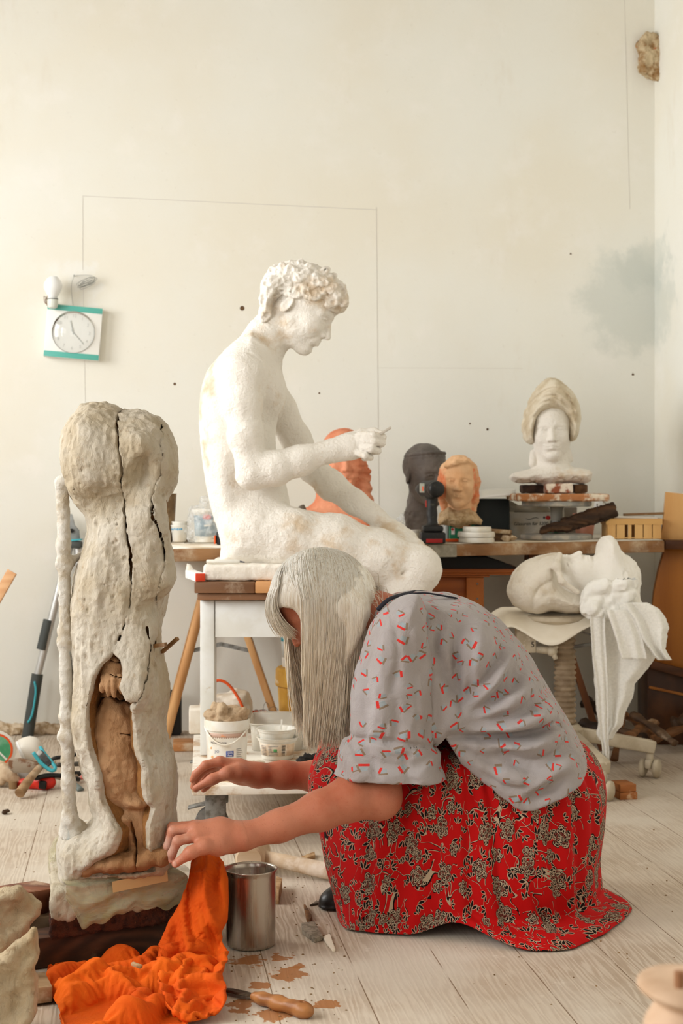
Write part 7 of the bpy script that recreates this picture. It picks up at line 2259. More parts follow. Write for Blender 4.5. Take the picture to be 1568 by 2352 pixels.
# ---- rolling platform
ra = -0.09
RP = Matrix.Rotation(0.09, 3, 'Z')
pf0 = np.array([P(440, 0, 3.97)[0], 3.97, 0])
e1 = np.array([math.cos(0.09), math.sin(0.09), 0]); e2 = np.array([-math.sin(0.09), math.cos(0.09), 0])
WP, DP_ = 0.56, 0.84
pc_ = pf0 + e1 * WP / 2 + e2 * DP_ / 2
plat = thing('rolling_platform', 'low plaster splashed wooden platform on castors under the white table', 'platform', (pc_[0], pc_[1], 0))
M_plat = wood('splashed platform wood', sr(206, 180, 148), sr(166, 128, 90), 'X', dust=sr(232, 226, 214), dustlo=0.36, dusthi=0.52)
b = MB(); b.box((pc_[0], pc_[1], zp - 0.0125), (WP, DP_, 0.025), RP); b.build('deck', M_plat, plat, bevel=0.004)
M_rub = mat('grey castor rubber', sr(60, 58, 56), 0.6, sr(120, 116, 110), 40)
for (u, w_) in ((0.075, 0.085), (WP - 0.075, 0.085), (0.075, DP_ - 0.085), (WP - 0.075, DP_ - 0.085)):
    cq = pf0 + e1 * u + e2 * w_
    cs_ = thing('castor', None, None, cq); del cs_
    ob = bpy.data.objects[-1] if False else None
    e_ = C.objects[-1]; e_.parent = plat; e_.location = [float(x) for x in (cq - np.array(plat.location))]
    e_.name = 'castor'
    b = MB(); b.box(cq + np.array([0, 0, 0.131]), (0.085, 0.075, 0.006), RP)
    for s in (-1, 1):
        b.box(cq + np.array([-0.012, s * 0.022, 0.088]), (0.052, 0.003, 0.088), RP, 1.0)
    b.cyl(cq + [0, 0, 0.10], cq + [0, 0, 0.13], 0.022); b.build('fork', M_iron, e_, bevel=0.001)
    b = MB(); b.bar(cq + np.array([-0.035, 0, 0.098]), cq + np.array([-0.085, 0, 0.086]), 0.036, 0.006); b.build('brake_lever', M_iron, e_, bevel=0.001)
    b = MB(); b.lathe([(0.0001, -0.016), (0.016, -0.016), (0.042, -0.013), (0.045, -0.009), (0.045, 0.009), (0.042, 0.013), (0.016, 0.016), (0.0001, 0.016)], cq + np.array([-0.022, 0, 0.0455]), (0, 1, 0), 36); b.build('wheel', M_rub, e_)

def on_plat(px, D):
    q = P(px, 0, D); q[2] = zp + 0.0005
    return q
# bucket with clay
bq = on_plat(521, 4.17)
bk_ = thing('plastic_bucket', 'white printed yoghurt bucket filled with clay on the platform', 'bucket', bq)
b = MB(); b.lathe([(0.0001, 0), (0.050, 0), (0.052, 0.003), (0.0575, 0.118), (0.0615, 0.119), (0.0625, 0.140), (0.0615, 0.146), (0.0590, 0.146), (0.0570, 0.136), (0.0530, 0.03), (0.0001, 0.03)], bq, seg=56); b.build('bucket', M_white, bk_, smooth=False)
b = MB(); b.tube([bq + np.array([0.0605 * math.cos(a), 0.0605 * math.sin(a) - 0.006 * math.sin(-a), 0.126 - 0.042 * math.sin(-a) ** 2 if a < 0 else 0.126]) for a in np.linspace(-PI + 0.02, -0.02, 24)], 0.0024, 8); b.build('handle', M_white, bk_, smooth=True)
wrap(bq, 0.0563, 0.0574, 0.100, 0.113, -2.5, -0.35, mat('brown label band', sr(196, 164, 146), 0.5, sr(230, 150, 96), 40, lo=0.62, hi=0.66), 'label_band', bk_)
wrap(bq, 0.0543, 0.0552, 0.050, 0.066, -1.54, -1.16, mat('blue label square', sr(62, 82, 150), 0.5), 'fat_content_label', bk_, 6)
M_txt = mat('grey print', sr(120, 116, 118), 0.6); M_txtw = mat('white print', sr(236, 236, 240), 0.6)
def curved_text(txt, size, q, r, a, z, m, parent, name='lettering'):
    me = text_mesh(txt, size, (0, 0, 0), (1, 0, 0), (0, 0, 1), 0.0002)
    V = verts(me); an = a + V[:, 0] / r; rr = r - V[:, 1]
    W_ = np.stack([q[0] + rr * np.cos(an), q[1] + rr * np.sin(an), q[2] + z + V[:, 2]], 1)
    me.vertices.foreach_set('co', W_.astype(np.float32).ravel())
    link_mesh(name, me, m, parent, smooth=False)
curved_text('NOZBERGER', 0.0085, bq, 0.0570, -1.93, 0.087, M_txt, bk_)
curved_text('3,5%', 0.0075, bq, 0.0562, -1.35, 0.0615, M_txtw, bk_)
curved_text('Fett', 0.0075, bq, 0.0560, -1.35, 0.054, M_txtw, bk_)
curved_text('J·O', 0.010, bq, 0.0560, -2.0, 0.064, mat('blue grey print', sr(120, 132, 160), 0.6), bk_)
b = MB()
for k in range(9):
    z = 0.028 + 0.0052 * k
    rows = [[bq + np.array([0.0556 * math.cos(a), 0.0556 * math.sin(a), z + dz]) for a in np.linspace(-1.02, -0.62 - 0.06 * (k % 3), 5)] for dz in (0, 0.0011)]
    b.grid(rows)
b.build('small_print', M_txt, bk_, solid=0.0003)
b = MB()
for (a, z, s) in ((-2.35, 0.072, 0.0035), (-2.28, 0.048, 0.004)):
    b.sphere(bq + np.array([0.0556 * math.cos(a), 0.0556 * math.sin(a), z]), s, 10, 6, (1, 0.3, 1))
b.build('flower_print', mat('pale orange print', sr(238, 190, 140), 0.6), bk_, smooth=True)
S = Sdf(bq + np.array([-0.08, -0.08, 0.11]), bq + np.array([0.08, 0.08, 0.21]), 0.0028)
S.ell(bq + np.array([0, 0, 0.146]), (0.057, 0.056, 0.016), None, 0.01)
for (x, y, z, rx, ry, rz_) in ((-0.035, -0.01, 0.158, 0.026, 0.03, 0.014), (-0.012, -0.012, 0.168, 0.014, 0.034, 0.022), (0.032, 0.004, 0.160, 0.030, 0.034, 0.018), (-0.028, 0.022, 0.170, 0.020, 0.02, 0.020), (0.045, -0.01, 0.168, 0.012, 0.02, 0.012), (0.0, 0.03, 0.162, 0.03, 0.02, 0.016)):
    S.ell(bq + np.array([x, y, z]), (rx, ry, rz_), None, 0.006)
me = S.mesh('clay', lambda V, N: 0.005 * fbm(V, 48, 3, 6) + 0.002 * fbm(V, 120, 2, 9))
tag(link_mesh('clay_lump', me, mat('dry grey brown clay', sr(186, 162, 132), 0.9, sr(160, 132, 100), 20, bump=0.8, bscale=130, col3=sr(104, 78, 52), scale3=60, lo3=0.64, hi3=0.7)), 'jagged lump of clay heaped in the yoghurt bucket', 'clay')
# clear tub
cx0, cx1 = P(572, 0, 4.48)[0], P(697, 0, 4.48)[0]
tub = thing('clear_tub', 'clear rectangular plastic tub behind the stacked yoghurt cups', 'tub', ((cx0 + cx1) / 2, 4.60, zp))
t = NT('milky clear plastic')
p = t.principled(Base_Color=sr(234, 228, 214), Roughness=0.2, Alpha=0.55)
b = MB(); cm = np.array([(cx0 + cx1) / 2, 4.60, zp + 0.001])
def rrect(hx, hy, r, z, n=6):
    o = []
    for sx, sy, a0 in ((1, 1, 0), (-1, 1, PI / 2), (-1, -1, PI), (1, -1, 1.5 * PI)):
        for k in range(n + 1):
            a = a0 + PI / 2 * k / n; o.append(cm + np.array([sx * (hx - r) + r * math.cos(a), sy * (hy - r) + r * math.sin(a), z]))
    return o
hx, hy = (cx1 - cx0) / 2, 0.12
b.grid([rrect(hx * 0.9, hy * 0.9, 0.02, 0), rrect(hx * 0.97, hy * 0.97, 0.025, 0.076), rrect(hx * 1.02, hy * 1.02, 0.028, 0.078), rrect(hx * 1.02, hy * 1.02, 0.028, 0.082)], True)
b.f.append(tuple(reversed(range(28)))); b.mi.append(0)
b.build('tub', t.m, tub, solid=0.0016, smooth=False, fix=False)
# stacked cups
for i, (dz, sc_, lab) in enumerate(((0, 1.0, 'lower white yoghurt cup with paper label, holding another cup'), (0.024, 0.96, 'upper white yoghurt cup stacked in the labelled one'))):
    cq = on_plat(637 - i * 1.5, 4.38) + np.array([0, 0, dz + (0.0005 if i == 0 else 0.0012)])
    cu_ = thing('yoghurt_cup', lab, 'cup', cq, 'nested yoghurt cups')
    b = MB(); b.lathe([(0.0001, 0), (0.043 * sc_, 0), (0.045 * sc_, 0.003), (0.0535 * sc_, 0.052), (0.057 * sc_, 0.053), (0.058 * sc_, 0.058), (0.061 * sc_, 0.060), (0.061 * sc_, 0.062), (0.056 * sc_, 0.0605), (0.0525 * sc_, 0.051), (0.044 * sc_, 0.005), (0.0001, 0.004)], cq, seg=56); b.build('cup', M_white, cu_, smooth=False)
    if i == 0:
        wrap(cq, 0.0478, 0.0535, 0.012, 0.047, -2.75, -0.25, mat('cream paper label', sr(234, 222, 204), 0.6, sr(220, 196, 168), 50), 'paper_label', cu_, 30)
        wrap(cq, 0.0492, 0.0535, 0.014, 0.046, -0.98, -0.38, mat('tan label panel', sr(216, 186, 154), 0.6, sr(226, 200, 172), 90), 'label_panel', cu_, 8)
        wrap(cq, 0.0512, 0.0522, 0.0245, 0.033, -1.75, -1.55, mat('green organic mark', sr(86, 160, 96), 0.5), 'green_mark', cu_, 4)
        b = MB()
        for k in range(9):
            z = 0.015 + 0.0034 * k; r_ = 0.0503 + 0.006 * (z - 0.012) / 0.035
            a0_ = -1.30; b.grid([[cq + np.array([r_ * math.cos(a), r_ * math.sin(a), z + dz2]) for a in (a0_, a0_ + 0.09, a0_ + 0.2)] for dz2 in (0, 0.0017 if k % 3 else 0.0009)])
        b.build('barcode', M_ink, cu_, solid=0.0003)
        b = MB()
        for k in range(7):
            z = 0.014 + 0.0044 * k; r_ = 0.0488 + 0.0068 * (z - 0.012) / 0.035
            for (aa, ab) in ((-2.55, -2.2), (-2.05, -1.85 if 2 < k < 6 else -1.5)):
                b.grid([[cq + np.array([r_ * math.cos(a), r_ * math.sin(a), z + dz2]) for a in np.linspace(aa, ab, 4)] for dz2 in (0, 0.0011)])
        b.build('small_print', M_txt, cu_, solid=0.0003)
    else:
        b = MB(); b.box(cq + np.array([0.012, 0.03, 0.066]), (0.005, 0.002, 0.03), (0, 0.06, 0)); b.build('seal_tab', M_white, cu_)
# bits on the platform
S = Sdf(on_plat(575, 4.28) - 0.03, on_plat(620, 4.28) + 0.04, 0.0025); S.ell(on_plat(598, 4.27) + np.array([0, 0, 0.006]), (0.016, 0.012, 0.008), None, 0.01)
tag(link_mesh('plaster_chunk', S.mesh('c', lambda V, N: 0.004 * fbm(V, 60, 2)), M_chipp), 'small white plaster chunk in front of the yoghurt cups', 'plaster chunk')
S = Sdf(on_plat(670, 4.30) - 0.04, on_plat(740, 4.34) + 0.06, 0.003)
for x, D, r in ((690, 4.31, 0.014), (702, 4.33, 0.013), (725, 4.35, 0.016)): S.ell(on_plat(x, D) + np.array([0, 0, 0.008]), (r, r, 0.011), None, 0.008)
tag(link_mesh('black_scraps', S.mesh('c', lambda V, N: 0.007 * fbm(V, 60, 3, 2)), mat('black rubber scrap', sr(30, 26, 24), 0.7)), 'crumpled black scraps right of the yoghurt cups', 'scraps')
S = Sdf(on_plat(690, 4.55) - 0.05, on_plat(790, 4.6) + np.array([0.06, 0.08, 0.14]), 0.004)
for x, D, r, z in ((728, 4.60, 0.03, 0.03), (748, 4.58, 0.04, 0.04), (770, 4.60, 0.035, 0.05), (725, 4.60, 0.03, 0.075)): S.ell(on_plat(x, D) + np.array([0, 0, z]), (r, r * 0.8, r * 0.9), None, 0.02)
tag(link_mesh('cloth', S.mesh('c', lambda V, N: 0.008 * fbm(V, 34, 3, 2)), mat('white rag', sr(228, 224, 216), 0.9)), 'crumpled white rag on the platform behind the hair', 'rag')
b = MB(); q = np.array([P(461, 0, 4.80)[0], 4.84, zp + 0.040]); b.box(q, (0.082, 0.10, 0.078), (0, 0, 0.09)); tag(b.build('foam_block', mat('dusty foam', sr(230, 222, 208), 0.9, sr(210, 192, 168), 14, bump=0.3, bscale=120), bevel=0.006, seg=3), 'off white foam block behind the left front table leg', 'block')
# ---- behind: bag with orange handle, pot, bucket, container
sq = on_floor(515, 1748)
bg_ = thing('cloth_bag', 'white cloth sack with an orange hose over it behind the white table leg', 'bag', np.array([sq[0], 5.15, 0]))
S = Sdf((P(450, 0, 5.15)[0] - 0.02, 4.98, 0), (P(585, 0, 5.15)[0] + 0.02, 5.34, 0.30), 0.005)
S.inflate(XZ([(452, 1755), (450, 1640), (462, 1612), (500, 1595), (540, 1584), (566, 1590), (577, 1620), (582, 1755)], 5.15), 5.15, 0.06, 0.10, 0.01)
link_mesh('sack', S.mesh('c', lambda V, N: 0.010 * fbm(V, 18, 3, 2)), mat('off white sack', sr(228, 220, 206), 0.9, sr(206, 190, 166), 10), bg_)
b = MB(); b.tube(curve_pts([P(470, 1600, 5.04), P(492, 1566, 5.03), P(515, 1566, 5.03), P(536, 1586, 5.03), P(556, 1622, 5.02), P(560, 1650, 5.03)], 5), 0.0085, 10, flat=0.6); b.build('hose', M_orange_p, bg_, smooth=True, label='orange hose')
b = MB(); q = on_floor(592, 1742); q[1] = 5.25; q[0] = P(592, 0, 5.25)[0]; b.lathe([(0.0001, 0), (0.025, 0), (0.034, 0.15), (0.036, 0.162), (0.032, 0.162), (0.023, 0.02), (0.0001, 0.018)], (q[0], q[1], 0.001), seg=28); tag(b.build('plant_pot', M_orange_p, smooth=False), 'orange plastic pot beside the white sack', 'pot')
b = MB()
rngw = np.random.RandomState(8)
for k in range(9):
    cq = np.array([P(612, 0, 5.0)[0] + 0.01 * rngw.normal(), 5.00 + 0.02 * rngw.normal(), 0.175 + 0.012 * rngw.normal()]); r = 0.035 + 0.01 * rngw.rand(); n1 = rngw.normal(size=3); n1 /= np.linalg.norm(n1); a1 = np.cross(n1, [0.3, 0.5, 0.8]); a1 /= np.linalg.norm(a1); a2 = np.cross(n1, a1)
    b.tube([cq + r * (math.cos(a) * a1 + 0.8 * math.sin(a) * a2) for a in np.linspace(0, 6.2, 26)], 0.0009, 5)
tag(b.build('wire_coil', mat('grey wire', sr(120, 110, 100), 0.5), smooth=True), 'tangled coil of grey wire near the orange pot', 'wire')
b = MB(); b.box((P(618, 0, 5.0)[0], 5.00, 0.066), (0.05, 0.05, 0.13), (0, 0, 0.3)); tag(b.build('wood_block', wood('standing offcut', sr(206, 164, 120), sr(170, 124, 80), 'Z'), bevel=0.003), 'upright wood offcut under the wire coil', 'wood block')
yq = np.array([P(718, 0, 5.30)[0], 5.30, 0.001])
yb = thing('yellow_bucket', 'yellow plaster stained bucket with a lid on the floor', 'bucket', yq)
M_yel = mat('yellow plastic', sr(232, 184, 84), 0.45, sr(214, 160, 56), 12, col3=sr(240, 226, 196), scale3=24, lo3=0.58, hi3=0.66)
ztop = P(0, 1532, 5.30)[2]
b = MB(); b.lathe([(0.0001, 0), (0.105, 0), (0.108, 0.004), (0.122, ztop - 0.065), (0.0001, ztop - 0.065)], yq, seg=56); b.build('body', M_yel, yb, smooth=False)
b = MB(); b.lathe([(0.124, ztop - 0.066), (0.131, ztop - 0.060), (0.129, ztop - 0.008), (0.122, ztop), (0.0001, ztop)], yq, seg=56); b.build('lid', M_yel, yb, smooth=False)
b = MB(); b.tube([yq + np.array([-0.112 * math.cos(a) * 1.0, -0.125 * math.sin(a) if True else 0, 0.20 - 0.10 * math.sin(a)]) for a in np.linspace(0.15, PI - 0.15, 20)], 0.0024, 8); b.build('handle', mat('wire handle', sr(196, 160, 90), 0.5), yb, smooth=True)
cq = yq + np.array([P(690, 0, 5.3)[0] - yq[0], 0, ztop + 0.001])
ct = thing('paint_container', 'white plastic container with teal label standing on the yellow bucket', 'container', cq)
b = MB(); b.lathe([(0.0001, 0), (0.062, 0), (0.064, 0.003), (0.070, 0.125), (0.072, 0.127), (0.072, 0.138), (0.0001, 0.14)], cq, seg=48); b.build('tub', M_white, ct, smooth=False)
wrap(cq, 0.0665, 0.0700, 0.035, 0.118, -2.9, -0.3, mat('grey paper label', sr(206, 210, 206), 0.5, sr(188, 180, 160), 20), 'label', ct)
wrap(cq, 0.0690, 0.0705, 0.090, 0.118, -2.9, -2.2, mat('teal label', sr(70, 176, 196), 0.5), 'teal_band', ct, 8)
wrap(cq, 0.0692, 0.0704, 0.082, 0.100, -2.15, -1.9, mat('orange label', sr(230, 150, 60), 0.5), 'orange_mark', ct, 4)
b = MB(); b.box((P(424, 0, 5.45)[0], 5.46, 0.013), (0.085, 0.14, 0.024), (0, 0, 0.1)); tag(b.build('board_offcut', wood('orange offcut', sr(196, 140, 88), sr(160, 104, 56), 'X', dust=sr(214, 196, 168), dustlo=0.5), bevel=0.002), 'flat wooden offcut on the floor left of the platform', 'wood board')
b = MB(); b.box((P(398, 0, 5.72)[0], 5.76, 0.085), (0.05, 0.05, 0.165)); tag(b.build('black_box', mat('matt black', sr(34, 32, 30), 0.7), bevel=0.003), 'small black box against the wall behind the trestle leg', 'box')
# ================================================================== clock, bulb and wires on the wall
def wpt(px, py, off): return on_wall(px, py, off)
TL, TR, BR, BL = (110, 699), (236, 711), (227, 832), (102, 819)
cw_o = wpt(169, 765, 0.02)
ck = thing('wall_clock', 'square white wall clock with teal bands hanging crooked', 'clock', cw_o)
ux = (wpt(*TR, 0) - wpt(*TL, 0)); wx_ = np.linalg.norm(ux); ux = ux / wx_
uy = (wpt(*TL, 0) - wpt(*BL, 0)); hy_ = np.linalg.norm(uy); uy = uy / hy_
nz = -E2
uy = np.cross(nz, ux); 
cc = (wpt(*TL, 0) + wpt(*TR, 0) + wpt(*BR, 0) + wpt(*BL, 0)) / 4
Rck = Matrix(np.stack([ux, uy, nz], 1).tolist())
ck.location = [float(q) for q in cc + nz * 0.004]
def ckp(x, y, z): return cc + ux * x + uy * y + nz * z
b = MB(); b.box(ckp(0, 0, 0.021), (wx_, hy_, 0.034), Rck); b.build('case', mat('clock white', sr(240, 240, 236), 0.3), ck, bevel=0.003)
M_teal = mat('teal band', sr(94, 180, 168), 0.4)
for s in (-1, 1):
    b = MB(); b.box(ckp(0, s * (hy_ / 2 - 0.011), 0.0388), (wx_ - 0.001, 0.021, 0.002), Rck); b.build('band', M_teal, ck, bevel=0.0004)
b = MB(); b.lathe([(0.0001, 0.0385), (0.078, 0.0385), (0.0785, 0.0395), (0.0001, 0.0397)], cc, nz, 64); b.build('dial', mat('dial', sr(228, 230, 226), 0.4), ck, label='pale dial')
M_num = mat('dial print', sr(196, 198, 194), 0.5)
for k in range(1, 13):
    a = PI / 2 - k * PI / 6
    me = text_mesh(str(k), 0.017, ckp(0.061 * math.cos(a), 0.061 * math.sin(a), 0.0402), ux, uy, 0.0002); link_mesh('numeral', me, M_num, ck, smooth=False)
M_hand = mat('clock hand', sr(184, 188, 184), 0.4)
for a, L, w_, nm in ((PI / 2 + 0.30, 0.044, 0.004, 'hour_hand'), (PI / 2 - 22.5 * PI / 30, 0.060, 0.0028, 'minute_hand')):
    b = MB(); b.bar(ckp(-0.010 * math.cos(a), -0.010 * math.sin(a), 0.0412), ckp(L * math.cos(a), L * math.sin(a), 0.0412), w_, 0.0008, up=tuple(nz)); b.build(nm, M_hand, ck)
b = MB(); b.lathe([(0.0792, 0.038), (0.0800, 0.040), (0.0792, 0.0415), (0.0785, 0.041)], cc, nz, 64, close=True); b.build('bezel', mat('chrome rim', sr(190, 194, 190), 0.25, metal=0.8), ck, smooth=True)
t = NT('clock glass')
gl_ = t.n('BsdfGlossy'); gl_.inputs['Roughness'].default_value = 0.03
tr_ = t.n('BsdfTransparent'); fr_ = t.n('Fresnel'); fr_.inputs[0].default_value = 1.45; mx = t.n('MixShader')
t.t.links.new(fr_.outputs[0], mx.inputs[0]); t.t.links.new(tr_.outputs[0], mx.inputs[1]); t.t.links.new(gl_.outputs[0], mx.inputs[2]); t.t.links.new(mx.outputs[0], t.out.inputs[0])
b = MB(); b.lathe([(0.0795, 0.041), (0.070, 0.050), (0.055, 0.058), (0.035, 0.063), (0.015, 0.065), (0.0001, 0.0652)], cc, nz, 64); b.f.pop(); b.mi.pop(); b.f.pop(); b.mi.pop()
b.build('glass', t.m, ck, smooth=True, label='domed clear glass')
# bulb
lb = thing('bare_bulb', 'bare white light bulb in a socket above the clock', 'light bulb', wpt(120, 695, 0.06))
q = wpt(122, 655, 0.060)
b = MB(); b.lathe([(0.0001, 0.036), (0.014, 0.033), (0.026, 0.022), (0.0345, 0.003), (0.034, -0.012), (0.027, -0.028), (0.018, -0.042), (0.0150, -0.052)], q, (0.02, 0, 1), 40); b.build('bulb', mat('opal glass', sr(238, 240, 240), 0.15), lb, smooth=True)
b = MB(); b.lathe([(0.0190, -0.050), (0.0200, -0.056), (0.0195, -0.074), (0.017, -0.084), (0.010, -0.088), (0.0001, -0.088)], q, (0.02, 0, 1), 32); b.build('socket', mat('porcelain', sr(214, 218, 210), 0.3), lb, smooth=False)
b = MB(); b.lathe([(0.0165, -0.050), (0.0202, -0.0515), (0.0202, -0.0535), (0.0165, -0.0545)], q, (0.02, 0, 1), 32); b.build('collar', M_black, lb)
b = MB()
sq_ = q + np.array([-0.02, 0, -0.06])
for k in range(5):
    o = np.array([0.004 * math.sin(k * 2.1), 0.004 * math.cos(k * 1.7), 0.005 * math.sin(k)])
    b.tube(curve_pts([q + np.array([-0.006, 0, -0.086]), sq_ + o + [-0.006, 0, -0.012], sq_ + o + [-0.010, 0, 0.006], sq_ + o * 2 + [-0.004, 0, 0.014 - 0.003 * k], sq_ + [0.004, 0.02, 0.0]], 4), 0.0012, 6)
b.tube(curve_pts([q + np.array([0, 0, -0.087]), q + np.array([0.004, 0.03, -0.075]), q + np.array([0, 0.058, -0.06])], 4), 0.0016, 6)
b.build('wires', mat('bare wires', sr(150, 120, 96), 0.6), lb, smooth=True)
# wire bundle on a nail
wb = thing('wire_bundle', 'tangle of thin wire hanging from a nail above the clock', 'wire', wpt(170, 635, 0.0))
M_wire = mat('thin grey wire', sr(150, 152, 146), 0.5)
b = MB(); b.cyl(wpt(170, 634, -0.004), wpt(170, 632, 0.02), 0.0022); b.build('nail', M_wire, wb)
b = MB(); rngw = np.random.RandomState(2)
c0 = wpt(201, 649, 0.028)
for k in range(9):
    a, bb_ = 0.036 * (0.7 + 0.4 * rngw.rand()), 0.0085 * (0.5 + rngw.rand())
    o = rngw.normal(size=3) * 0.004; tl = 0.42 + 0.12 * rngw.normal()
    pts = []
    for s in np.linspace(0, 6.4, 26):
        x, y = a * math.cos(s), bb_ * math.sin(s)
        pts.append(c0 + o + E1 * (x * math.cos(tl) - y * math.sin(tl)) + np.array([0, 0, x * math.sin(tl) + y * math.cos(tl)]) + nz * 0.004 * math.sin(3 * s))
    b.tube(pts, 0.0007, 5)
b.tube(curve_pts([wpt(170, 633, 0.018), wpt(190, 632, 0.03), wpt(210, 633, 0.03), wpt(224, 641, 0.03)], 5), 0.0008, 5)
b.tube(curve_pts([wpt(170, 634, 0.012), wpt(164, 655, 0.012), wpt(165, 680, 0.01), wpt(168, 702, 0.008)], 5), 0.0008, 5)
b.build('wire', M_wire, wb, smooth=True)

# ================================================================== left: lopper, tools, buckets
M_alu = mat('brushed aluminium', sr(206, 206, 204), 0.35, metal=0.75)
M_dk = mat('dark grey grip', sr(66, 70, 68), 0.6)
M_cy = mat('cyan plastic', sr(64, 168, 182), 0.45)
lo_ = thing('lopper', 'long handled lopper with dark and cyan grips leaning on the wall', 'lopper', on_floor(60, 1696))
Lp = lambda x, y, d=0.0: P(x, y, 5.70 + (1690 - y) * 0.00012 + d)
def seg(x0, y0, x1, y1, r, m, name, lab=None, n=18, d=0.0):
    b = MB(); b.cyl(Lp(x0, y0, d), Lp(x1, y1, d), r, r, n); return b.build(name, m, lo_, label=lab, smooth=False)
seg(162, 1245, 86, 1552, 0.0150, M_alu, 'tube', 'bare aluminium tube')
seg(112, 1424, 96, 1492, 0.0205, M_dk, 'sleeve')
seg(86, 1548, 62, 1700, 0.0215, M_dk, 'grip')
b = MB(); b.tube(curve_pts([Lp(79, 1565, -0.022), Lp(82, 1590, -0.023), Lp(74, 1640, -0.023), Lp(64, 1660, -0.022)], 4), 0.0042, 8); b.build('grip_inlay', M_cy, lo_, smooth=True)
seg(178, 1260, 214, 1560, 0.0150, M_alu, 'tube', 'bare aluminium tube'); seg(214, 1560, 228, 1700, 0.021, M_dk, 'grip')
b = MB(); b.bar(Lp(164, 1250, -0.004), Lp(188, 1252, -0.004), 0.042, 0.028); b.build('collar', M_dk, lo_, bevel=0.006)
b = MB(); b.bar(Lp(163, 1241, -0.006), Lp(188, 1239, -0.006), 0.044, 0.006); b.build('collar_ring', M_cy, lo_, bevel=0.001)
b = MB(); b.prism([Lp(160, 1180, -0.006), Lp(166, 1181, -0.006), Lp(172, 1206, -0.006), Lp(182, 1218, -0.006), Lp(184, 1240, -0.006), Lp(164, 1242, -0.006), Lp(154, 1215, -0.006), Lp(152, 1190, -0.006)], (0, -0.004, 0), (0, 0.004, 0)); b.build('blade', mat('grey blade', sr(112, 116, 114), 0.45, sr(160, 162, 160), 8), lo_, bevel=0.001)
b = MB(); b.cyl(Lp(165, 1219, -0.011), Lp(165, 1219, -0.016), 0.008); b.build('pivot_bolt', M_black, lo_)
b = MB(); b.bar(P(28, 1313, 5.1), P(-226, 1756, 5.05), 0.012, 0.034, up=(0.6, 0, 0.4)); tag(b.build('wooden_batten', wood('pale batten', sr(222, 178, 134), sr(202, 150, 104), 'X'), bevel=0.001), 'pale wooden batten leaning in from the left edge', 'batten')
BT = C.objects[-1]
# white globe
gq = on_floor(66, 1768); gq[1] = 5.10; gq[0] = P(67, 0, 5.10)[0]; gq[2] = 0.0
gb_ = thing('globe_lamp', 'white round lamp shade lying on the floor below the lopper', 'lamp shade', gq)
c_ = np.array([P(67, 0, 5.1)[0], 5.10, 0.052])
b = MB(); ax_ = np.array([0.80, 0.25, 0.35]); b.lathe([(0.0001, -0.028), (0.046, -0.026), (0.0505, -0.018), (0.0515, 0.0), (0.047, 0.022), (0.036, 0.038), (0.020, 0.047), (0.0001, 0.050)], c_, ax_, 40); b.build('shade', mat('cream enamel', sr(226, 220, 208), 0.35), gb_, smooth=True)
b = MB(); b.lathe([(0.0001, -0.032), (0.045, -0.0295), (0.0485, -0.026), (0.0485, -0.022)], c_, ax_, 40); b.build('disc', mat('white disc', sr(242, 242, 240), 0.4), gb_, smooth=True)
# bucket at the edge
eq = on_floor(2, 1772); eb = thing('plastic_bucket', 'white bucket with green and orange label at the left edge', 'bucket', np.array([P(-18, 0, 5.0)[0], 5.0, 0]))
q = np.array([P(-18, 0, 5.0)[0], 5.0, 0.062]); axb = np.array([0.35, -0.75, 0.3])
b = MB(); b.lathe([(0.0001, -0.05), (0.052, -0.05), (0.060, 0.05), (0.064, 0.052), (0.064, 0.066), (0.060, 0.068), (0.0001, 0.069)], q, axb, 40); b.build('bucket', M_white, eb)
axn = axb / np.linalg.norm(axb)
b = MB(); b.lathe([(0.0001, 0.0695), (0.046, 0.0695), (0.046, 0.0705), (0.0001, 0.0707)], q, axb, 40); b.build('label', mat('green label', sr(70, 150, 104), 0.5, sr(120, 176, 140), 20), eb)
b = MB(); b.lathe([(0.046, 0.0695), (0.053, 0.0695), (0.053, 0.0708), (0.046, 0.0708)], q, axb, 40, close=True); b.build('label_ring', M_orange_p, eb)
e1_ = np.cross(axn, [0, 0, 1]); e1_ /= np.linalg.norm(e1_); e2_ = np.cross(e1_, axn)
b = MB(); b.bar(q + axn * 0.0712 - e1_ * 0.03 - e2_ * 0.035, q + axn * 0.0712 + e1_ * 0.03 + e2_ * 0.035, 0.006, 0.001, up=tuple(axn)); b.build('label_stripe', M_white, eb)

# ---- heap of tools
hz = thing('hatchet', 'rusty broad bladed hatchet with wooden handle on the tool heap', 'hatchet', on_floor(45, 1835))
D0 = 4.72
b = MB(); b.prism([P(19, 1746, D0), P(48, 1745, D0), P(78, 1752, D0), P(96, 1752, D0), P(98, 1764, D0), P(78, 1770, D0), P(66, 1776, D0), P(30, 1775, D0), P(19, 1764, D0)], (0, 0, 0), (0, 0.012, 0.004)); b.build('blade', mat('rusted steel', sr(150, 136, 118), 0.6, sr(112, 76, 48), 30, lo=0.5, hi=0.62), hz, bevel=0.002)
ha, hb2 = P(96, 1757, 4.74), on_floor(45, 1828, 0.014)
hb2 = P(45, 1822, 4.58)
b = MB(); b.tube(curve_pts([ha, ha * 0.5 + hb2 * 0.5 + [0, 0, 0.004], hb2], 5), [0.011, 0.011, 0.0112, 0.0115, 0.012, 0.0125, 0.0135, 0.014, 0.0148, 0.0152, 0.0155], 16); b.build('handle', wood('old handle wood', sr(172, 140, 104), sr(130, 98, 66), 'X', dust=sr(190, 168, 140)), hz, smooth=False)
pr = thing('pruning_shear', 'cyan handled shear lying on top of the tool heap', 'shears', P(100, 1775, 4.75))
b = MB()
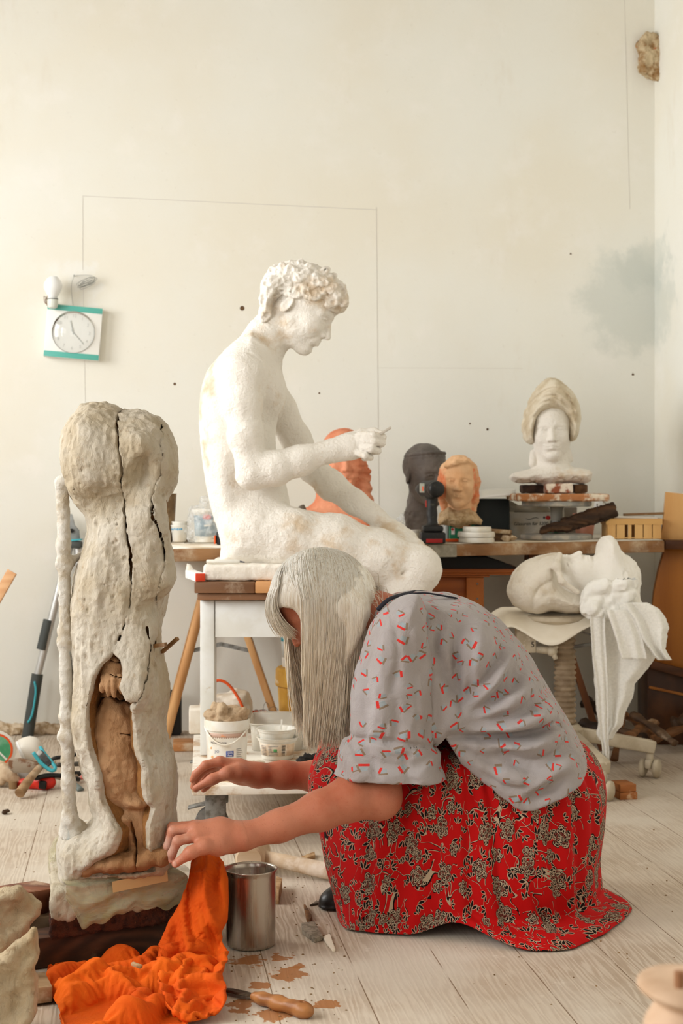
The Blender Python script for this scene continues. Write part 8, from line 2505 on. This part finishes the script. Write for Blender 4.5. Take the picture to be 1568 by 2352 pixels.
b.tube(curve_pts([P(92, 1716, 4.78), P(104, 1733, 4.76), P(120, 1752, 4.74), P(127, 1764, 4.73), P(120, 1770, 4.72), P(108, 1764, 4.72), P(92, 1750, 4.72), P(76, 1728, 4.72)], 5), 0.0060, 10, flat=0.8)
b.build('handles', M_cy, pr, smooth=True)
b = MB(); b.bar(P(90, 1728, 4.755), P(114, 1758, 4.735), 0.022, 0.012, up=(0, -0.8, 0.6)); b.build('body', mat('dark grip body', sr(46, 48, 50), 0.45, sr(110, 110, 108), 40), pr, bevel=0.003)
b = MB(); b.bar(P(86, 1727, 4.735), P(94, 1733, 4.733), 0.016, 0.008, up=(0, -0.8, 0.6)); b.build('latch', M_alu, pr, bevel=0.001)
def tool(name, lab, cat, pts, r, m, flat=1.0, extra=None):
    b = MB(); b.tube(curve_pts(pts, 4), r, 12, flat=flat); o = b.build(name, m, smooth=True); tag(o, lab, cat, 'tools heaped on the floor, left'); return o
tool('saw_handle', 'long black grip of a tool lying across the heap', 'tool', [P(80, 1788, 4.70), P(110, 1781, 4.72), P(150, 1783, 4.76), P(180, 1790, 4.80)], 0.0105, M_black, 0.7)
tool('crowbar', 'thin bent black bar behind the shear', 'tool', [P(112, 1752, 4.88), P(124, 1742, 4.88), P(150, 1738, 4.90), P(180, 1732, 4.93)], 0.0062, M_black)
tool('file', 'grey steel bar at the back of the tool heap', 'tool', [P(130, 1757, 4.86), P(160, 1756, 4.88), P(186, 1754, 4.90)], 0.0075, mat('dark bar steel', sr(92, 88, 82), 0.5, metal=0.6))
tool('screwdriver', 'black handled tool poking out right of the plastered pole', 'tool', [P(150, 1776, 4.82), P(168, 1777, 4.84), P(183, 1777, 4.86)], 0.0085, M_black)
tool('pliers', 'grey angular tool end right of the plastered pole', 'tool', [P(155, 1796, 4.74), P(172, 1804, 4.72), P(186, 1815, 4.70)], 0.0120, mat('grey green rubber', sr(108, 116, 112), 0.6), 0.7)
tool('hand_file', 'long dusty rod under the black grip', 'tool', [P(118, 1782, 4.80), P(150, 1789, 4.78), P(176, 1782, 4.84)], 0.006, mat('dusty rod', sr(160, 140, 116), 0.8))
b = MB(); q = P(190, 1786, 4.84); b.cyl(q - [0.006, 0, 0], q + [0.008, 0, 0.002], 0.007, 0.006, 14); b.cyl(q - [0.09, 0, 0.0], q - [0.006, 0, 0], 0.0022); tag(b.build('drill_bit', mat('pink grip', sr(214, 120, 110), 0.5)), 'thin rod with a pink end beyond the plastered pole', 'tool', 'tools heaped on the floor, left')
mt = thing('power_tool', 'red and black power tool half under the hatchet handle', 'power tool', on_floor(95, 1815))
S = Sdf(P(35, 1818, 4.72) - 0.05, P(125, 1775, 4.76) + 0.06, 0.003)
S.chain([P(44, 1800, 4.76), P(75, 1798, 4.74), P(100, 1798, 4.73), P(114, 1797, 4.73)], [0.014, 0.018, 0.021, 0.020], 0.01)
link_mesh('body', S.mesh('c'), mat('red tool plastic', sr(204, 40, 20), 0.4, sr(160, 24, 16), 16), mt)
b = MB(); b.box(P(98, 1803, 4.705), (0.024, 0.012, 0.026), (0, 0.1, 0)); b.build('grip_plate', M_black, mt, bevel=0.005)
gv = thing('work_glove', 'dusty work glove lying at the left edge of the tool heap', 'glove', on_floor(15, 1815))
S = Sdf(P(-70, 1822, 4.74) - 0.07, P(60, 1745, 4.78) + 0.08, 0.003)
S.chain([P(-60, 1757, 4.82), P(-20, 1764, 4.80), P(5, 1770, 4.78)], [0.030, 0.034, 0.032], 0.02, flat=(0, -0.4, 1), fs=1.5)
for pts in ([(5, 1762), (24, 1776), (40, 1792), (46, 1800)], [(2, 1772), (18, 1786), (32, 1797)], [(-4, 1778), (2, 1788), (4, 1797)], [(-14, 1782), (-14, 1794), (-18, 1802)]):
    S.chain([P(x, y, 4.765 - 0.004 * i) for i, (x, y) in enumerate(pts)], [0.0135, 0.012, 0.0105, 0.008][:len(pts)], 0.006)
link_mesh('glove', S.mesh('c', lambda V, N: 0.003 * fbm(V, 45, 3)), mat('dusty leather', sr(200, 178, 150), 0.9, sr(170, 142, 112), 20, bump=0.3, bscale=120), gv)
b = MB(); q = P(30, 1806, 4.74); q[2] = 0; b.lathe([(0.0001, 0), (0.012, 0), (0.013, 0.002), (0.013, 0.024), (0.0001, 0.025)], q, seg=24); tag(b.build('cork', mat('brown cap', sr(140, 112, 78), 0.7)), 'small brown round cap under the glove fingers', 'cap')
b = MB(); b.prism([P(40, 1772, 4.80), P(66, 1776, 4.80), P(66, 1786, 4.80), P(44, 1792, 4.80)], (0, 0, 0), (0, 0.004, 0.02)); tag(b.build('trowel_blade', mat('pale steel', sr(176, 174, 166), 0.4)), 'pale metal trowel blade between glove and hatchet', 'trowel')
S = Sdf(on_floor(14, 1868) - 0.03, on_floor(14, 1868) + 0.04, 0.002); S.ell(on_floor(14, 1865, 0.006), (0.010, 0.012, 0.007), None, 0.01)
tag(link_mesh('clay_lump', S.mesh('c', lambda V, N: 0.005 * fbm(V, 90, 2)), mat('dark lump', sr(70, 50, 34), 0.9)), 'small dark lump on the floor in front of the tools', 'clay lump')
# ================================================================== right: swivel stool, lying head, gauze, cabinet, scraps
DST = 4.85; XS = (1297 - CX) / F * DST
M_cream = mat('cream plastic', sr(196, 184, 162), 0.5, sr(178, 164, 140), 20, col3=sr(214, 204, 186), scale3=40)
st = thing('swivel_stool', 'cream swivel stool with bellows column on castors carrying the lying head', 'stool', (XS, DST, 0))
R0 = 0.305
for k in range(4):
    a = math.radians(-76 + 90 * k); d_ = np.array([math.cos(a), math.sin(a), 0])
    hb0 = np.array([XS, DST, 0.155]) + d_ * 0.03; ft = np.array([XS, DST, 0.098]) + d_ * R0
    b = MB(); b.bar(hb0, ft, 0.044, 0.042); b.build('leg', M_cream, st, bevel=0.006, seg=3)
    cq = np.array([XS, DST, 0]) + d_ * (R0 - 0.012)
    sd = np.array([-d_[1], d_[0], 0]); sd = sd if sd[0] > 0 else -sd
    sd = np.array([0.86, -0.5, 0]) if k < 2 else sd
    e_ = bpy.data.objects.new('castor', None); C.objects.link(e_); e_.parent = st; e_.location = [float(x) for x in cq - np.array(st.location)]
    b = MB(); b.cyl(cq + [0, 0, 0.055], cq + [0, 0, 0.092], 0.012); b.bar(cq - sd * 0.011 + [0, 0, 0.046], cq + sd * 0.011 + [0, 0, 0.046], 0.050, 0.030); b.build('housing', M_cream, e_, bevel=0.006)
    for s in (-1, 1):
        b = MB(); b.lathe([(0.0001, -0.010), (0.022, -0.010), (0.029, -0.005), (0.0305, 0.0), (0.029, 0.006), (0.020, 0.010), (0.0001, 0.011)], cq + sd * (s * 0.023) + [0, 0, 0.0308], sd * s, 32); b.build('wheel', M_cream, e_, smooth=True)
b = MB(); b.lathe([(0.0001, 0.12), (0.055, 0.12), (0.058, 0.125), (0.058, 0.170), (0.042, 0.185), (0.0001, 0.185)], (XS, DST, 0), seg=40); b.build('hub', M_cream, st)
prof = [(0.0001, 0.18), (0.028, 0.18)]
nz_ = 17; zA, zB = 0.185, P(0, 1452, DST)[2]
for k in range(nz_):
    z = zA + (zB - zA) * k / nz_; dz = (zB - zA) / nz_
    prof += [(0.0285, z), (0.033, z + dz * 0.22), (0.0365, z + dz * 0.5), (0.033, z + dz * 0.78)]
prof += [(0.028, zB), (0.0001, zB)]
b = MB(); b.lathe(prof, (XS, DST, 0), seg=40); b.build('bellows', mat('dusty rubber bellows', sr(172, 152, 126), 0.8, sr(140, 120, 96), 20), st, smooth=True, label='ribbed rubber bellows')
zS = P(0, 1408, DST)[2]
b = MB(); b.lathe([(0.0001, zB - 0.004), (0.05, zB - 0.004), (0.06, zS - 0.045), (0.10, zS - 0.030), (0.124, zS - 0.016), (0.124, zS - 0.004), (0.115, zS), (0.0001, zS)], (XS - 0.03, DST - 0.01, 0), seg=56); b.build('seat', M_cream, st)
q = P(1206, 1470, 4.76); b = MB(); b.box(q, (0.060, 0.05, 0.075)); b.cyl(q + [0.015, -0.026, 0.022], q + [0.015, -0.030, 0.022], 0.013); b.build('bracket', M_cream, st, bevel=0.006, seg=3)
me = text_mesh('5', 0.024, q + np.array([0.020, -0.0256, -0.012]), (1, 0, 0), (0, 0, 1), 0.0003); link_mesh('numeral', me, M_ink, st, smooth=False)
q = P(1232, 1492, 4.745); b = MB(); b.cyl(q, q + np.array([0.038, -0.012, -0.002]), 0.010, 0.013, 20)
kq = q + np.array([0.046, -0.014, -0.003]); b.sphere(kq, 0.017, 16, 10)
for a in (0.3, 2.4, 4.4): b.tube([kq, kq + np.array([0.006, 0.0, 0]) + 0.026 * np.array([0.2, math.cos(a), math.sin(a)])], [0.010, 0.007], 10)
b.build('clamp_knob', M_cream, st, smooth=True)
b = MB(); b.bar(P(1315, 1486, DST - 0.02), P(1365, 1478, DST - 0.02), 0.012, 0.010); b.bar(P(1330, 1450, DST - 0.05), P(1372, 1462, DST - 0.06), 0.006, 0.006); b.build('lever', M_iron, st, bevel=0.001)
# canvas under the head
rows = []
nU, nV = 40, 26
for j in range(nV):
    f = j / (nV - 1); r = []
    for i in range(nU):
        g = i / (nU - 1)
        px = 1128 + 242 * g ; D = DST + 0.17 - f * 0.36
        x = (px - CX) / F * DST; z = zS + 0.004
        # front hangs down, bulging into a point; left corner folds under
        dr_ = max(0, f - 0.62) / 0.38
        sag = 0.075 * dr_ ** 1.6 * (math.exp(-((g - 0.52) / 0.28) ** 2) + 0.22)
        z -= sag
        if g < 0.16: z -= 0.035 * ((0.16 - g) / 0.16) ** 1.5
        z += 0.004 * math.sin(g * 7 + f * 3) * dr_
        r.append((x, D + 0.03 * dr_, z))
    rows.append(r)
b = MB(); b.grid(rows)
tag(b.build('canvas_sheet', mat('cream canvas', sr(238, 230, 214), 0.85, sr(228, 218, 198), 8), smooth=True, solid=0.003), 'cream canvas sheet spread on the stool under the lying head', 'cloth')
# lying head
DL = 4.78; zL = zS + 0.006
lh = thing('reclining_bust', 'white plaster head in a turban lying on its back on the stool', 'sculpture', (P(1320, 0, DL)[0], DL, zL))
S = Sdf(P(1150, 1420, DL) - np.array([0, 0.16, 0]), P(1500, 1215, DL) + np.array([0, 0.17, 0]), 0.003)
Rl = axes((-0.06, -0.42, 0.90), (-1, 0.05, 0))
T = head(S, P(1306, 1330, DL - 0.005), Rl, 0.205, ears=False, neck=False)
S.chain([P(1340, 1335, DL), P(1390, 1328, DL + 0.005), P(1420, 1325, DL + 0.01)], [0.056, 0.056, 0.07], 0.03)
S.inflate(XZ([(1374, 1250), (1386, 1233), (1404, 1229), (1417, 1242), (1432, 1285), (1456, 1340), (1475, 1384), (1476, 1398), (1440, 1404), (1395, 1398), (1372, 1360), (1366, 1320), (1370, 1285)], DL), DL + 0.02, 0.04, 0.10, 0.03)
V, Q = S.net(lambda V, N: 0.0008 * fbm(V, 60, 2) + 0.003 * fbm(V, 60, 3, 6) * (V[:, 0] > P(1420, 0, DL)[0]))
V[:, 2] = np.maximum(V[:, 2], zL)
link_mesh('figure', raw_mesh('figure', V, Q), plaster_material('fresh plaster', sr(240, 236, 228), sr(226, 214, 196), 0.55, 0.8, 5, 0.35, 120), lh)
S = Sdf(P(1150, 1425, DL) - np.array([0, 0.17, 0]), P(1370, 1255, DL) + np.array([0, 0.17, 0]), 0.003)
tb = [(1165, 1362), (1170, 1335), (1192, 1300), (1225, 1282), (1258, 1272), (1284, 1271), (1283, 1288), (1276, 1308), (1284, 1335), (1312, 1356), (1345, 1366), (1354, 1388), (1342, 1404), (1300, 1408), (1262, 1402), (1232, 1411), (1200, 1402), (1176, 1386)]
S.inflate(smooth_poly(tb, DL, 2), DL + 0.005, 0.055, 0.120, 0.01)
S.chain([P(1284, 1276, DL - 0.07), P(1277, 1300, DL - 0.11), P(1290, 1336, DL - 0.12), P(1325, 1360, DL - 0.11)], [0.010, 0.010, 0.010, 0.009], 0.012)
crease(S, [(1240, 1290), (1200, 1330), (1190, 1380)], DL - 0.1, 0.008, 0.004); crease(S, [(1270, 1330), (1230, 1360), (1225, 1405)], DL - 0.1, 0.008, 0.004)
V, Q = S.net(lambda V, N: 0.0022 * fbm(V, 50, 3, 3)); V[:, 2] = np.maximum(V[:, 2], zL)
link_mesh('turban', raw_mesh('turban', V, Q), plaster_material('turban plaster', sr(226, 218, 204), sr(200, 184, 158), 0.5, 0.72, 9, 0.6, 130), lh)
# gauze
t = NT('thin white gauze'); v = t.coord('Object')
df = t.n('BsdfDiffuse'); df.inputs[0].default_value = (*sr(250, 249, 245), 1)
tl = t.n('BsdfTranslucent'); tl.inputs[0].default_value = (*sr(250, 247, 238), 1)
tp = t.n('BsdfTransparent'); m1 = t.n('MixShader'); m2 = t.n('MixShader'); m1.inputs[0].default_value = 0.28
t.t.links.new(df.outputs[0], m1.inputs[1]); t.t.links.new(tl.outputs[0], m1.inputs[2])
t.set(m2, 0, t.math('MULTIPLY', t.step(t.noise(t.coord('Object', (1, 1, 1)), 160, 3, 0.6), 0.2, 0.9), 0.20))
t.t.links.new(m1.outputs[0], m2.inputs[1]); t.t.links.new(tp.outputs[0], m2.inputs[2]); t.t.links.new(m2.outputs[0], t.out.inputs[0])
M_gauze = t.m
gz = thing('gauze_cloth', 'white gauze wound round the lying head\'s neck and hanging from the stool', 'cloth', P(1400, 1420, 4.66))
S = Sdf(P(1330, 1425, 4.68) - np.array([0, 0.10, 0]), P(1500, 1330, 4.68) + np.array([0, 0.14, 0]), 0.003)
kr = np.random.RandomState(6)
for pts, r in (([(1350, 1395), (1352, 1370), (1368, 1352), (1392, 1346)], 0.020), ([(1360, 1400), (1375, 1375), (1400, 1360), (1430, 1340)], 0.019), ([(1390, 1390), (1415, 1370), (1440, 1352), (1450, 1335)], 0.017), ([(1372, 1405), (1405, 1398), (1432, 1376), (1444, 1362)], 0.018), ([(1350, 1402), (1380, 1408), (1420, 1400)], 0.020)):
    S.chain(curve_pts([P(x, y, 4.66 + 0.02 * kr.normal() * 0.5) for x, y in pts], 3), [r] * (3 * (len(pts) - 1) + 1), 0.010, flat=(0.3, 1, 0), fs=0.8)
S.ell(P(1395, 1385, 4.70), (0.06, 0.05, 0.03), None, 0.02)
link_mesh('knot', S.mesh('c', lambda V, N: 0.004 * (1 - 2 * np.abs(vnoise(V * np.array([1, 1, 0.7]), 55, 3))) + 0.003 * fbm(V, 70, 2)), mat('bunched gauze', sr(238, 236, 230), 0.9), gz, label='bunched gauze round the neck')
def hang(name, table, D0, ampl, seedv, lab=None, nU=36, nV=60, lean=0.0, edge=0.0):
    ys = [r[0] for r in table]; xl = [r[1] for r in table]; xr = [r[2] for r in table]
    er = np.random.RandomState(seedv)
    jl = np.convolve(er.normal(size=nV + 6), np.ones(4) / 4, 'valid')[:nV] * edge; jr = np.convolve(er.normal(size=nV + 6), np.ones(4) / 4, 'valid')[:nV] * edge
    rows = []
    for j in range(nV):
        y = ys[0] + (ys[-1] - ys[0]) * j / (nV - 1); a, b2 = np.interp(y, ys, xl) + jl[j], np.interp(y, ys, xr) + jr[j]
        f = j / (nV - 1); r = []
        for i in range(nU):
            g = i / (nU - 1); px = a + (b2 - a) * g
            D = D0 + lean * f + ampl * (math.sin(g * 11 + seedv) * (0.5 + 0.5 * f) + 0.25 * math.sin(g * 19 + f * 4 + seedv * 2))
            r.append(P(px, y, D))
        rows.append(r)
    b = MB(); b.grid(rows); return b.build(name, M_gauze, gz, smooth=True, solid=0.0012, label=lab)
hang('hanging_sheet', [(1396, 1362, 1480), (1412, 1358, 1500), (1440, 1358, 1508), (1480, 1359, 1509), (1508, 1360, 1508), (1535, 1362, 1488), (1570, 1366, 1457), (1600, 1368, 1454), (1640, 1371, 1434), (1665, 1372, 1430), (1684, 1370, 1414), (1700, 1376, 1404)], 4.66, 0.012, 3, edge=1.5)
hang('hanging_strip', [(1392, 1352, 1386), (1420, 1355, 1388), (1500, 1360, 1392), (1580, 1372, 1395), (1650, 1374, 1397), (1690, 1378, 1398), (1730, 1383, 1397), (1790, 1386, 1395)], 4.63, 0.005, 5, 'narrow torn strip', 14, 70, edge=1.2)
hang('ruffle', [(1384, 1420, 1486), (1398, 1424, 1512), (1420, 1440, 1532), (1445, 1455, 1536), (1470, 1470, 1530), (1490, 1490, 1528), (1516, 1508, 1542)], 4.62, 0.016, 9, 'torn ruffle', 40, 36, edge=2.0)
hang('ruffle', [(1400, 1392, 1440), (1430, 1402, 1460), (1470, 1415, 1476), (1505, 1424, 1485), (1514, 1426, 1484)], 4.605, 0.008, 4, 'torn ruffle', 24, 26, edge=1.5)

# ---- wooden cabinet in the corner
kb = thing('wooden_cabinet', 'varnished wooden cabinet with sloping front in the right corner', 'cabinet', (1.31, 5.66, 0))
M_vn = wood('varnished maple', sr(214, 168, 110), sr(192, 142, 84), 'Z', ring=4, rough=0.4)
M_vo = wood('orange varnish', sr(176, 112, 46), sr(142, 82, 28), 'Z', ring=4, rough=0.35)
M_vd = wood('dark stained', sr(96, 56, 30), sr(64, 36, 18), 'X', ring=6, rough=0.4)
DK = 5.52
b = MB(); b.prism([P(1529, 1130, DK), P(1610, 1138, DK), P(1610, 1240, DK), P(1514, 1240, DK), P(1521, 1215, DK), P(1525, 1180, DK), P(1527, 1155, DK)], (0, 0, 0), (0, 0.02, 0)); b.build('upper_board', M_vn, kb, bevel=0.002)
b = MB(); b.prism([P(1521, 1239, DK), P(1612, 1241, DK), P(1612, 1262, DK), P(1521, 1260, DK)], (0, -0.05, 0), (0, 0.12, 0)); b.build('ledge', M_vd, kb, bevel=0.003)
b = MB(); b.prism([P(1526, 1261, DK), P(1612, 1262, DK), P(1612, 1540, DK), P(1492, 1534, DK), P(1496, 1420, DK), P(1502, 1360, DK), P(1512, 1310, DK)], (0, 0, 0), (0, 0.03, 0)); b.build('front_panel', M_vo, kb, bevel=0.002)
b = MB(); b.prism([P(1494, 1516, DK), P(1612, 1546, DK), P(1612, 1566, DK), P(1490, 1534, DK)], (0, -0.03, 0), (0, 0.10, 0)); b.build('moulding', M_vd, kb, bevel=0.003)
X0 = P(1487, 0, DK)[0]; z1 = P(0, 1536, DK)[2]
b = MB(); b.box((X0 + 0.10, DK + 0.10, z1 / 2), (0.20, 0.18, z1 - 0.002)); b.build('plinth', mat('dark cabinet plinth', sr(64, 36, 18), 0.4, sr(92, 54, 26), 6), kb, bevel=0.003)
b = MB(); b.bar(P(1490, 1578, DK + 0.004), P(1610, 1604, DK + 0.004), 0.01, 0.010); b.build('bead', M_vo, kb, bevel=0.001)

# ---- heap of wood scraps
GW = 'wood scraps heaped by the cabinet'
MS = [wood('bark scrap', sr(98, 72, 48), sr(60, 42, 28), 'X', dust=sr(150, 130, 106), dustlo=0.55), wood('brown scrap', sr(140, 96, 58), sr(96, 62, 34), 'X', dust=sr(176, 150, 120), dustlo=0.55), wood('dark scrap', sr(58, 42, 30), sr(36, 26, 18), 'X')]
spec = [((1452, 1640, 5.25), (1550, 1708, 5.05), 0.040, 0.03, 0, 'long barked stick slanting down to the right of the scrap heap'),
        ((1444, 1690, 5.10), (1500, 1660, 5.30), 0.05, 0.03, 1, 'brown board end in front of the scrap heap'),
        ((1400, 1668, 5.20), (1470, 1700, 5.16), 0.05, 0.035, 0, 'dark plank behind the gauze tip'),
        ((1430, 1640, 5.35), (1500, 1690, 5.40), 0.06, 0.03, 1, 'brown plank leaning at the back of the scrap heap'),
        ((1340, 1660, 5.35), (1400, 1690, 5.25), 0.06, 0.04, 2, 'blackish plank under the bench beside the bellows'),
        ((1345, 1612, 5.60), (1420, 1655, 5.50), 0.08, 0.05, 2, 'black beam under the bench, far behind the gauze'),
        ((1500, 1700, 5.35), (1580, 1670, 5.40), 0.05, 0.035, 1, 'short brown offcut at the foot of the cabinet'),
        ((1545, 1668, 5.45), (1600, 1650, 5.45), 0.07, 0.07, 0, 'chunky dark offcut at the right edge by the cabinet'),
        ((1410, 1752, 5.15), (1440, 1588, 5.40), 0.03, 0.02, 1, 'thin orange brown lath standing behind the gauze'),
        ((1350, 1700, 5.15), (1440, 1712, 5.10), 0.05, 0.025, 2, 'dark flat board lying low behind the stool leg')]
for p0, p1, w_, h_, mi, lab in spec:
    q0, q1 = P(*p0), P(*p1)
    mn = min(q0[2], q1[2])
    for q in (q0, q1): q[2] = max(q[2], h_ / 2 + 0.004)
    b = MB()
    pts = curve_pts([q0, (q0 + q1) / 2 + [0, 0, 0.004], q1], 3)
    b.tube(pts, [w_ * 0.5 * (0.8 + 0.25 * math.sin(2.1 * i + mi)) for i in range(len(pts))], 7, flat=h_ / w_)
    tag(b.build('wood_scrap', MS[mi], bevel=0.002), lab, 'wood scrap', GW)
b = MB(); q = on_floor(1437, 1836)
b.box(q + np.array([0, 0.03, 0.011]), (0.056, 0.075, 0.022), (0, 0, 0.2)); b.box(q + np.array([-0.002, 0.034, 0.034]), (0.052, 0.075, 0.022), (0, 0, 0.24))
tag(b.build('wood_block', wood('cut block', sr(186, 120, 66), sr(146, 86, 42), 'X', dust=sr(206, 176, 140), dustlo=0.6), bevel=0.002), 'small two layered wooden block beside the stool castor', 'wood block')

# ---- out of focus modelling stand in the near right corner
fs_ = thing('plaster_object', 'pale round plaster piece close to the camera, bottom right', 'sculpture', P(1570, 2500, 1.18))
S = Sdf(P(1440, 2500, 1.15) - np.array([0, 0.10, 0]), P(1720, 2200, 1.15) + np.array([0, 0.12, 0]), 0.0024)
S.ell(P(1585, 2270, 1.18), (0.041, 0.05, 0.0105), np.array(Euler((0, 0.06, 0)).to_matrix()), 0.006)
S.cone(P(1600, 2276, 1.18), P(1600, 2320, 1.18), 0.018, 0.022, 0.012)
S.inflate([(P(x, y, 1.18)[0], P(x, y, 1.18)[2]) for x, y in ((1472, 2420), (1484, 2350), (1515, 2305), (1560, 2288), (1620, 2285), (1680, 2300), (1700, 2420))], 1.18, 0.03, 0.05, 0.012)
link_mesh('form', S.mesh('c'), mat('peach plaster', sr(196, 166, 138), 0.8, sr(180, 148, 118), 20), fs_)
b = MB(); q = P(1560, 2262, 1.14); b.cyl(q + [0, 0, -0.002], q + [0, 0, 0.010], 0.004); b.build('peg', mat('brown peg', sr(150, 104, 70), 0.7), fs_)
b = MB(); q = P(1590, 2420, 1.18); b.box((q[0], q[1], q[2] / 2), (0.10, 0.10, q[2] - 0.002)); tag(b.build('stand', wood('near stand', sr(196, 160, 120), sr(160, 120, 82), 'Z'), bevel=0.003), 'wooden stand holding the near plaster piece', 'stand')
# ================================================================== camera and light
cam = bpy.data.cameras.new('camera')
co = bpy.data.objects.new('camera', cam); C.objects.link(co)
co.location = (0, 0, H); co.rotation_euler = (PI / 2, 0, 0)
cam.sensor_fit = 'HORIZONTAL'; cam.sensor_width = 24.0
cam.lens = F / 1568 * 24.0
cam.shift_x = 0.0
cam.shift_y = -(1176 - HY) / 1568.0
cam.clip_start = 0.02
cam.dof.use_dof = True; cam.dof.focus_distance = 3.15; cam.dof.aperture_fstop = 8.0
bpy.context.scene.camera = co


def area(name, loc, direction, sx, sy, power, col):
    l = bpy.data.lights.new(name, 'AREA'); l.shape = 'RECTANGLE'; l.size = sx; l.size_y = sy
    l.energy = power; l.color = col
    o = bpy.data.objects.new(name, l); C.objects.link(o)
    o.location = [float(q) for q in loc]
    o.rotation_euler = Vector([float(q) for q in direction]).to_track_quat('-Z', 'Y').to_euler()
    return o


# daylight coming through each window
for (a0, a1, z0, z1), pw in zip(HL, (110, 130, 80)):
    d = E1 + np.array([0, 0, -0.40])
    area('daylight', W(UL - TH - 0.12, (a0 + a1) / 2, (z0 + z1) / 2), d, a1 - a0 + 0.2, z1 - z0 + 0.2, pw, (1.0, 0.99, 0.965))
for (a0, a1, z0, z1) in HF:
    area('daylight', W((a0 + a1) / 2, VF + TH + 0.12, (z0 + z1) / 2), E2 + np.array([0, 0, -0.2]), a1 - a0 + 0.2, z1 - z0 + 0.2, 14, (1.0, 0.98, 0.955))

w = bpy.data.worlds.new('sky'); bpy.context.scene.world = w
w.use_nodes = True
bg = w.node_tree.nodes['Background']
bg.inputs[0].default_value = (0.86, 0.93, 1.0, 1); bg.inputs[1].default_value = 0.5

sc = bpy.context.scene
sc.view_settings.view_transform = 'Standard'; sc.view_settings.look = 'None'
sc.view_settings.gamma = 1.0; sc.view_settings.exposure = 0.24
sc.view_settings.use_curve_mapping = False
sc.cycles.max_bounces = 8; sc.cycles.diffuse_bounces = 5; sc.cycles.glossy_bounces = 3
sc.cycles.transmission_bounces = 6; sc.cycles.transparent_max_bounces = 8
sc.cycles.caustics_reflective = False; sc.cycles.caustics_refractive = False
sc.cycles.use_denoising = True
